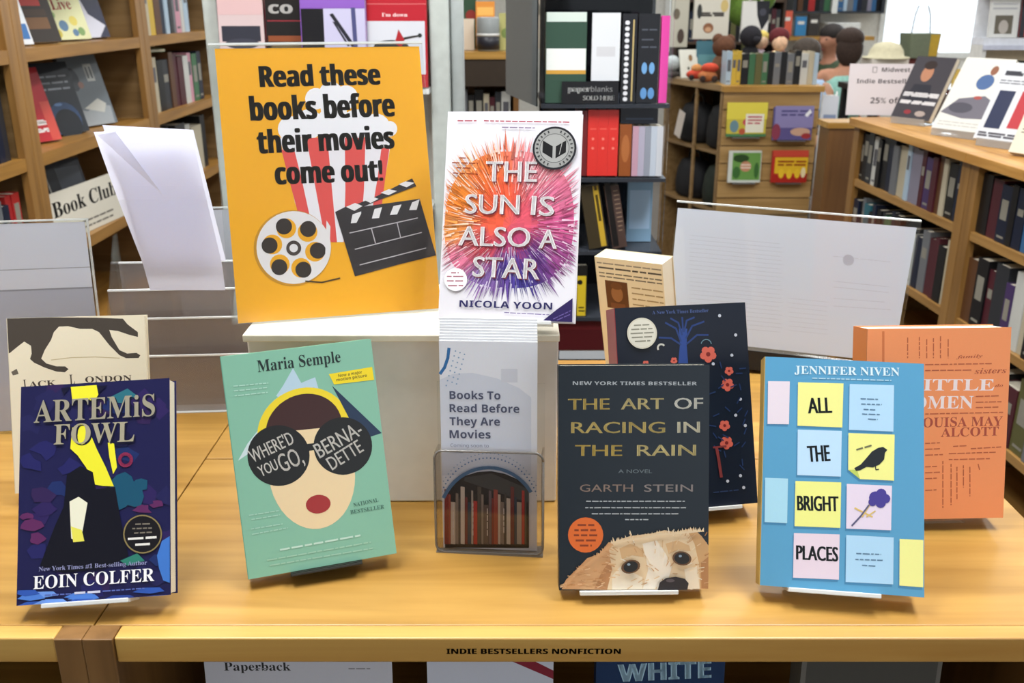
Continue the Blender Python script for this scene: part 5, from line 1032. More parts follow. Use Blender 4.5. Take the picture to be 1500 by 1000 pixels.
POSE = {
  'navy': (-0.3539, 0.6890, 0.9678, 2.67, 29.63, -2.52, 0.1275, 0.1863),
  'teal': (-0.1703, 0.7478, 0.9633, 15.36, 18.31, -1.80, 0.1326, 0.1994),
  'brochure': (-0.0211, 0.7935, 0.9526, -5.08, 6.11, -0.73, 0.0898, 0.2040),
  'dog': (0.1071, 0.7160, 0.9601, 1.20, 16.36, -0.00, 0.1303, 0.1970),
  'tree': (0.1815, 0.8459, 0.9670, 10.57, 21.53, 0.65, 0.1379, 0.2041),
  'notes': (0.2837, 0.7032, 0.9670, -7.65, 28.57, -0.00, 0.1368, 0.2012),
  'orange': (0.4164, 0.8317, 0.9631, 1.85, 13.78, -0.09, 0.1413, 0.1896),
  'burst': (-0.0059, 0.8855, 1.1517, -9.23, 24.14, -1.38, 0.1343, 0.2092),
  'poster': (-0.1743, 0.9316, 1.1420, 14.25, 19.36, -0.00, 0.2055, 0.2744),
  'cream': (-0.4494, 0.8937, 0.9623, 11.15, 17.05, 1.83, 0.1341, 0.1816),
  'sheet': (0.3688, 1.2524, 0.9874, -13.85, 1.43, 1.99, 0.3080, 0.1865),
}
# ================================================================== the room
CARPET = mat('#6b655e', .95, 0, .25, 90); PAINT = mat('#d6d3cb', .8); TILE = mat('#d8d8d4', .9)
XL, XR, YN, YF = -1.72, 5.6, -2.4, 9.6
struct('floor', MB().box(XL - .1, XR + .1, YN, YF + .1, -.1, 0), CARPET)
mb = MB().box(XL - .1, XR + .1, YN, YF + .1, CEIL, CEIL + .08); struct('ceiling', mb, TILE)
struct('wall_left', MB().box(XL - .1, XL, YN, YF, 0, CEIL), PAINT)
struct('wall_right', MB().box(XR, XR + .1, YN, YF + .1, 0, CEIL), PAINT)
W1 = (3.5, 5.4, .92, 2.5); W2 = (1.45, 1.95, .92, 2.5)
mb = MB()
for x0, x1, z0, z1 in ((XL, W2[0], 0, CEIL), (W2[1], W1[0], 0, CEIL), (W1[1], XR, 0, CEIL), (W2[0], W2[1], 0, .92), (W2[0], W2[1], 2.5, CEIL), (W1[0], W1[1], 0, .92), (W1[0], W1[1], 2.5, CEIL)):
    mb.box(x0, x1, YF, YF + .1, z0, z1)
struct('wall_back', mb, PAINT)
mb = MB().box(XL, XR, YN - .1, YN, 0, .9).box(XL, XR, YN - .1, YN, 2.5, CEIL)
for x0, x1 in ((XL, 0.4), (4.8, XR)): mb.box(x0, x1, YN - .1, YN, .9, 2.5)
struct('wall_front', mb, PAINT)
for n, (x0, x1, z0, z1) in ((1, W1), (2, W2)):
    mb = MB(); q = .05
    mb.box(x0, x0 + q, YF - .02, YF + .06, z0, z1).box(x1 - q, x1, YF - .02, YF + .06, z0, z1).box(x0, x1, YF - .02, YF + .06, z0, z0 + q).box(x0, x1, YF - .02, YF + .06, z1 - q, z1)
    if n == 1: mb.box((x0 + x1) / 2 - .02, (x0 + x1) / 2 + .02, YF - .01, YF + .05, z0, z1)
    o = struct('window_%d' % n, mb, WHITE); g = MB().box(x0 + q, x1 - q, YF + .02, YF + .026, z0 + q, z1 - q).build('window_glass', CLEAR, o)
EMIT = bpy.data.materials.new('lit_diffuser'); EMIT.use_nodes = True; b = EMIT.node_tree.nodes['Principled BSDF']; b.inputs['Base Color'].default_value = (1, 1, 1, 1); b.inputs['Emission Color'].default_value = (1, .97, .92, 1); b.inputs['Emission Strength'].default_value = 4
for i, (x, y) in enumerate(TROFFERS):
    t = thing('ceiling_light', 'lit rectangular ceiling troffer set in the white ceiling above the shop', 'ceiling light', (x, y, CEIL), 0, 'ceiling troffers')
    MB().box(-.3, -.28, -.58, .58, -.03, -.002).box(.28, .3, -.58, .58, -.03, -.002).box(-.3, .3, -.58, -.56, -.03, -.002).box(-.3, .3, .56, .58, -.03, -.002).build('frame', WHITE, t)
    MB().box(-.278, .278, -.558, .558, -.02, -.012).build('diffuser', EMIT, t)

# ================================================================== fixtures in front
t = thing('display_bookcase', 'honey wood display bookcase whose top carries the row of books', 'bookcase', (0, 0, 0))
XS, XE = -.353, .522
MB().box(XS + .0006, XE, .679, .989, .926, TABLE).build('top_board', OAK, t, bevel=.0012)
MB().box(-.3290, XE, .661, .6788, .9262, TABLE + .0003).build('front_edge', EDGEW, t, bevel=.0015, label='paler strip along the front edge')
MB().box(-.3545, -.3295, .6585, .6786, .0, TABLE + .0007).build('post', BROWN, t, bevel=.001)
MB().box(XS + .001, XS + .022, .68, .98, .02, .925).build('side_panel', BROWN, t); MB().box(XE - .022, XE - .001, .665, .98, .0, .925).build('side_panel', BROWN, t)
MB().box(XS + .022, XE - .022, .965, .98, .02, .925).build('back_panel', DKB, t)
for z in (.10, .38, .665): MB().box(XS + .022, XE - .022, .67, .965, z, z + .022).build('shelf', OAK, t)
mb = MB(); put_text(mb, lambda u, v: (u / 1000, .66075, .926 + v / 1000), 'INDIE BESTSELLERS NONFICTION', 'b', -54.3, 9.0, 144.5, 5.2, 0, '2a2218', .15)
mb.build('shelf_lettering', INK, t, label='small dark lettering on the front edge')
t = thing('display_bookcase', 'honey wood bookcase top under the navy and yellow book', 'bookcase', (0, 0, 0))
MB().box(-1.02, XS - .0006, .679, 1.31, .926, TABLE).build('top_board', OAK, t, bevel=.0012)
MB().box(-1.02, -.3785, .661, .6788, .9262, TABLE + .0003).build('front_edge', EDGEW, t, bevel=.0015)
MB().box(-.3780, -.3550, .6590, .6786, .0, TABLE + .0005).build('post', BROWN, t, bevel=.001)
MB().box(-.374, -.357, .68, 1.29, .02, .925).build('side_panel', BROWN, t); MB().box(-1.02, -1.0, .665, 1.29, 0, .925).build('side_panel', BROWN, t)
MB().box(-1.0, -.374, 1.28, 1.295, .02, .925).build('back_panel', DKB, t)
for z in (.10, .38, .665): MB().box(-1.0, -.374, .67, 1.28, z, z + .022).build('shelf', OAK, t)
t = thing('display_bookcase', 'honey wood bookcase standing back to back behind the white riser', 'bookcase', (0, 0, 0))
MB().box(XS + .0006, XE, .9905, 1.31, .926, TABLE).build('top_board', OAK, t, bevel=.0012)
MB().box(XS + .001, XS + .022, .995, 1.30, 0, .925).build('side_panel', BROWN, t); MB().box(XE - .022, XE - .001, .995, 1.30, 0, .925).build('side_panel', BROWN, t)
for z in (.10, .38, .665): MB().box(XS + .022, XE - .022, .995, 1.295, z, z + .022).build('shelf', OAK, t)

# ------------------------------------------------------------------ sheets and books lying under the table edge
def face_book(name, label, loc, rz, lean, w, h, t, items, col, cat='book', group=None, spine=None, roll=0, part='front_cover'):
    """book standing face out; loc is the middle of its foot on the shelf"""
    e = max(0, t * math.sin(R(lean))) + abs(math.sin(R(roll))) * w / 2 + .0004
    o = thing(name, label, cat, (loc[0], loc[1], loc[2] + e), rz, group, rot=pose((0, 0, 0, rz, lean, roll)))
    mb = art([('p', col, [-w * 5000, 0, w * 5000, 0, w * 5000, h * 10000, -w * 5000, h * 10000])] + items, w, h, 6e-5 if loc[1] > 1.3 else 1.5e-5)
    mb.box(-w / 2, w / 2, .0001, .0006, 0, h, spine or col); mb.build(part, INK, o)
    if t > .004:
        MB().box(-w / 2 + .0005, w / 2 - .0015, .0007, t - .0007, .001, h - .001).build('pages', PAGE, o)
        MB().box(-w / 2 - .0006, -w / 2 + .0003, 0, t, 0, h, spine or col).build('spine', INK, o); MB().box(-w / 2, w / 2, t - .0006, t, 0, h, spine or col).build('back_cover', INK, o)
    return o
P = lambda col, *q: ('p', col, [int(v * 10) for v in q])
def rect(col, x0, y0, x1, y1): return P(col, x0, y0, x1, y0, x1, y1, x0, y1)
def disc(col, x, y, r, ry=None, n=16): return P(col, *[c for k in range(n) for c in (x + r * math.cos(6.28319 * k / n), y + (ry or r) * math.sin(6.28319 * k / n))])
def bars(col, x0, x1, ys, hgt=2, seed=1):
    rg = random.Random(seed); q = []
    for y in ys:
        x = x0
        while x < x1 - hgt:
            l = min(rg.uniform(2, 6) * hgt, x1 - x); q += [int(x * 10), int(y * 10), int((x + l) * 10), int(y * 10)]; x += l + hgt * .6
    return ('b', col, hgt * .6, q)
def TX(col, txt, f, x, y, wd, ch, an=0, fat=0): return ('t', col, txt, f, x, y, wd, ch, an, fat)
SZ = .6872
face_book('paper_sheet', 'white sheet headed Paperback under the table edge', (-.196, .712, SZ), 0, 4, .172, .216, .0015, [TX('2a2a2e', 'Paperback', 's', -68, 180, 61, 8.5), bars('55555c', 15, 70, (192,), 2.2), bars('8a8a92', -40, -28, (182,), 2), bars('8a8a92', 46, 66, (182,), 2, 3)], 'cfd0dc', 'paper', part='printed_face')
face_book('paper_sheet', 'white sheet with a dark red diagonal band under the table edge', (-.020, .712, SZ), 0, 4, .116, .216, .0015, [P('8a2438', -34, 216, -5, 216, 58, 180, 58, 171)], 'd2d6e6', 'paper', part='printed_face')
face_book('paperback_book', 'dark blue book lettered WHITE in pale blue under the table edge', (.136, .706, SZ), 0, 5, .117, .218, .02, [TX('b4d8ee', 'WHITE', 'b', -38, 169, 84, 18, 3, .8), bars('6a8ab0', -40, 52, (200, 196), 2)], '16335c')
face_book('gift_box', 'grey box with a white top band on the lower shelf', (.330, .715, SZ), 0, 3, .128, .205, .03, [rect('c8ccd0', -58, 196, 58, 203), rect('4a4844', -60, 0, 60, 192)], '6e6a64', 'box', part='front_face')
face_book('paper_card', 'pale card standing behind the grey box on the lower shelf', (.32, .80, SZ), 0, 3, .06, .229, .0015, [], 'c8ccd4', 'card', part='printed_face')

# ------------------------------------------------------------------ the books on the table
GLINT = acrylic('glint_white_acrylic', '#f4f8fa', .2, .6, '#f2f2f0')  # clear acrylic whitened to paint the bright glints along its edges
def paperback(key, name, label, t, spine, back):
    x, y, z, yaw, lean, roll, w, h = POSE[key]
    o = thing(name, label, 'book', (x, y, z), rot=pose(POSE[key]))
    mb = art(ART[key], w, h); mb.box(-w / 2, w / 2, .0001, .0006, 0, h, spine); mb.build('front_cover', INK, o)
    MB().box(-w / 2 + .0006, w / 2 - .0016, .0008, t - .0008, .0012, h - .0012).build('pages', PAGE, o)
    MB().box(-w / 2 - .0007, -w / 2 + .0004, 0, t, 0, h, spine).build('spine', INK, o)
    MB().box(-w / 2, w / 2, t - .0006, t, 0, h, back).build('back_cover', INK, o)
    return o
def easel(key, label, t, x0, x1, lipmat, base=TABLE, lip=.0006):
    x, y, z, yaw, lean, roll, w, h = POSE[key]; e = pose(POSE[key])
    o = thing('book_easel', label, 'easel', (x, y, z), rot=e)
    M = Matrix.Translation((x, y, z)) @ e.to_matrix().to_4x4(); I = M.inverted()
    MB().box(x0, x1, -.004, t + .0035, -.0032, -.0004).build('ledge', lipmat, o)
    MB().box(x0, x1, -.0062, -.0040, -.0032, lip).build('lip', lipmat, o, bevel=.0008)
    MB().box(x0, x1, t + .0012, t + .0034, -.0032, .115).build('back_rest', CLEAR, o)
    d = Vector((-math.sin(R(yaw)), math.cos(R(yaw)), 0)); a = Vector((0, t + .0036, .11)); bw = M @ a + d * .035; bw.z = base + .0008; b_ = I @ bw
    s = .0022; MB().add([(x0 + .012, a.y, a.z), (x1 - .012, a.y, a.z), (x1 - .012, a.y + s, a.z), (x0 + .012, a.y + s, a.z), (x0 + .012, b_.y, b_.z), (x1 - .012, b_.y, b_.z), (x1 - .012, b_.y + s, b_.z + .0008), (x0 + .012, b_.y + s, b_.z + .0008)],
             [(0, 1, 2, 3), (7, 6, 5, 4), (0, 4, 5, 1), (1, 5, 6, 2), (2, 6, 7, 3), (3, 7, 4, 0)]).build('leg', CLEAR, o)
    return o
paperback('navy', 'paperback_book', 'navy and yellow paperback with metallic title, nearest the front table post', .020, '1c1c4c', '1c1c4c')
easel('navy', 'clear easel holding up the navy and yellow paperback', .020, -.042, .030, GLINT)
paperback('teal', 'paperback_book', 'teal paperback with white title on two black discs', .020, '5f9c86', '86bda4')
easel('teal', 'easel with shadow painted onto its lip, holding up the teal paperback', .020, -.030, .034, mat('#26241f', .4), lip=-.0008)  # ledge and lip blackened to stand in for the shadow under the book
paperback('dog', 'paperback_book', 'dark navy paperback with a golden dog looking over the bottom edge', .018, '10181f', '14202b')
easel('dog', 'clear easel holding up the dark dog book', .018, -.048, .038, GLINT)
o = paperback('tree', 'hardcover_book', 'dark book with a blue tree and coral flowers, behind the dog book', .030, '8a2c30', '111827')
SEAL = MB()
def seal(parent, x, z, r, col, items, y0, name):
    mb = MB(); n = 40; mb.add([(x + r * math.cos(6.28319 * k / n), y0, z + r * math.sin(6.28319 * k / n)) for k in range(n)], [tuple(range(n))], col)
    yy = y0
    for it in items:
        sub = art([it], .2, .3, 2e-5, yy); yy -= 2e-5; o_ = len(mb.v); mb.add(sub.v, sub.f); mb.c[-len(sub.f):] = sub.c
    return mb.build(name, INK, parent)
seal(o, -.0428, .1778, .0155, 'cfcab8', [disc('d9d5c6', -42.8, 177.8, 14, n=28)] + [bars('8a8878', -42.8 - q, -42.8 + q, (y_,), 2.2, int(y_)) for y_, q in ((186, 8), (182, 11), (178, 12), (174, 11), (170, 8))], -.0022, 'sticker')
easel('tree', 'clear easel holding up the dark tree book', .030, -.03, .05, GLINT)
paperback('notes', 'paperback_book', 'blue paperback with a grid of sticky notes on its cover', .024, 'b0924e', '5697bd')
easel('notes', 'clear easel holding up the blue sticky-note book', .024, -.045, .032, GLINT)
o = paperback('orange', 'paperback_book', 'orange book covered in small words, rightmost on the table', .034, 'c0713c', 'f4955c')
easel('orange', 'clear easel holding up the orange book', .034, -.03, .03, CLEAR)
o = paperback('burst', 'paperback_book', 'white paperback with orange to purple radial burst, on the riser', .012, 'e8e4ea', 'ece8f0')
S_ = [disc('24242a', 41.2, 171.3, 21, n=40), disc('9c9c9a', 41.2, 171.3, 19.6, n=40), disc('3a3a3c', 41.2, 171.3, 14.6, n=40), disc('a2a2a0', 41.2, 171.3, 14.1, n=40),
      P('17171a', 29.5, 179, 39.5, 173, 39.5, 161, 29.5, 167), P('17171a', 42.6, 173, 52.6, 179, 52.6, 167, 42.6, 161), P('a2a2a0', 48.2, 176.8, 49, 177.2, 46.6, 165, 45.8, 164.6)]
for k in range(26):
    if k in (6, 7, 19, 20): continue
    a = 6.28319 * k / 26; c_, s_ = math.cos(a), math.sin(a); S_.append(P('3e3e40', 41.2 + 16 * c_ - s_ * .9, 171.3 + 16 * s_ + c_ * .9, 41.2 + 18.4 * c_ - s_ * .9, 171.3 + 18.4 * s_ + c_ * .9, 41.2 + 18.4 * c_ + s_ * .5, 171.3 + 18.4 * s_ - c_ * .5, 41.2 + 16 * c_ + s_ * .5, 171.3 + 16 * s_ - c_ * .5))
seal(o, .0412, .1713, .0216, '24242a', S_, -.0022, 'award_seal')
easel('burst', 'clear easel under the radial burst paperback on the riser', .012, -.058, .045, GLINT, base=TABLE + .19)
paperback('cream', 'paperback_book', 'cream book with a running grey dog, behind the navy book', .018, 'd8cdb4', 'eae0c8')
easel('cream', 'clear easel holding up the cream running-dog book', .018, -.04, .04, CLEAR)

# ------------------------------------------------------------------ white riser with the yellow poster and the brochures
t = thing('display_riser', 'white box riser in the middle of the table', 'riser', (0, 0, TABLE))
LAM = mat('#ebeae8', .35, 0, .03)
MB().box(-.262, .046, .889, 1.052, .0004, .1815).build('box', LAM, t, bevel=.002)
MB().box(-.2625, .0465, .877, 1.054, .1825, .19).build('top_panel', mat('#e6dfcc', .4), t, bevel=.0012)
x, y, z, yaw, lean, roll, w, h = POSE['poster']
o = thing('poster', 'yellow poster with popcorn, film reel and clapperboard above the riser', 'poster', (x, y, z), rot=pose(POSE['poster']))
mb = art(ART['poster'], w, h); mb.box(-w / 2, w / 2, .0001, .0005, 0, h, 'd8d4cc'); mb.build('printed_face', PAPERINK, o)
o = thing('sign_holder', 'clear leaning acrylic stand holding the yellow poster', 'sign holder', (x, y, z), rot=pose(POSE['poster']))
M = pose(POSE['poster']).to_matrix(); 
MB().box(-w / 2 - .006, w / 2 + .003, -.0038, -.0020, -.0008, h + .005).build('front_sheet', CLEAR, o)
MB().box(-w / 2 - .006, w / 2 + .003, .0012, .0030, -.0008, h + .005).build('back_sheet', CLEAR, o)
MB().box(-w / 2 - .006, w / 2 + .003, -.0019, .0011, h + .003, h + .005).build('top_edge', GLINT, o)
mb = MB(); q = (M.transposed() @ Vector((0, 0, -1))); q2 = Vector((0, 1, 0)); fl = M.transposed() @ Vector((-math.sin(R(yaw)), math.cos(R(yaw)), 0))
pts = []
for sx in (-w / 2 - .006, w / 2 + .003):
    for k in range(7):
        pts.append(Vector((sx, 0.0032, 0.001)) + fl * (.11 * k / 6) )
mb.add([p for p in pts] + [p + Vector((0, 0, .002)) for p in pts], [(i, i + 1, i + 8, i + 7) for i in range(6)] + [(i + 14, i + 21, i + 22, i + 15) for i in range(6)]); mb.build('foot', CLEAR, o)

x, y, z, yaw, lean, roll, w, h = POSE['brochure']; e = pose(POSE['brochure'])
NB = 9
for k in range(NB):
    off = .0016 * k; rise = .0022 * k
    lab = 'front brochure of the pocket, headed Books To Read Before They Are Movies' if k == 0 else 'plain white top of a brochure filed behind the front one in the pocket'
    o = thing('brochure', lab, 'brochure', (x, y + off, z + rise), group='brochures in the pocket', rot=e)
    if k == 0: mb = art(ART['brochure'], w, h)
    else: mb = art([('p', 'eef0f8', [int(-w * 5000), 0, int(w * 5000), 0, int(w * 5000), int(h * 10000), int(-w * 5000), int(h * 10000)])], w, h)
    mb.box(-w / 2, w / 2, .0001, .0012, 0, h, 'e2e0dc'); mb.build('printed_face', PAPERINK, o)
o = thing('brochure_holder', 'clear pocket holder full of white brochures in front of the riser', 'brochure holder', (x, y, z), rot=e)
hw = w / 2 + .006; D = .0016 * NB + .004
def rrect(x0, x1, z0, z1, r):
    return [(cx + r * math.cos(R(a)), cz + r * math.sin(R(a))) for cx, cz, a0 in ((x1 - r, z1 - r, 0), (x0 + r, z1 - r, 90), (x0 + r, z0 + r, 180), (x1 - r, z0 + r, 270)) for a in range(a0, a0 + 91, 15)]
GREYAC = acrylic('grey_clear_acrylic', '#eeeceb', .08)
MB().prism(rrect(-hw, hw, -.0015, .100, .008), -.0062, -.0044).build('pocket_front', GREYAC, o)
mb = MB(); rim = rrect(-hw, hw, -.0015, .100, .008); rim.append(rim[0]); mb.tube([(a, -.0053, b_) for a, b_ in rim], .0012, 6).build('pocket_rim', acrylic('edge_grey', '#b4b2ae', .2, .25), o)
MB().box(-hw, hw, D, D + .002, -.0015, .16).build('back_sheet', CLEAR, o)
MB().box(-hw, -hw + .002, -.0042, D, -.0015, .098).build('side', GREYAC, o); MB().box(hw - .002, hw, -.0042, D, -.0015, .098).build('side', GREYAC, o)
MB().box(-hw, hw, -.0062, D + .002, -.0042, -.0017).build('base', acrylic('base_grey', '#8a8884', .3, .35), o)

# ------------------------------------------------------------------ white sheet in its acrylic, at the back on the far side
x, y, z, yaw, lean, roll, w, h = POSE['sheet']; e = pose(POSE['sheet'])
o = thing('paper_sign', 'large white printed sheet in an acrylic stand behind the dark tree book', 'sign', (x, y, z), rot=e)
mb = art(ART['sheet'], w, h); mb.build('printed_face', THIN, o)
o = thing('sign_holder', 'clear acrylic stand around the large white printed sheet', 'sign holder', (x, y, z), rot=e)
MB().box(-w / 2 - .002, w / 2 + .004, -.0036, -.0020, -.004, h + .010).build('front_sheet', CLEAR, o); MB().box(-w / 2 - .002, w / 2 + .004, .0012, .0028, -.004, h + .010).build('back_sheet', CLEAR, o)
MB().box(-w / 2 - .002, w / 2 + .004, -.0019, .0011, h + .008, h + .010).build('top_edge', GLINT, o)
MB().box(-w / 2, w / 2, -.0036, .055, -.0325, -.0305).build('foot', BLACK, o); MB().box(-w / 2, w / 2, -.0036, -.0016, -.0302, -.0045).build('shadow_strip', BLACK, o, label='black strip in place of the shadow below the sheet')  # strip and foot are black in place of the shadow below the sheet

# ------------------------------------------------------------------ cream paperback behind
o = face_book('paperback_book', 'thick cream paperback with a small brown portrait, behind the dark tree book', (.174, 1.220, TABLE), -36, -9, .100, .178, .030,
    [bars('8a8274', -48, 48, (170,), 3), bars('4a4640', -46, 48, (163.5,), 4, 2), bars('6a6458', -46, 48, (156, 151), 3, 3), rect('5c341c', -38, 106, -4, 146), disc('93623c', -21, 128, 9, 12), disc('6a3e22', -21, 139, 9, 5), rect('74442a', -32, 106, -10, 114), bars('a08c66', 2, 48, (140, 132, 124, 116), 3, 5)], 'e3d6b6', roll=-3)

# ------------------------------------------------------------------ acrylic clutter behind the cream running-dog book
def sheet_stand(name, label, cat, x, y, rz, w, h, lean, col, holder, lift=.004, items=(), foot=.02):
    e = pose((0, 0, 0, rz, lean, 0)); o = thing(name, label, cat, (x, y, TABLE + lift), rot=e)
    mb = art([('p', col, [int(-w * 5000), 0, int(w * 5000), 0, int(w * 5000), int(h * 10000), int(-w * 5000), int(h * 10000)])] + list(items), w, h, 2e-5); mb.build('printed_face', THIN, o)
    p = thing('sign_holder', holder, 'sign holder', (x, y, TABLE + lift), rot=e)
    MB().box(-w / 2 - .004, w / 2 + .004, -.003, -.0014, -.002, h + .004).build('front_sheet', CLEAR, p); MB().box(-w / 2 - .004, w / 2 + .004, .0012, .0028, -.002, h + .004).build('back_sheet', CLEAR, p)
    MB().box(w / 2 + .002, w / 2 + .004, -.0012, .001, -.002, h + .004).build('side_edge', GLINT, p); MB().box(-w / 2 - .004, w / 2 + .004, -.0012, .001, h + .002, h + .004).build('top_edge', GLINT, p)
    MB().box(-w / 2 - .004, w / 2 + .004, .003, foot, -.0015, .0).build('foot', CLEAR, p)
    return o
sheet_stand('paper_sheet', 'pale bluish white sheet in a clear stand, behind the running-dog book', 'paper', -.590, 1.06, 8, .19, .250, 6, 'e4e8fa', 'clear acrylic stand around the bluish white sheet', items=[rect('d4d6e2', -95, 0, 95, 172), rect('b4b6c2', -95, 171, 95, 173), rect('b4b6c2', -95, 196, 95, 197)])
sheet_stand('paper_sheet', 'small white sheet in a clear stand half hidden by the yellow poster', 'paper', -.405, 1.262, 6, .105, .225, 6, 'd8dae4', 'clear acrylic stand between the folded paper and the yellow poster')
# tall folded white paper leaning in a stepped clear holder
def strip(pl, pr, n=14):
    v = []
    for i in range(n + 1):
        s = i / n; k = s * (len(pl) - 1); j = min(int(k), len(pl) - 2); f = k - j
        v += [Vector(pl[j]).lerp(Vector(pl[j + 1]), f), Vector(pr[j]).lerp(Vector(pr[j + 1]), f)]
    return v
L0 = [at(137, 193, 1.06), at(170, 285, 1.105), at(209, 385, 1.125), at(220, 425, 1.13)]; R0 = [at(279, 190, 1.06), at(301, 285, 1.105), at(325, 385, 1.125), at(330, 425, 1.13)]
v = strip(L0, R0)
mb = MB().add(v, [(i, i + 1, i + 3, i + 2) for i in range(0, len(v) - 2, 2)], 'e4e6f8')
o = mb.build('folded_paper', THIN); tag(o, 'tall folded white paper leaning out of the stepped clear holder', 'paper')
MB().add([at(140, 195, 1.0585), at(166, 189, 1.0585), at(240, 287, 1.1025)], [(0, 1, 2)], 'f0f2fc').build('folded_flap', THIN, o)
o = MB().add([at(150, 183, 1.078), at(283, 190, 1.078), at(331, 382, 1.142), at(215, 382, 1.142)], [(0, 1, 2, 3)], 'e8eaf8').build('folded_paper', THIN); tag(o, 'second white sheet peeking out behind the tall folded paper', 'paper')
t = thing('brochure_holder', 'stepped clear acrylic holder between the running-dog book and the poster', 'brochure holder', (-.395, 1.20, TABLE), 4)
for k, (yy, zz) in enumerate(((-.075, .075), (-.055, .118), (-.035, .150), (.018, .172))):
    MB().box(-.118, .118, yy, yy + .002, .0012, zz).build('pocket_sheet', CLEARH, t)
    MB().box(-.118, .118, yy - .0006, yy + .0026, zz + .0003, zz + .0022).build('pocket_edge', GLINT, t)
for s in (-1, 1): MB().prism([(-.078, .001), (.03, .001), (.03, .21), (.016, .21), (-.076, .075)], s * .119 - .001, s * .119 + .001, 'x').build('side_sheet', CLEAR, t)
MB().box(-.12, .12, -.08, .03, .0002, .001).build('base', GLINT, t)
# ================================================================== bookcases and rows of books
def spine_book(loc, rz, t, h, d, hexc, label, group, band=None, lean=0, cat='book'):
    """closed book seen from its spine; loc is the near foot corner of the spine, the thickness runs along local x"""
    mb = MB().box(0, t, 0, .0012, 0, h, hexc).box(0, .0014, .0012, d, 0, h, hexc).box(t - .0014, t, .0012, d, 0, h, hexc)
    if band:
        for z0, z1, c in band: mb.add([(t * .18, -.0004, h * z0), (t * .82, -.0004, h * z0), (t * .82, -.0004, h * z1), (t * .18, -.0004, h * z1)], [(0, 1, 2, 3)], c)
    o = mb.build('shelf_book', INK, None); o.location = loc; o.rotation_euler = (0, R(lean), R(rz)); tag(o, label, cat, group)
    MB().box(.0015, t - .0015, .0013, d - .003, .002, h - .004).build('pages', PAGE, o)
    return o
CN = {'k': ('black', '131316'), 'n': ('navy', '161e32'), 'c': ('cream', 'b8ae96'), 'w': ('white', 'c4c4be'), 'g': ('grey', '6c6e72'), 'l': ('lilac', '827e8e'), 'm': ('maroon', '4c1f28'), 'r': ('red', 'a82a2a'), 'b': ('blue', '34608c'), 't': ('teal', '2c6470'), 'o': ('olive', '5c5a34'), 'y': ('yellow', 'c8a83c'), 'v': ('violet', '43305c'), 's': ('pale blue', 'a8bccc'), 'e': ('brown', '5a3a24'), 'd': ('dark grey', '2c2e33'), 'p': ('pink', 'c890a0'), 'f': ('green', '3c6a48')}
def book_row(seq, start, end, rz, z, where, hmin, hmax, d, seed, first='far end', depth_jit=.01):
    """seq of colour codes; the row runs from start to end (xy) and its books face rz"""
    rg = random.Random(seed); a = Vector(start); b = Vector(end); L = (b - a).length; u = (b - a) / L
    ths = [rg.uniform(.7, 1.45) for _ in seq]; k = L / sum(ths); s = 0; fx = Vector((math.cos(R(rz)), math.sin(R(rz))))
    rev = fx.dot(u) < 0
    for i, (ch, th) in enumerate(zip(seq, ths)):
        nm, hx = CN[ch]; tt = th * k; p = a + u * (s + (tt if rev else 0)); inn = Vector((-fx.y, fx.x)); p = p + inn * rg.uniform(.004, .004 + depth_jit)
        lightband = '8c887c' if ch not in 'cwslyp' else '5a5a60'
        band = [(.55, .62 + rg.random() * .25, lightband)] if rg.random() < .3 else [(.08, .12, lightband), (.4, .75, lightband)] if rg.random() < .4 else None
        spine_book((p.x, p.y, z), rz, tt - .0012, rg.uniform(hmin, hmax), d, hx, '%s book, %s from the %s, %s' % (nm, ORD[i], first, where), 'books on the ' + where, band)
        s += tt
# ---- tall bookcase along the left wall: three bays, faces on x = -1.35
FX = -1.35; BAYS = [(1.79, 2.72, 'nearest'), (2.72, 3.68, 'middle'), (3.68, 4.64, 'farthest')]
SHZ = [.14, .435, .735, 1.03, 1.318, 1.61, 1.90]
for y0, y1, nm in BAYS:
    t = thing('wall_bookcase', 'tall honey wood bookcase bay along the wall, the %s of three' % nm, 'bookcase', (FX, 0, 0), group=None)
    for a, b_ in ((y0 + .001, y0 + .05), (y1 - .05, y1 - .001)):
        MB().box(-.022, 0, a, b_, 0, 2.25).build('upright', SHELFZ, t, bevel=.002)
        MB().box(-.30, -.0225, (a if a < y0 + .02 else b_ - .02), (a + .02 if a < y0 + .02 else b_), 0, 2.25).build('side_panel', TAN, t)
    MB().box(-.315, -.301, y0 + .001, y1 - .001, 0, 2.25).build('back_panel', TAN, t)
    MB().box(-.315, 0, y0 + .001, y1 - .001, 2.2505, 2.28).build('top', SHELFY, t)
    for z in SHZ:
        MB().box(-.30, -.024, y0 + .0215, y1 - .0215, z - .022, z).build('shelf', SHELFY, t); MB().box(-.0235, -.001, y0 + .051, y1 - .051, z - .034, z + .002).build('shelf_lip', SHELFY, t)
LB = 'of the left wall bookcase'
def fb(label, y, z, w, h, t, items, col, dx=-.09, rz=66, lean=17, sp=None, g='face-out books in the left wall bookcase', name='face_out_book'):
    return face_book(name, label, (FX + dx, y, z + .0012), rz, lean, w, h, t, items, col, group=g, spine=sp)
Z3, Z4, Z2 = SHZ[3], SHZ[4], SHZ[2]
fb('white and blue book face out on the upper shelf beside the wood upright', 2.90, Z4, .13, .20, .015, [rect('3c6ea8', -60, 15, 60, 60), rect('e8e8e8', -60, 90, 60, 120), rect('2c4c80', -60, 140, 60, 190)], 'd8dce0')
fb('dark book with a red block face out on the upper shelf', 3.07, Z4, .15, .225, .018, [rect('a8322c', -50, 110, 40, 210), rect('6a4a2c', -55, 40, 50, 75), rect('3c2c20', -55, 80, 50, 100)], '2c241e')
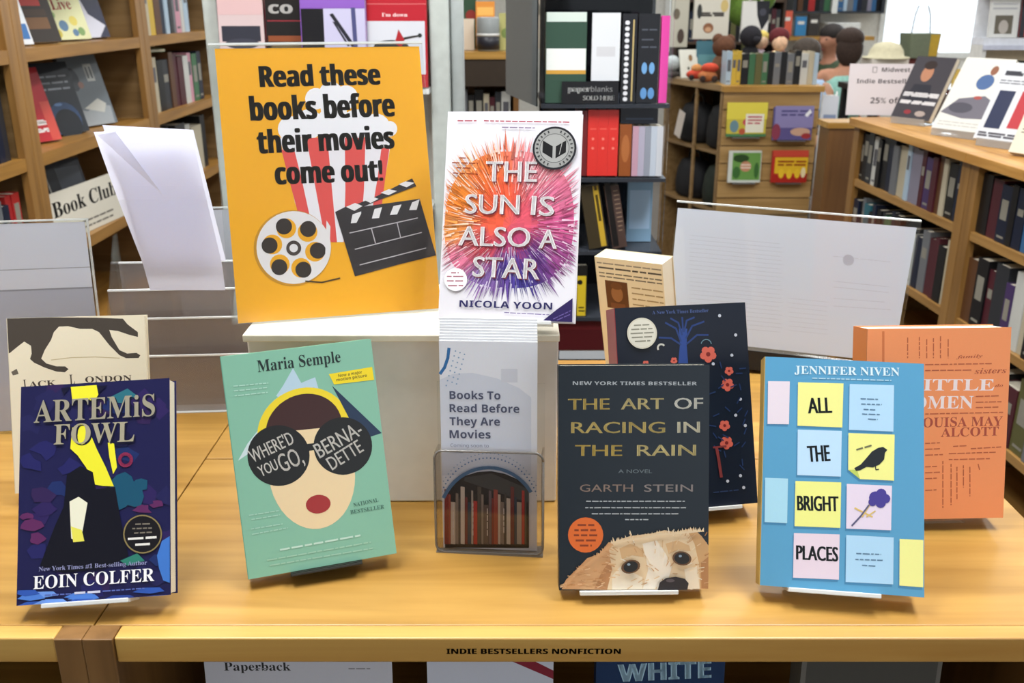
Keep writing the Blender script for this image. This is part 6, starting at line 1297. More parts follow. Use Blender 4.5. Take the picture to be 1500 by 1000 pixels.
fb('pale yellow flowered book with red lettering face out on the upper shelf', 3.29, Z4, .155, .225, .018, [TX('b02c34', 'Live', 's', -42, 96, 80, 34, 2, .5), disc('5a7a98', -20, 45, 18), disc('d8c860', 25, 60, 16), disc('7a9a5c', 45, 25, 14), disc('5a7a98', 20, 22, 12), disc('c8b84c', -50, 20, 14), disc('88a868', -50, 80, 10)], 'd8d8a8')
fb('navy and white book face out at the far end of the upper shelf', 3.47, Z4, .13, .21, .018, [P('d0d0dc', -75, 0, 20, 0, 60, 40, 0, 80, -20, 150, -75, 210), P('8a8cb0', -75, 0, -30, 0, -20, 60, -75, 120)], '232640')
fb('red and black book with white block lettering on the shelf below', 2.965, Z3, .15, .225, .018, [P('28242a', -75, 225, 10, 225, -30, 110, -75, 100), bars('e8e0dc', -50, 55, (62, 58, 54), 14, 4), bars('e8e0dc', -50, 60, (36, 32), 14, 5), rect('c84c40', 40, 0, 75, 120)], 'b3242c')
fb('dark slate book with a blue arc on its cover', 3.17, Z3, .155, .23, .018, [bars('8a9098', -55, 60, (185, 165, 145), 10, 3), disc('2c4468', 0, 45, 62, 58), disc('171b22', 5, 30, 52, 50), disc('5c7ca8', -10, 95, 16, 5)], '20262e')
fb('grey book with a pale castle picture at the far end of the shelf', 3.40, Z3, .165, .24, .018, [P('9aa0a4', -60, 0, 70, 0, 75, 60, 20, 70, -30, 50, -70, 60), rect('b8bcb8', 15, 150, 50, 210), rect('4a5058', 20, 160, 28, 200), rect('4a5058', 36, 160, 44, 200), P('c2c2ba', -40, 60, 30, 90, 60, 70, 40, 40), disc('3a4048', -45, 160, 25, 40), disc('8a6a60', -20, 140, 12)], '6c757c')
fb('dark book leaning behind the cream club card', 2.98, Z2, .14, .21, .02, [rect('9a968c', 25, 0, 30, 200)], '1c1d22')
fb('black book with a grey edge behind the cream club card', 3.16, Z2, .14, .215, .02, [rect('4a4e56', -60, 20, 60, 190)], '2a2c34')
o = face_book('shelf_card', 'cream Book Club card on the lower shelf of the left wall bookcase', (FX - .022, 3.075, Z2 + .003), 85, 4, .50, .155, .002, [TX('1c1a18', 'Book Club', 's', -205, 80, 400, 46, 0, .8), bars('5a544c', -190, 150, (36, 18), 9)], 'd8d2c2', 'sign', part='printed_face')
book_row('nkcdk' 'wkgnd', (FX - .02, 2.34), (FX - .02, 2.655), 90, Z3, 'middle shelf of the nearest left bay', .2, .25, .16, 11, 'near end')
book_row('cwgnrr', (FX - .02, 2.40), (FX - .02, 2.655), 90, Z2, 'low shelf of the nearest left bay', .17, .21, .15, 12, 'near end')
book_row('kcyensdgpws', (FX - .03, 3.76), (FX - .03, 4.33), 90, Z4, 'upper shelf of the farthest left bay', .2, .26, .17, 13, 'near end')
book_row('cckdemmwpfn', (FX - .03, 3.76), (FX - .03, 4.42), 90, Z3, 'middle shelf of the farthest left bay', .19, .218, .17, 14, 'near end')
book_row('kndwck', (FX - .03, 3.80), (FX - .03, 4.40), 90, Z2, 'low shelf of the farthest left bay', .19, .23, .17, 15, 'near end')
o = face_book('leaning_book', 'light green book lying aslant on top of the row in the far left bay', (FX - .055, 3.90, Z3 + .224), 70, 84, .15, .13, .010, [rect('e0e8c8', -60, 10, 60, 40)], '9cba6c')

# ---- low bookcase on the other side, faces the aisle
RA = Vector((1.237, 3.499)); RB = Vector((1.289, 2.414)); RU = (RB - RA).normalized(); RN = Vector((-RU.y, RU.x)); RZ = math.degrees(math.atan2(RU.y, RU.x))
def rl(s, d, z): return (RA.x + RU.x * s + RN.x * d, RA.y + RU.y * s + RN.y * d, z)
for s0, s1, nm in ((0, .838, 'far'), (.840, 1.70, 'near')):
    t = thing('low_bookcase', 'low wood bookcase full of dark books by the aisle, its %s half' % nm, 'bookcase', rl(0, 0, 0), RZ)
    MB().box(s0 - (.012 if nm == 'far' else 0), s1, -.022, .40, 1.022, 1.05).build('top_board', SHELFZ if 0 else wood('low_case_top_' + nm, '#b27c34', '#d9a45a', 0), t, bevel=.002)
    for a, b_ in ((s0 + .0005, s0 + .045), (s1 - .045, s1 - .0005)):
        MB().box(a, b_, -.004, .018, 0, 1.0215).build('upright', SHELFZ, t); c_ = (a, a + .02) if a < s0 + .01 else (b_ - .02, b_); MB().box(*c_, .0185, .36, 0, 1.0215).build('side_panel', TAN, t)
    MB().box(s0 + .0005, s1 - .0005, .3605, .375, 0, 1.0215).build('back_panel', DKB, t)
    for z in (.10, .335, .585, .838): MB().box(s0 + .0455, s1 - .0455, .0, .36, z - .024, z).build('shelf', OAK if 0 else wood('low_case_shelf', '#9a7038', '#b88c50', 0), t)
RW = 'of the low aisle bookcase'
book_row('kkdwkkngccsllmvmeckn', rl(.047, 0, 0)[:2], rl(.79, 0, 0)[:2], RZ, .839, 'top shelf, low aisle bookcase\'s far half', .155, .178, .12, 21, 'far end')
book_row('nkgtknkdfnkkdwngmmkc', rl(.047, 0, 0)[:2], rl(.79, 0, 0)[:2], RZ, .586, 'second shelf, low aisle bookcase\'s far half', .155, .20, .12, 22, 'far end')
book_row('kmnknbtgknnkokdmkknd', rl(.887, 0, 0)[:2], rl(1.65, 0, 0)[:2], RZ, .839, 'top shelf, low aisle bookcase\'s near half', .15, .172, .12, 23, 'far end')
book_row('ekmdvwcknkogkdkc', rl(.887, 0, 0)[:2], rl(1.65, 0, 0)[:2], RZ, .586, 'second shelf, low aisle bookcase\'s near half', .16, .205, .12, 24, 'far end')
book_row('kndkmogkndkk', rl(.887, 0, 0)[:2], rl(1.65, 0, 0)[:2], RZ, .336, 'third shelf, low aisle bookcase\'s near half', .16, .205, .12, 25, 'far end')
# display on its top
def topbook(label, s, d, rz, lean, w, h, t, items, col, z=1.0505, name='display_book'): return face_book(name, label, rl(s, d, z), rz, lean, w, h, t, items, col, group='display books on the low aisle bookcase')
def stand(label, s, d, rz, w, mt):
    o = thing('book_easel', label, 'easel', rl(s, d, 1.0505), rz)
    MB().box(-w / 2, w / 2, -.03, .075, .0002, .004).build('base', mt, o); MB().box(-w / 2, w / 2, -.034, -.0302, .0002, .022).build('lip', mt, o); MB().box(-w / 2, w / 2, .071, .075, .0042, .10).build('back_rest', mt, o)
EZ = acrylic('white_tinted_acrylic', '#eef0f0', .2, .4)
stand('clear easel under the dark book with a portrait', .20, .115, -58, .13, EZ)
topbook('dark grey book with a portrait and white lettering, farthest along the case top', .20, .10, -58, 28, .15, .225, .022, [disc('b07a5c', -10, 165, 22, 30), disc('2a1c18', -10, 195, 24, 16), P('22222c', -55, 60, -40, 125, 25, 125, 45, 60), bars('d8d4d4', -65, 70, (92, 88, 84), 12, 3), bars('d8d4d4', -65, 70, (62, 58), 14, 4), disc('8a2c34', -20, 25, 14, 8), disc('a89890', 30, 22, 20, 10)], '3a363c', z=1.056)
stand('clear easel under the white book with a seated figure', .52, .115, -58, .15, EZ)
topbook('white book showing a blue and grey figure, second along the case top', .52, .10, -58, 32, .165, .245, .026, [disc('4a6490', 18, 165, 28, 26), disc('8a5a44', 30, 205, 12, 16), P('6a6670', -80, 55, -40, 105, 40, 120, 80, 100, 82, 45, 0, 40), disc('4a4852', -20, 75, 40, 18), disc('a04a44', 20, 112, 14, 6), bars('b0aca8', -70, 70, (25, 15), 5)], 'd6d4cc', z=1.056)
stand('clear easel under the white book with navy and red bands', .74, .13, -60, .12, EZ)
topbook('white book with a navy and a red upright band, third along the case top', .74, .115, -60, 27, .155, .235, .024, [bars('3c3c44', -70, 60, (205, 200), 16, 3), bars('6a6a72', -75, 70, (180, 172), 6, 4), P('232a48', -62, 35, -12, 35, -12, 150, -62, 150), P('b03038', 8, 40, 58, 40, 58, 152, 8, 152), bars('4a4850', -70, 70, (20, 12), 10)], 'd0d2d6', z=1.056)
topbook('cream book with a red band, nearest along the case top', .97, .10, -60, 24, .165, .25, .024, [rect('b0343c', -75, 92, 80, 120), bars('5a544c', -70, 70, (75, 66, 57), 5), bars('8a8478', -60, 60, (190, 180), 8), disc('5a4438', 55, 150, 22)], 'd8d0bc')
topbook('grey booklet standing beside the cream banded book', 1.12, .05, -60, 10, .10, .08, .01, [], '6a6a70')
topbook('maroon book standing behind the dark portrait book', .33, .30, -50, 12, .13, .20, .02, [], '5a2224')
topbook('black book standing behind the white figure book', .55, .325, -60, 8, .22, .22, .02, [], '22241f')
o = thing('discount_sign', 'white sign announcing a percentage off, at the far end of the low bookcase', 'sign', (1.353, 3.56, 1.0512), -2, rot=pose((0, 0, 0, -4, 5, 0)))
mb = art([('p', 'd9d0d2', [-1340, 0, 1340, 0, 1340, 1800, -1340, 1800]), TX('3a3438', 'Midwest', 'b', -20, 152, 100, 15), ('l', '5a5458', 2, [-520, 1500, -520, 1680, -380, 1680, -380, 1500, -520, 1500]), TX('3a3438', 'Indie Bestsellers', 'b', -105, 112, 215, 15), TX('3a3438', '25% off', 'b', -50, 42, 110, 20)], .268, .18, 6e-5)
mb.box(-.134, .134, .0002, .002, 0, .18, 'd9d0d2'); mb.build('printed_face', PAPERINK, o); MB().box(-.07, .07, .003, .06, .0003, .0025).build('foot', CLEAR, o)

# ---- plain wooden counter end beyond the low bookcase
t = thing('wood_counter', 'plain brown wooden counter end beyond the low bookcase', 'counter', (1.40, 4.2, 0))
MB().box(-.03, .60, 0, .13, 0, .925).build('body', wood('brown_panel', '#6e4a28', '#7f5830', 2), t); MB().box(-.04, .62, -.01, .14, .9255, .95).build('top_board', OAK, t)

# ================================================================== white end rack with four face-out books, behind the poster
t = thing('display_rack', 'white metal display rack with two pale columns behind the yellow poster', 'rack', (0, 2.42, 0))
GRN = mat('#c3c9c4', .4)
MB().box(-.197, -.15, -.03, .06, 0, 2.1).build('column', GRN, t, bevel=.004); MB().box(-.148, -.118, .0, .05, 0, 2.1).build('column', mat('#b4bab8', .4), t, bevel=.003)
MB().box(-.418, -.384, -.02, .05, 0, 2.1).build('column', GRN, t, bevel=.004); MB().box(-.735, -.70, -.02, .05, 0, 2.1).build('column', GRN, t, bevel=.004)
MB().box(-.699, -.419, .03, .045, .3, 2.1).build('back_panel', mat('#b3aaa0', .6), t); MB().box(-.383, -.198, .03, .045, .3, 2.1).build('back_panel', mat('#b3aaa0', .6), t)
for z in (.66, .95, 1.235, 1.53): MB().box(-.699, -.419, -.075, .0295, z, z + .012).build('shelf', WHITE, t); MB().box(-.383, -.198, -.075, .0295, z, z + .012).build('shelf', WHITE, t); 
G4 = 'face-out books on the white end rack'
Y4, Z_ = 2.352, 1.2475
face_book('face_out_book', 'pale pink book with a dark band, leftmost on the white end rack', (-.636, Y4, Z_), 4, 6, .105, .23, .02, [rect('33343f', -46, 105, 44, 140), disc('40404c', 0, 100, 40, 12), rect('e0dcd8', -50, 0, 50, 80), rect('d8b4b4', -52, 165, 52, 225)], 'd2bcbc', group=G4, spine='7c2434')
face_book('face_out_book', 'black book with pale lettering and orange picture on the white end rack', (-.530, Y4, Z_), 0, 6, .098, .23, .02, [TX('dcd8d4', 'co', 'b', -40, 168, 55, 26, 0, 1), rect('8a4a2c', -45, 105, 40, 118), disc('6a5a40', 0, 90, 40, 14), rect('8c3038', -45, 150, 45, 153), disc('7a6a50', 20, 70, 20, 10)], '1e1a1a', group=G4, spine='7c2434')
face_book('face_out_book', 'purple topped book with a black panel and a pen drawing on the white end rack', (-.3995 - .015, Y4 - .03, Z_ + .001), 0, 5, .150, .235, .02, [rect('16151a', -74, 0, -22, 178), rect('c0bcd8', -22, 0, 74, 178), P('23232c', -8, 165, 0, 168, 50, 95, 42, 92), P('23232c', -2, 150, 4, 148, 36, 96, 32, 94), P('4a4c78', 42, 180, 52, 180, 56, 60, 46, 60), disc('5a5a64', 20, 68, 24, 14), rect('8a5cb8', -74, 180, 74, 235)], '8a5cb8', group=G4)
face_book('face_out_book', 'red banded white book with a dark bird shape, rightmost on the white end rack', (-.2745 + .0, Y4 - .005, Z_ + .001), 0, 5, .148, .235, .02, [rect('cfd0d8', -72, 30, 70, 150), disc('2c2f30', -10, 92, 42, 16), P('a8242c', -2, 100, 8, 132, 22, 108, 14, 92), P('33302e', 20, 108, 60, 116, 60, 120, 20, 114), disc('2c2f30', 58, 118, 5), TX('f0d8d8', "I'm down", 's', -30, 160, 60, 8), rect('d86a6c', -74, 187, 74, 189), rect('b02c34', -74, 0, 74, 26)], 'b3202e', group=G4)

# ================================================================== low case with tins, seen between the column and the clear tower
t = thing('low_bookcase', 'small wood topped bookcase seen between the pale column and clear tower', 'bookcase', (-.10, 3.6, 0))
MB().box(-.32, .13, 0, .35, 1.245, 1.27).build('top_board', OAK, t); MB().box(-.32, -.30, .005, .34, 0, 1.2445).build('side_panel', DKB, t); MB().box(.105, .125, .005, .34, 0, 1.2445).build('side_panel', DKB, t)
MB().box(-.30, .105, .33, .345, 0, 1.2445).build('back_panel', DKB, t); MB().box(-.30, .105, .004, .33, 1.15, 1.2445).build('header_board', mat('#33271b', .6), t)
for z in (.10, .40, .68, .98): MB().box(-.2995, .1045, .01, .33, z - .02, z).build('shelf', DKB, t)
book_row('sgkkcmdw', (-.205, 3.63), (-.005, 3.63), 0, .981, 'small case behind the pale column', .12, .155, .12, 31, 'left end', .004)
o = MB().lathe([(.036, 0), (.042, .004), (.042, .112), (.038, .118)], 20, col='8f9494').lathe([(.0425, .006), (.0425, .052)], 20, col='26262e').lathe([(.0425, .052), (.0425, .062)], 20, col='d0d0cc').build('tin', INK); o.location = (-.087, 3.66, 1.2705); tag(o, 'round tin with a dark label on the small wood topped bookcase', 'tin')
for lab, x, y, rz, w_, h_, c_, it in (('cream card standing at the edge of the small case top', -.165, 3.70, 0, .05, .11, 'd8c8b4', []), ('yellow green card beside the round tin', -.022, 3.68, 0, .05, .13, 'b4b070', [disc('7a8c4c', 0, 60, 18)]), ('orange box behind the round tin', -.10, 3.78, 0, .07, .17, 'e0903c', [rect('f0b860', -30, 120, 30, 150)]), ('dark green box behind the cream card', -.165, 3.80, 0, .06, .20, '2c4a34', [disc('8a2c24', 10, 120, 20)]), ('grey patterned box at the aisle end of the small case', .06, 3.80, 0, .14, .22, 'a89c8c', [disc('6a6458', 20, 140, 30)])):
    face_book('boxed_gift', lab, (x, y, 1.2705), rz, 4, w_, h_, .02, it, c_, 'box', spine=c_)

# ================================================================== clear acrylic tower of notebooks
t = thing('acrylic_tower', 'clear acrylic tower of notebooks in the middle of the aisle', 'display tower', (0, 2.1, 0))
DKAC = acrylic('dark_grey_acrylic', '#6a707a', .1, .5, '#4a4e56')
FL = [.645, .755, .912, 1.077, 1.236]
for z in FL: MB().box(.062, .338, 0, .29, z - .008, z).build('shelf', DKAC, t)
for x, y in ((.064, .004), (.334, .004), (.064, .286), (.334, .286)): MB().box(x - .004, x + .004, y - .004 - .005, y + .003 - .005 if y < .1 else y + .003, FL[0], 1.62).build('corner_rod', CLEAR, t)
MB().add([(.055, -.004, 1.232), (-.012, .30, 1.232), (-.012, .30, 1.60), (.055, -.004, 1.60), (.052, -.005, 1.232), (-.015, .30, 1.232), (-.015, .30, 1.60), (.052, -.005, 1.60)], [(0, 1, 2, 3), (7, 6, 5, 4), (0, 4, 5, 1), (1, 5, 6, 2), (2, 6, 7, 3), (3, 7, 4, 0)]).build('side_panel', SMOKE, t)
MB().box(.066, .338, .284, .289, .646, 1.6).build('back_panel', SMOKE, t)
MB().box(.062, .338, 0, .29, 1.605, 1.62).build('cap', DKAC, t); MB().lathe([(.03, .03), (.03, .635)], 16, (.2, .145, 0)).build('pole', METAL, t); MB().lathe([(.24, .0), (.24, .02), (.05, .035)], 28, (.2, .145, 0)).build('base', BLACK, t)
TW = 'notebooks in the clear tower'
def nb(lab, x0, x1, z, h, t_, items, col, y=2.112, rz=0, lean=2, roll=0): return face_book('notebook', lab, ((x0 + x1) / 2, y, z + .0008), rz, lean, x1 - x0, h, t_, items, col, 'notebook', TW, col, roll)
nb('green notebook with a white and gold band in the top tier of the clear tower', .072, .158, FL[4], .185, .02, [rect('e2e4e0', -42, 68, 42, 112), rect('c8963c', -42, 60, 42, 68), rect('ccd8d0', -42, 166, 42, 185)], '2f4a3c')
nb('white card in the top tier of the clear tower', .170, .229, FL[4] + .046, .138, .006, [rect('c8c8cc', -20, 50, 20, 70)], 'd8dade', y=2.118)
o = face_book('brand_sign', 'black lettered sign on the top tier of the clear tower', (.1665, 2.102, FL[4] + .0008), 0, 0, .121, .046, .003, [TX('f4f4f2', 'paper', 'b', -46, 25, 46, 11, 0, .7), TX('8a8a8a', 'blanks', 'n', 2, 25, 46, 11), TX('e0e0de', 'SOLD HERE', 'g', -14, 7, 66, 10, 0, .5)], '121318', 'sign', part='printed_face')
nb('black notebook with a row of white rings in the top tier', .234, .264, FL[4], .182, .02, [disc('d8d8dc', -6, 8 + 12 * k, 5, 4.5) for k in range(14)] + [rect('c0aa70', 6, 4, 9, 170)], '191a20')
nb('black notebook with blue flecks in the top tier', .268, .312, FL[4], .182, .02, [disc('5a8cc0', -8, 20, 7, 12), disc('5a8cc0', 8, 20, 7, 12), disc('6a9ccc', -8, 72, 6, 12), disc('6a9ccc', 8, 72, 6, 12), bars('4a4e58', -16, 16, (150, 130, 115), 5)], '15161c')
nb('bright pink notebook at the edge of the top tier', .316, .332, FL[4], .178, .02, [], 'd8429c')
for k in range(3): nb('bright red notebook, %s of the three red ones in the tower' % ORD[k], .166 + .0222 * k, .1874 + .0222 * k, FL[3], .142, .08, [disc('e87a6c', 0, 80, 3), disc('e87a6c', 0, 60, 3), rect('e0584c', -7, 100, 7, 103)], 'd3302a')
nb('dark red notebook beside the bright red ones', .143, .164, FL[3], .140, .08, [], '6a1c20')
nb('orange brown notebook in the second tier of the clear tower', .236, .261, FL[3], .112, .06, [disc('a86434', 0, 60, 9, 30)], '8c4a1e')
for k, (c_, n_) in enumerate((('b890a0', 'pink'), ('a8a2b4', 'lilac'), ('8c909c', 'slate'), ('b4bcc8', 'pale blue'), ('c4c6cc', 'white'))): nb('%s slim notebook in the second tier of the clear tower' % n_, .264 + .0134 * k, .2766 + .0134 * k, FL[3], .108, .06, [], c_)
nb('dark boxed set lying above the slim notebooks', .238, .318, FL[3] + .1125, .032, .06, [rect('3a465c', -30, 8, 30, 12)], '1a1f2c', y=2.125)
nb('dark brown book with a yellow spine leaning in the third tier', .176, .218, FL[2], .142, .03, [rect('c2a032', 6, 2, 18, 140), rect('4a3c14', 9, 60, 15, 120), rect('4a3c14', 9, 130, 15, 140)], '3c3322', roll=-10)
nb('dark ornate book leaning in the third tier', .230, .262, FL[2], .142, .03, [bars('8a7460', 2, 14, (130, 120, 110, 100, 90, 80, 70, 60, 50, 40), 4), rect('1a1818', -15, 5, -2, 150)], '4c3a34', y=2.116, roll=-10)
nb('pale blue booklet in the third tier', .268, .325, FL[2], .150, .012, [rect('a8c4e0', -24, 30, 24, 120)], '86a8c4', y=2.19)
nb('rust brown box in the third tier beside the leaning books', .098, .150, FL[2], .118, .05, [], '8c4a3a', y=2.125)
nb('black and yellow booklet in the fourth tier', .136, .172, FL[1], .12, .02, [rect('d0b42c', -4, 0, 16, 95), disc('1a1a18', 2, 80, 6), bars('1a1a18', 0, 14, (20, 12), 5)], '1d1c1a', y=2.108)
nb('maroon box in the bottom tier of the clear tower', .108, .236, FL[0] + .022, .072, .12, [rect('5c1c20', -64, 50, 64, 72)], '4a1519', y=2.108)
nb('pale box under the maroon box in the bottom tier', .112, .236, FL[0], .0205, .12, [], 'b8bcc0', y=2.106)

# ================================================================== slatwall stand with four picture books
GX0, GX1, GY, GZ = 1.045, 1.52, 4.85, 1.05
t = thing('slatwall_stand', 'tan slatwall stand holding four picture books', 'display stand', (GX0, GY, 0))
W_ = GX1 - GX0
MB().box(-.012, W_ + .012, -.03, .21, GZ - .028, GZ).build('top_board', OAK, t)
SLAT = t
mb = MB()
zz = GZ - .03
for k in range(11):
    mb.box(0, W_, -.008, .004, zz - .082, zz); zz -= .088
mb.build('slat_panel', wood('slat_wood', '#a8834c', '#c6a068', 0), t); MB().box(0, W_, .0045, .02, .02, GZ - .0285).build('backing', DKB, t)
MB().box(W_ - .018, W_, .0205, .20, 0, GZ - .0285).build('side_panel', TAN, t); MB().box(.34, W_ - .0185, .18, .20, 0, GZ - .0285).build('back_panel', TAN, t)
for i, (x0, x1, z, lab, it, c_) in enumerate(((1063, 1120, 200, 'yellow picture book, upper row of the slatwall stand', [rect('e0d04c', -100, 85, 100, 165), disc('c84c58', 25, 70, 45, 24), rect('e8e4d0', -5, 20, 85, 110), bars('b83c54', 5, 78, (95, 80, 65), 12, 2), rect('4a7a50', -100, 0, 100, 14), disc('6a8a94', -60, 50, 22, 30), disc('b85a3c', -20, 25, 16)], 'c8b840'), (1130, 1187, 205, 'purple picture book, upper row of the slatwall stand', [rect('8a82b0', -90, 60, 100, 165), bars('4a4478', -60, 90, (140, 122), 14, 2), P('e8e8ec', 55, 120, 80, 150, 90, 135, 70, 112), disc('8a3c50', -80, 40, 22, 40), disc('c8a088', 40, 40, 50, 20), disc('9c3438', 70, 20, 24, 14)], '5c5488'), (1065, 1112, 267, 'green framed picture book, lower row of the slatwall stand', [rect('6a9a4c', -62, 12, 78, 148), disc('2c4a24', -20, 120, 40, 20), disc('c88c6c', 5, 80, 28, 26), bars('e8d8c8', -20, 30, (88, 74), 10, 2), disc('3c6a34', -40, 50, 20, 30), disc('3c6a34', 60, 60, 12, 40)], 'd0d4cc'), (1128, 1180, 267, 'red and yellow picture book, lower row of the slatwall stand', [rect('e0b42c', -75, 45, 90, 125), bars('8c3418', -60, 80, (104, 88), 14, 2), rect('a82820', -85, 0, 90, 40), disc('e8c030', -40, 45, 14, 24), disc('e8c030', 0, 42, 14, 24), disc('e8c030', 40, 45, 14, 24), disc('f0e0b0', 70, 50, 12, 26), rect('c84a38', -85, 130, 90, 160)], 'b83028'))):
    a = at(x0, z, GY - .03); b_ = at(x1, z, GY - .03); wd = b_.x - a.x
    h_ = at(x0, z - (48 if i < 2 else 46), GY - .03).z - a.z
    r = face_book('picture_book', lab, ((a.x + b_.x) / 2, GY - .040, a.z), 0, 3, wd, h_, .012, it, c_, group='picture books on the slatwall stand')
    MB().box(-wd * .35, wd * .35, -.05, -.0085, 0, .004).build('wire_ledge', METAL, t).location = ((a.x + b_.x) / 2 - GX0, 0, a.z - .006)
book_row('syykfofkgkgkwcs', (1.06, 4.90), (1.515, 4.90), 0, GZ + .0005, 'row standing on the slatwall stand', .145, .165, .12, 41, 'left end', .004)
# magazines clipped to its end
t = thing('magazine_rack', 'narrow white wire rack of magazines on the end of the slatwall stand', 'rack', (1.56, 4.88, 0))
for x in (-.018, .052): MB().tube([(x, 0, .02), (x, 0, 1.02)], .004, 8).build('upright', WHITE, t)
for z in (.02, .34, .56, .78, 1.0): MB().tube([(-.018, 0, z), (.052, 0, z)], .003, 8).build('cross_wire', WHITE, t)
for k, (c_, n_, z) in enumerate((('d8dce4', 'white', .79), ('2c4468', 'navy', .57), ('b07c94', 'pink', .35))):
    face_book('magazine', '%s magazine in the narrow wire rack' % n_, (1.577, 4.842, z), -8, 4, .075, .21, .006, [rect('6a8cb4' if k else '8a9ab8', -30, 20, 30, 120)], c_, 'magazine', 'magazines in the wire rack')
# ---- open shelf of bags along its side, part of the same stand
BL, BZ, BO = .60, -70.5, (.835, 5.43)
t = bpy.data.objects.new('side_shelf', None); COL.objects.link(t); t.parent = SLAT; t.location = (BO[0] - GX0, BO[1] - GY, 0); t.rotation_euler = (0, 0, R(BZ))
MB().box(0, BL, 0, .32, GZ - .0285, GZ - .0005).build('top_board', TAN, t)
for s in (.001, .33, BL - .022): MB().box(s, s + .02, .01, .02, 0, GZ - .029).build('upright', TAN, t)
for z in (.02, .42, .72): MB().box(.022, BL - .023, .022, .30, z - .016, z).build('shelf', TAN, t)
MB().box(.001, BL - .002, .305, .32, 0, GZ - .029).build('back_panel', mat('#2a2420', .7), t); MB().box(.001, .018, .0205, .304, 0, GZ - .029).build('side_panel', TAN, t)
def loc_bag(s, d):
    c_, s_ = math.cos(R(BZ)), math.sin(R(BZ)); return BO[0] + c_ * s - s_ * d, BO[1] + s_ * s + c_ * d
def bag(label, s, d, z, w_, h_, dp, col):
    x, y = loc_bag(s, d); o = thing('bag', label, 'bag', (x, y, z), BZ, 'bags on the open shelf')
    m_ = mat(col, .7, 0, .2, 30)
    prof = [(.72, 0), (.95, .08), (1, .35), (.92, .7), (.7, .93), (.3, 1.0)]
    MB().lathe([(r, q * h_) for r, q in prof], 18, (0, 0, 0), sx=w_ / 2, sy=dp / 2).build('body', m_, o)
    MB().tube([(-w_ * .25, 0, h_ * .93), (-w_ * .2, 0, h_ * 1.15), (0, 0, h_ * 1.22), (w_ * .2, 0, h_ * 1.15), (w_ * .25, 0, h_ * .93)], .007, 8).build('strap', m_, o)
    return o
bag('large dark green bag on the middle level of the open side shelf', .465, .12, .4205, .23, .215, .18, '#1c241c')
bag('black bag on the upper level of the side shelf next to the slats', .465, .12, .7205, .22, .225, .18, '#161618')
bag('black bag on the upper level at the far end of the side shelf', .18, .12, .7205, .26, .21, .18, '#1c1c1e')
bag('black bag on the middle level at the far end of the side shelf', .18, .12, .4205, .26, .21, .18, '#141418')
bag('black bag on the bottom level of the side shelf', .465, .12, .0205, .22, .28, .18, '#17171c')
x, y = loc_bag(.20, -.012)
face_book('paper_tag', 'pale paper tag hanging in front of the far black bag', (x, y, .745), BZ, 3, .07, .14, .001, [], 'c8beb4', 'tag', part='printed_face', roll=14)
# ================================================================== toys and small goods on top of the slatwall stand and bag shelf
def lump(name, label, cat, loc, pieces, group=None, rz=0):
    """small soft thing made of named parts: (part, colour, [(centre, rx, ry, rz) ...])"""
    o = thing(name, label, cat, loc, rz, group)
    for pn, col, bl in pieces:
        mb = MB()
        for c, rx, ry, rz_ in bl: mb.ball(c, rx, ry, rz_, 12)
        mb.build(pn, mat(col, .9, 0, .15, 60), o)
    return o
T0 = GZ + .0008
lump('plush_toy', 'shaggy brown plush toy on the slatwall stand', 'toy', (1.09, 5.14, T0), [('body', '#6a4a34', [((0, 0, .07), .06, .05, .07)]), ('head', '#5a3824', [((0, 0, .17), .06, .055, .055), ((-.03, .01, .205), .03, .03, .03), ((.03, .01, .20), .03, .03, .03)])])
lump('plush_toy', 'black plush toy beside the shaggy brown one', 'toy', (1.225, 5.14, T0), [('body', '#18181c', [((0, 0, .09), .06, .05, .09)]), ('head', '#1c1a20', [((0, 0, .22), .058, .05, .055), ((.02, -.045, .205), .022, .02, .018)])])
lump('doll', 'doll with dark red hair and a striped dress on the slatwall stand', 'doll', (1.37, 5.13, T0), [('dress', '#c87868', [((0, 0, .08), .07, .05, .08)]), ('face', '#d8b090', [((0, -.012, .19), .04, .038, .045)]), ('hair', '#5a1c20', [((0, .01, .22), .055, .05, .045)]), ('collar', '#e0d0a0', [((-.02, -.03, .135), .03, .02, .018)])])
lump('doll', 'small doll with pale yellow hair next to the red haired one', 'doll', (1.30, 5.22, T0), [('dress', '#d8ccd8', [((0, 0, .08), .04, .04, .08)]), ('face', '#d8b898', [((0, -.01, .19), .034, .03, .036)]), ('hair', '#d0b860', [((0, .008, .215), .042, .038, .034)])])
lump('toy_house', 'orange wooden toy at the corner of the bag shelf top', 'toy', (1.00, 5.06, T0), [('body', '#b06a3c', [((0, 0, .03), .05, .04, .03)]), ('roof', '#c0442c', [((.01, 0, .07), .045, .035, .025)]), ('wheel', '#3a2a24', [((-.03, -.035, .018), .016, .01, .017)]), ('wheel', '#3a2a24', [((.03, -.035, .018), .016, .01, .017)])])
lump('toy_car', 'red and orange toy car beside the orange wooden toy', 'toy', (.965, 5.18, T0), [('body', '#b8402c', [((0, 0, .03), .055, .035, .025)]), ('cabin', '#c88a50', [((0, 0, .06), .03, .028, .022)]), ('wheel', '#2a2422', [((-.03, -.03, .016), .014, .01, .015)]), ('wheel', '#2a2422', [((.03, -.03, .016), .014, .01, .015)])])
face_book('card_book', 'pale book with a small brown picture leaning on the bag shelf', (.955, 5.30, T0), 15, 18, .10, .15, .012, [disc('8a6a48', 10, 105, 12, 18), disc('5a5a50', -5, 50, 8)], 'd4d4c8', 'book')
face_book('card_book', 'teal book standing behind the toys on the bag shelf', (1.06, 5.33, T0), 0, 8, .14, .19, .012, [rect('5a8a90', -60, 20, 60, 120)], '3c6a78', 'book')
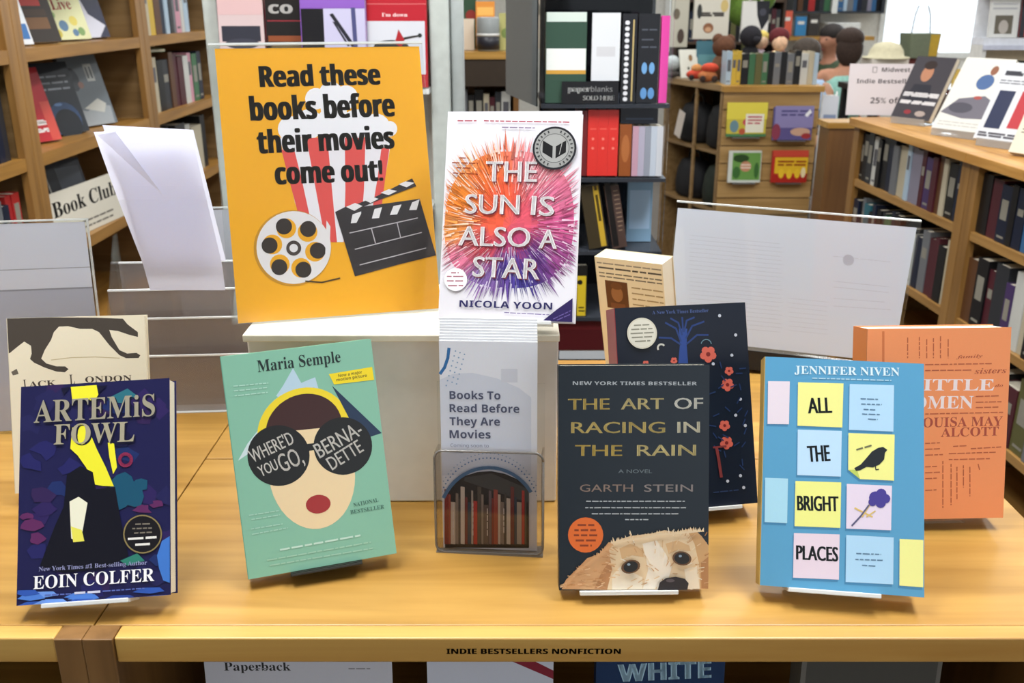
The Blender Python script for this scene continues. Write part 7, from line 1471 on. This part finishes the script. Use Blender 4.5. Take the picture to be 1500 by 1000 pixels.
lump('snow_globe', 'grey globe ornament at the far end of the bag shelf', 'ornament', (.865, 5.36, T0), [('base', '#4a4440', [((0, 0, .02), .04, .04, .02)]), ('globe', '#b0b8b8', [((0, 0, .075), .042, .042, .042)])])
# hanging rack with tote bags above them
t = thing('bag_rack', 'black wire rack with hanging tote bags behind the plush toys', 'rack', (1.10, 5.85, 0))
MB().lathe([(.2, 0), (.2, .015), (.02, .03)], 20).build('base', BLACK, t); MB().tube([(0, 0, .03), (0, 0, 1.95)], .012, 10).build('pole', BLACK, t)
for s in (-1, 1): MB().tube([(0, 0, 1.62), (s * .12, 0, 1.64), (s * .30, 0, 1.60)], .006, 8).build('arm', BLACK, t)
def tote(label, x, y, z, w_, h_, items, col):
    o = thing('tote_bag', label, 'bag', (x, y, z), 0, 'tote bags on the wire rack'); mb = art([('p', col, [int(-w_ * 5000), 0, int(w_ * 5000), 0, int(w_ * 5000), int(h_ * 10000), int(-w_ * 5000), int(h_ * 10000)])] + items, w_, h_, 1e-4); mb.box(-w_ / 2, w_ / 2, .0004, .03, 0, h_, col); mb.build('body', INK, o)
    for d in (.002, .028): MB().tube([(-w_ * .22, d, h_), (-w_ * .15, d, h_ + .09), (w_ * .15, d, h_ + .09), (w_ * .22, d, h_)], .006, 6).build('handle', mat('#' + col, .8), o)
tote('off white tote bag with a round brown picture on the wire rack', 1.135, 5.74, 1.236, .20, .30, [disc('8a5c40', -15, 60, 30, 28), disc('c89c78', -15, 52, 18, 14), bars('3a3430', -60, 70, (140, 128), 18, 3), disc('4a4a44', 0, 235, 26, 20), disc('c8b070', 70, 180, 22, 34), disc('30302e', -70, 150, 14, 40)], 'cfcabc')
tote('white tote bag with a dark corner on the wire rack', 1.385, 5.74, 1.222, .15, .22, [P('18181e', 0, 220, 75, 220, 75, 120, 40, 60, 10, 140), disc('40404a', 40, 160, 20)], 'dad8d2')
tote('pale tote bag with small figures at the near side of the wire rack', .955, 5.74, 1.192, .10, .26, [disc('4a3c34', 10, 60, 20, 40), disc('6a6050', -20, 180, 20, 30)], 'b8b4a4')
lump('potted_plant', 'green leafy plant behind the tote bags', 'plant', (1.62, 7.0, 0), [('pot', '#4a3a30', [((0, 0, .25), .18, .18, .25)]), ('stem', '#4a4a2c', [((0, 0, .8), .02, .02, .5)]), ('foliage', '#5c7a2c', [((0, 0, 1.38), .14, .12, .11), ((.1, 0, 1.46), .10, .09, .09), ((-.12, .02, 1.45), .10, .09, .10), ((.02, -.04, 1.52), .09, .08, .08)])])
t = thing('tall_bookcase', 'dark crowded bookcase far behind the toys', 'bookcase', (1.35, 8.3, 0))
for a, b_ in ((0, .02), (.88, .90)): MB().box(a, b_, 0, .3, 0, 1.9).build('side_panel', mat('#3a2c22', .6), t)
MB().box(.02, .88, .285, .3, 0, 1.9).build('back_panel', mat('#241e1a', .7), t)
for z in (.1, .45, .8, 1.12, 1.45, 1.78): MB().box(.0205, .8795, .005, .284, z - .02, z).build('shelf', mat('#4a382a', .6), t)
book_row('kfngekmtkdonkkrkfkeg', (1.375, 8.33), (2.22, 8.33), 0, 1.451, 'top row of the dark far bookcase', .2, .27, .16, 51, 'left end', .004)
book_row('kknmekfdkokgtknkrkmd', (1.375, 8.33), (2.22, 8.33), 0, 1.121, 'middle row of the dark far bookcase', .2, .27, .16, 52, 'left end', .004)

# ================================================================== far wall: shelf of boxes, framed bookshelf, lit window
t = thing('wall_shelf', 'pale wooden shelf fixed to the back wall under the small bookshelf', 'shelf', (2.35, 9.26, 1.13))
MB().box(0, 1.0, 0, .339, -.035, 0).build('board', OAK, t)
for s in (.1, .88): MB().box(s, s + .02, .03, .339, -.16, -.036).build('bracket', WHITE, t)
for x, w_, h_, c_, n_ in ((2.42, .11, .20, '5cb868', 'green'), (2.55, .09, .22, 'e0644c', 'orange red'), (2.68, .10, .17, '3c84b8', 'blue'), (2.80, .10, .19, '3a3634', 'black')):
    face_book('boxed_game', '%s boxed game on the pale wall shelf' % n_, (x, 9.33, 1.131), 0, 2, w_, h_, .05, [rect('e8e4dc', -w_ * 300, h_ * 600, w_ * 300, h_ * 750)], c_, 'box', 'boxed games on the wall shelf')
o = MB().box(2.92, 3.22, 9.30, 9.56, 1.1308, 1.25).build('storage_box', WHITE, bevel=.006); tag(o, 'white storage box on the pale wall shelf', 'box')
t = thing('wall_bookshelf', 'dark framed bookshelf with two openings on the back wall', 'bookshelf', (2.60, 9.36, 1.33))
for a, b_ in ((0, .03), (.36, .41), (.82, .85)): MB().box(a, b_, 0, .23, 0, .62).build('side_panel', WHITE if a == .36 else mat('#2a2e34', .6), t)
MB().box(.03, .82, .215, .23, 0, .62).build('back_panel', mat('#3c2f28', .6), t)
for z in (.0, .30, .60): MB().box(.0305, .3595, .004, .2145, z, z + .02).build('shelf', mat('#2a2e34', .6), t); MB().box(.4105, .8195, .004, .2145, z, z + .02).build('shelf', mat('#2a2e34', .6), t)
book_row('ekrkdf', (2.65, 9.39), (2.95, 9.39), 0, 1.3508, 'first opening of the framed wall bookshelf', .18, .24, .12, 61, 'left end', .004)
book_row('bsgbndlbk', (3.02, 9.39), (3.41, 9.39), 0, 1.3508, 'second opening of the framed wall bookshelf', .2, .25, .12, 62, 'left end', .004)
# dark table in front of the lit window with its goods
t = thing('goods_table', 'dark table of colourful goods before the bright window', 'table', (2.18, 5.98, 0))
MB().box(0, 1.0, 0, .62, .90, .935).build('tabletop', mat('#241c1a', .5), t)
MB().box(.35, .62, -.004, -.0005, .55, .93).build('cloth_panel', mat('#5a2420', .7), t)
for sx in (.02, .93):
    for sy in (.02, .55): MB().box(sx, sx + .05, sy, sy + .05, 0, .8995).build('leg', BLACK, t)
ZT = .9355
t = thing('white_carton', 'white carton with a red mark below the cream sun hat', 'box', (2.36, 6.20, ZT))
mb = art([('p', 'ded6ca', [-1150, 0, 1150, 0, 1150, 1650, -1150, 1650]), bars('c05a50', 20, 100, (78, 74, 70), 14, 2)], .23, .165, 1e-4); mb.box(-.115, .115, .0003, .2, 0, .165, 'ded6ca'); mb.build('body', INK, t)
o = MB().lathe([(.145, 0), (.14, .008), (.11, .012), (.10, .05), (.075, .085), (.02, .1)], 24).build('sun_hat', mat('#d8d0b0', .9)); o.location = (2.365, 6.30, ZT + .1655); tag(o, 'cream sun hat lying on the white carton', 'hat')
t = thing('storage_crate', 'grey green crate with a yellow side, standing high before the window', 'crate', (2.625, 6.47, ZT + .0))
MB().prism([(-.07, .16), (.10, .16), (.11, .31), (-.085, .31)], -.08, .1, 'y').build('body', mat('#6c7560', .8), t); MB().prism([(.045, .172), (.098, .172), (.106, .305), (.045, .305)], -.083, -.0805, 'y').build('yellow_panel', mat('#b89a34', .7), t); MB().box(-.06, .09, -.06, .08, 0, .1595).build('stand', mat('#6a3430', .7), t)
for q in (-.05, .07): MB().tube([(q, 0, .31), (q * .8, 0, .42), (q * .5, 0, .48)], .004, 6).build('handle', BLACK, t)
lump('toy_bird', 'green and orange toy bird on the dark goods table', 'toy', (2.535, 6.12, ZT), [('body', '#c89040', [((0, 0, .05), .03, .03, .05)]), ('wing', '#6a8a3c', [((-.025, 0, .04), .02, .025, .04)]), ('head', '#b86a3c', [((0, 0, .11), .022, .022, .022)])])
lump('plush_toy', 'teal and red plush toy on the dark goods table', 'toy', (2.63, 6.12, ZT), [('body', '#5a8a84', [((0, 0, .04), .05, .04, .04)]), ('head', '#9c3a34', [((.0, 0, .11), .055, .045, .04)])])
for x, y, c_, n_, w_, h_ in ((2.705, 6.22, 'a83c30', 'red', .10, .12), (2.755, 6.1, 'd8b458', 'yellow', .07, .11), (2.985, 6.12, '2c3438', 'dark grey', .06, .11)):
    face_book('greeting_card', '%s card standing on the dark goods table' % n_, (x, y, ZT), 0, 12, w_, h_, .008, [rect('e0cf98' if c_[0] == 'd' else '6a7074', -w_ * 300, 20, w_ * 300, 50)], c_, 'card', 'cards on the goods table')
lump('plush_toy', 'coral pink plush toy with raised ears before the window', 'toy', (2.875, 6.14, ZT), [('body', '#d0785c', [((0, 0, .06), .05, .04, .06)]), ('head', '#d8604c', [((.005, 0, .15), .045, .04, .04)]), ('ear', '#d86c58', [((-.02, 0, .205), .012, .012, .035)]), ('ear', '#d86c58', [((.035, 0, .20), .012, .012, .03)])])
# white wall cubicle near the frame edge
t = thing('white_shelf_unit', 'white shelf unit with two small pictures and a red book beyond the low bookcase', 'shelf unit', (2.12, 4.5, 0))
MB().box(0, .60, 0, .12, 1.255, 1.285).build('shelf', mat('#dfe2ea', .4), t); MB().box(0, .60, 0, .12, 1.47, 1.50).build('shelf', mat('#dfe2ea', .4), t); MB().box(0, .02, .001, .12, 0, 1.2545).build('side_panel', WHITE, t); MB().box(.58, .6, .001, .12, 0, 1.2545).build('side_panel', WHITE, t)
MB().box(.02, .58, .06, .08, .3, 1.2545).build('front_panel', mat('#c4b498', .7), t); MB().box(0, .60, .108, .12, 1.2855, 1.4695).build('back_panel', mat('#e6e8ec', .5), t); MB().box(0, .6, -.012, -.0005, 1.235, 1.255).build('ledge', mat('#c8ccdc', .4), t)
face_book('framed_picture', 'small white framed picture of a grey figure in the white shelf unit', (2.215, 4.53, 1.286), 0, 6, .13, .17, .012, [rect('6a6458', -40, 15, 40, 95), disc('b8b0a8', 0, 45, 22, 30), rect('b4b4b8', -55, 120, 55, 128), rect('b4b4b8', -55, 140, 55, 146)], 'd8d8d4', 'picture', part='frame')
face_book('face_out_book', 'red book with a dark edge in the white shelf unit', (2.36, 4.54, 1.286), -12, 10, .12, .165, .015, [rect('23262e', -60, 0, -40, 165)], 'a8302c', 'book')

# ================================================================== people at the far counter
def skin_mesh(name, verts, edges, root, m, parent, sub=1):
    bm = bmesh.new(); lay = bm.verts.layers.skin.verify(); vs = []
    for i, (p, r) in enumerate(verts):
        v = bm.verts.new(p); v[lay].radius = (r, r) if not isinstance(r, tuple) else r; v[lay].use_root = (i == root); vs.append(v)
    for a, b_ in edges: bm.edges.new((vs[a], vs[b_]))
    me = bpy.data.meshes.new(name); bm.to_mesh(me); bm.free(); me.materials.append(m); o = bpy.data.objects.new(name, me); COL.objects.link(o); o.parent = parent
    s = o.modifiers.new('skin', 'SKIN'); s.use_smooth_shade = True; o.modifiers.new('smooth', 'SUBSURF').levels = sub; o.modifiers['smooth'].render_levels = sub
    return o
def person(label, loc, rz, skin, hair, shirt, trousers, armL, armR, head=(0, 0, 0), sleeveless=False, k=1.0, hair_long=.02):
    """seated figure facing local -y; loc is the seat centre on the stool; arm tuples are (elbow, wrist)"""
    o = thing('person', label, 'person', loc, rz)
    FZ = -loc[2] / k; sk = mat(skin, .55, 0, .05, 30); V = []; E_ = []
    def v(p, r): V.append((Vector(p) * k, r * k)); return len(V) - 1
    def e(*ids):
        for a, b_ in zip(ids, ids[1:]): E_.append((a, b_))
    pel = v((0, 0, .06), .10); sp = v((0, .01, .20), .115); ch = v((0, .01, .385), .125); nb_ = v((0, .01, .495), .075); nk = v((0, 0, .535), .052); h0 = v(Vector((0, -.012, .60)) + Vector(head) * .3, .066); h1 = v(Vector((0, -.015, .655)) + Vector(head) * .6, .082); h2 = v(Vector((0, -.005, .715)) + Vector(head), .072)
    e(pel, sp, ch, nb_, nk, h0, h1, h2)
    nose = v(Vector((0, -.112, .635)) + Vector(head) * .6, .013); e(h1, nose)
    for s in (-1, 1):
        ear = v(Vector((s * .088, -.0, .645)) + Vector(head) * .6, .014); e(h1, ear)
    for s, (el, wr) in ((-1, armL), (1, armR)):
        sh = v((s * .165, .01, .47), .054); a = v(el, .040); b_ = v(wr, .028); d = (Vector(wr) - Vector(el)).normalized(); pm = v(Vector(wr) + d * .05, .030); e(ch, sh, a, b_, pm)
        side = d.cross(Vector((0, -1, .3))).normalized()
        for j in range(4):
            f0 = v(Vector(wr) + d * .095 + side * (.018 * (j - 1.5)), .0095); f1 = v(Vector(wr) + d * (.130 + (.012 if j in (1, 2) else 0)) + side * (.02 * (j - 1.5)) + Vector((0, -.012, -.008)), .0085); e(pm, f0, f1)
        t0 = v(Vector(wr) + d * .055 + side * .045 + Vector((0, -.012, 0)), .0105); t1 = v(Vector(wr) + d * .085 + side * .055 + Vector((0, -.022, 0)), .009); e(pm, t0, t1)
        hp = v((s * .09, -.02, .04), .10); kn = v((s * .12, -.42, .06), .066); an = v((s * .12, -.40, FZ + .09), .042); ft = v((s * .12, -.50, FZ + .045), .036); e(pel, hp, kn, an, ft)
    skin_mesh('body', V, E_, 0, sk, o)
    W = []; Q = []
    def w_(p, r): W.append((Vector(p) * k, r * k)); return len(W) - 1
    a = w_((0, 0, .10), .125); b_ = w_((0, .01, .20), .15); c_ = w_((0, .01, .385), .168); d_ = w_((0, .01, .505), .115); Q += [(a, b_), (b_, c_), (c_, d_)]
    for s, (el, wr) in ((-1, armL), (1, armR)):
        f = w_((s * .13, .01, .46), .09); Q.append((c_, f))
        if not sleeveless: g = w_(Vector((s * .165, .01, .47)).lerp(Vector(el), .8), .052); Q.append((f, g))
    skin_mesh('shirt', W, Q, 0, mat(shirt, .85, 0, .1, 50), o)
    W.clear(); Q.clear(); a = w_((0, 0, .055), .128)
    for s in (-1, 1):
        b_ = w_((s * .09, -.02, .04), .112); c_ = w_((s * .12, -.42, .06), .078); d_ = w_((s * .12, -.40, FZ + .12), .056); Q += [(a, b_), (b_, c_), (c_, d_)]
    skin_mesh('trousers', W, Q, 0, mat(trousers, .85, 0, .1, 50), o)
    hd = Vector(head)
    prof = MB()
    for c, rx, ry, rz_ in (((0, .012, .705), .097, .100, .078), ((0, .045, .665 - hair_long), .092, .066, .085 + hair_long)): prof.ball(tuple((Vector(c) + hd) * k), rx * k, ry * k, rz_ * k, 16)
    prof.build('hair', mat(hair, .8, 0, .25, 80), o)
    for s in (-1, 1): MB().ball(tuple((Vector((s * .032, -.082, .665)) + hd * .6) * k), .011 * k, .007 * k, .008 * k, 8).build('eye', mat('#2a2420', .4), o)
    MB().ball(tuple((Vector((0, -.078, .590)) + hd * .4) * k), .024 * k, .009 * k, .006 * k, 8).build('mouth', mat('#9a5a50', .5), o)
    for s in (-1, 1): MB().ball((s * .12 * k, -.47 * k, FZ * k + .043 * k), .05 * k, .12 * k, .042 * k, 12).build('shoe', mat('#2a2826', .6), o)
    return o
def stool(label, x, y, h):
    o = thing('stool', label, 'stool', (x, y, 0)); MB().lathe([(.17, h - .04), (.18, h - .03), (.18, h - .008), (.16, h)], 24).build('seat', mat('#3a2c24', .6), o)
    for q in range(4):
        a = 6.28319 * q / 4 + .78; MB().tube([(.13 * math.cos(a), .13 * math.sin(a), h - .041), (.2 * math.cos(a), .2 * math.sin(a), .0)], .014, 8).build('leg', BLACK, o)
    MB().lathe([(.155, .2), (.165, .2), (.165, .215), (.155, .215)], 24).build('foot_ring', METAL, o)
SH = .44
stool('stool under the person in the mint top', 2.345, 6.95, .375)
person('person in a mint sleeveless top seen from behind at the far counter', (2.345, 6.95, .49), 168, '#c98f70', '#3a2a22', '#9fd2c4', '#1c3c38', ((-.23, .02, .20), (-.22, -.16, .06)), ((.25, .03, .20), (.23, -.10, .02)), sleeveless=True, hair_long=.03, k=1.0)
stool('stool under the person in the dark green shirt', 2.57, 8.05, .345)
person('person with cropped dark hair in a dark green shirt facing the aisle', (2.57, 8.05, .46), -62, '#b07a60', '#2c2624', '#3c4a34', '#2a2c34', ((-.24, -.06, .18), (-.16, -.28, .12)), ((.24, -.06, .18), (.16, -.28, .12)), head=(0, -.01, 0), k=1.04, hair_long=-.01)
stool('stool under the person in the pale blue top', 1.90, 6.45, .36)
person('person in a pale blue top half hidden behind the row of books', (1.90, 6.45, .47), -30, '#b98a6c', '#4a4038', '#a9c0dc', '#3a3450', ((-.22, -.06, .18), (-.15, -.26, .10)), ((.22, -.06, .18), (.15, -.26, .10)), k=.96)
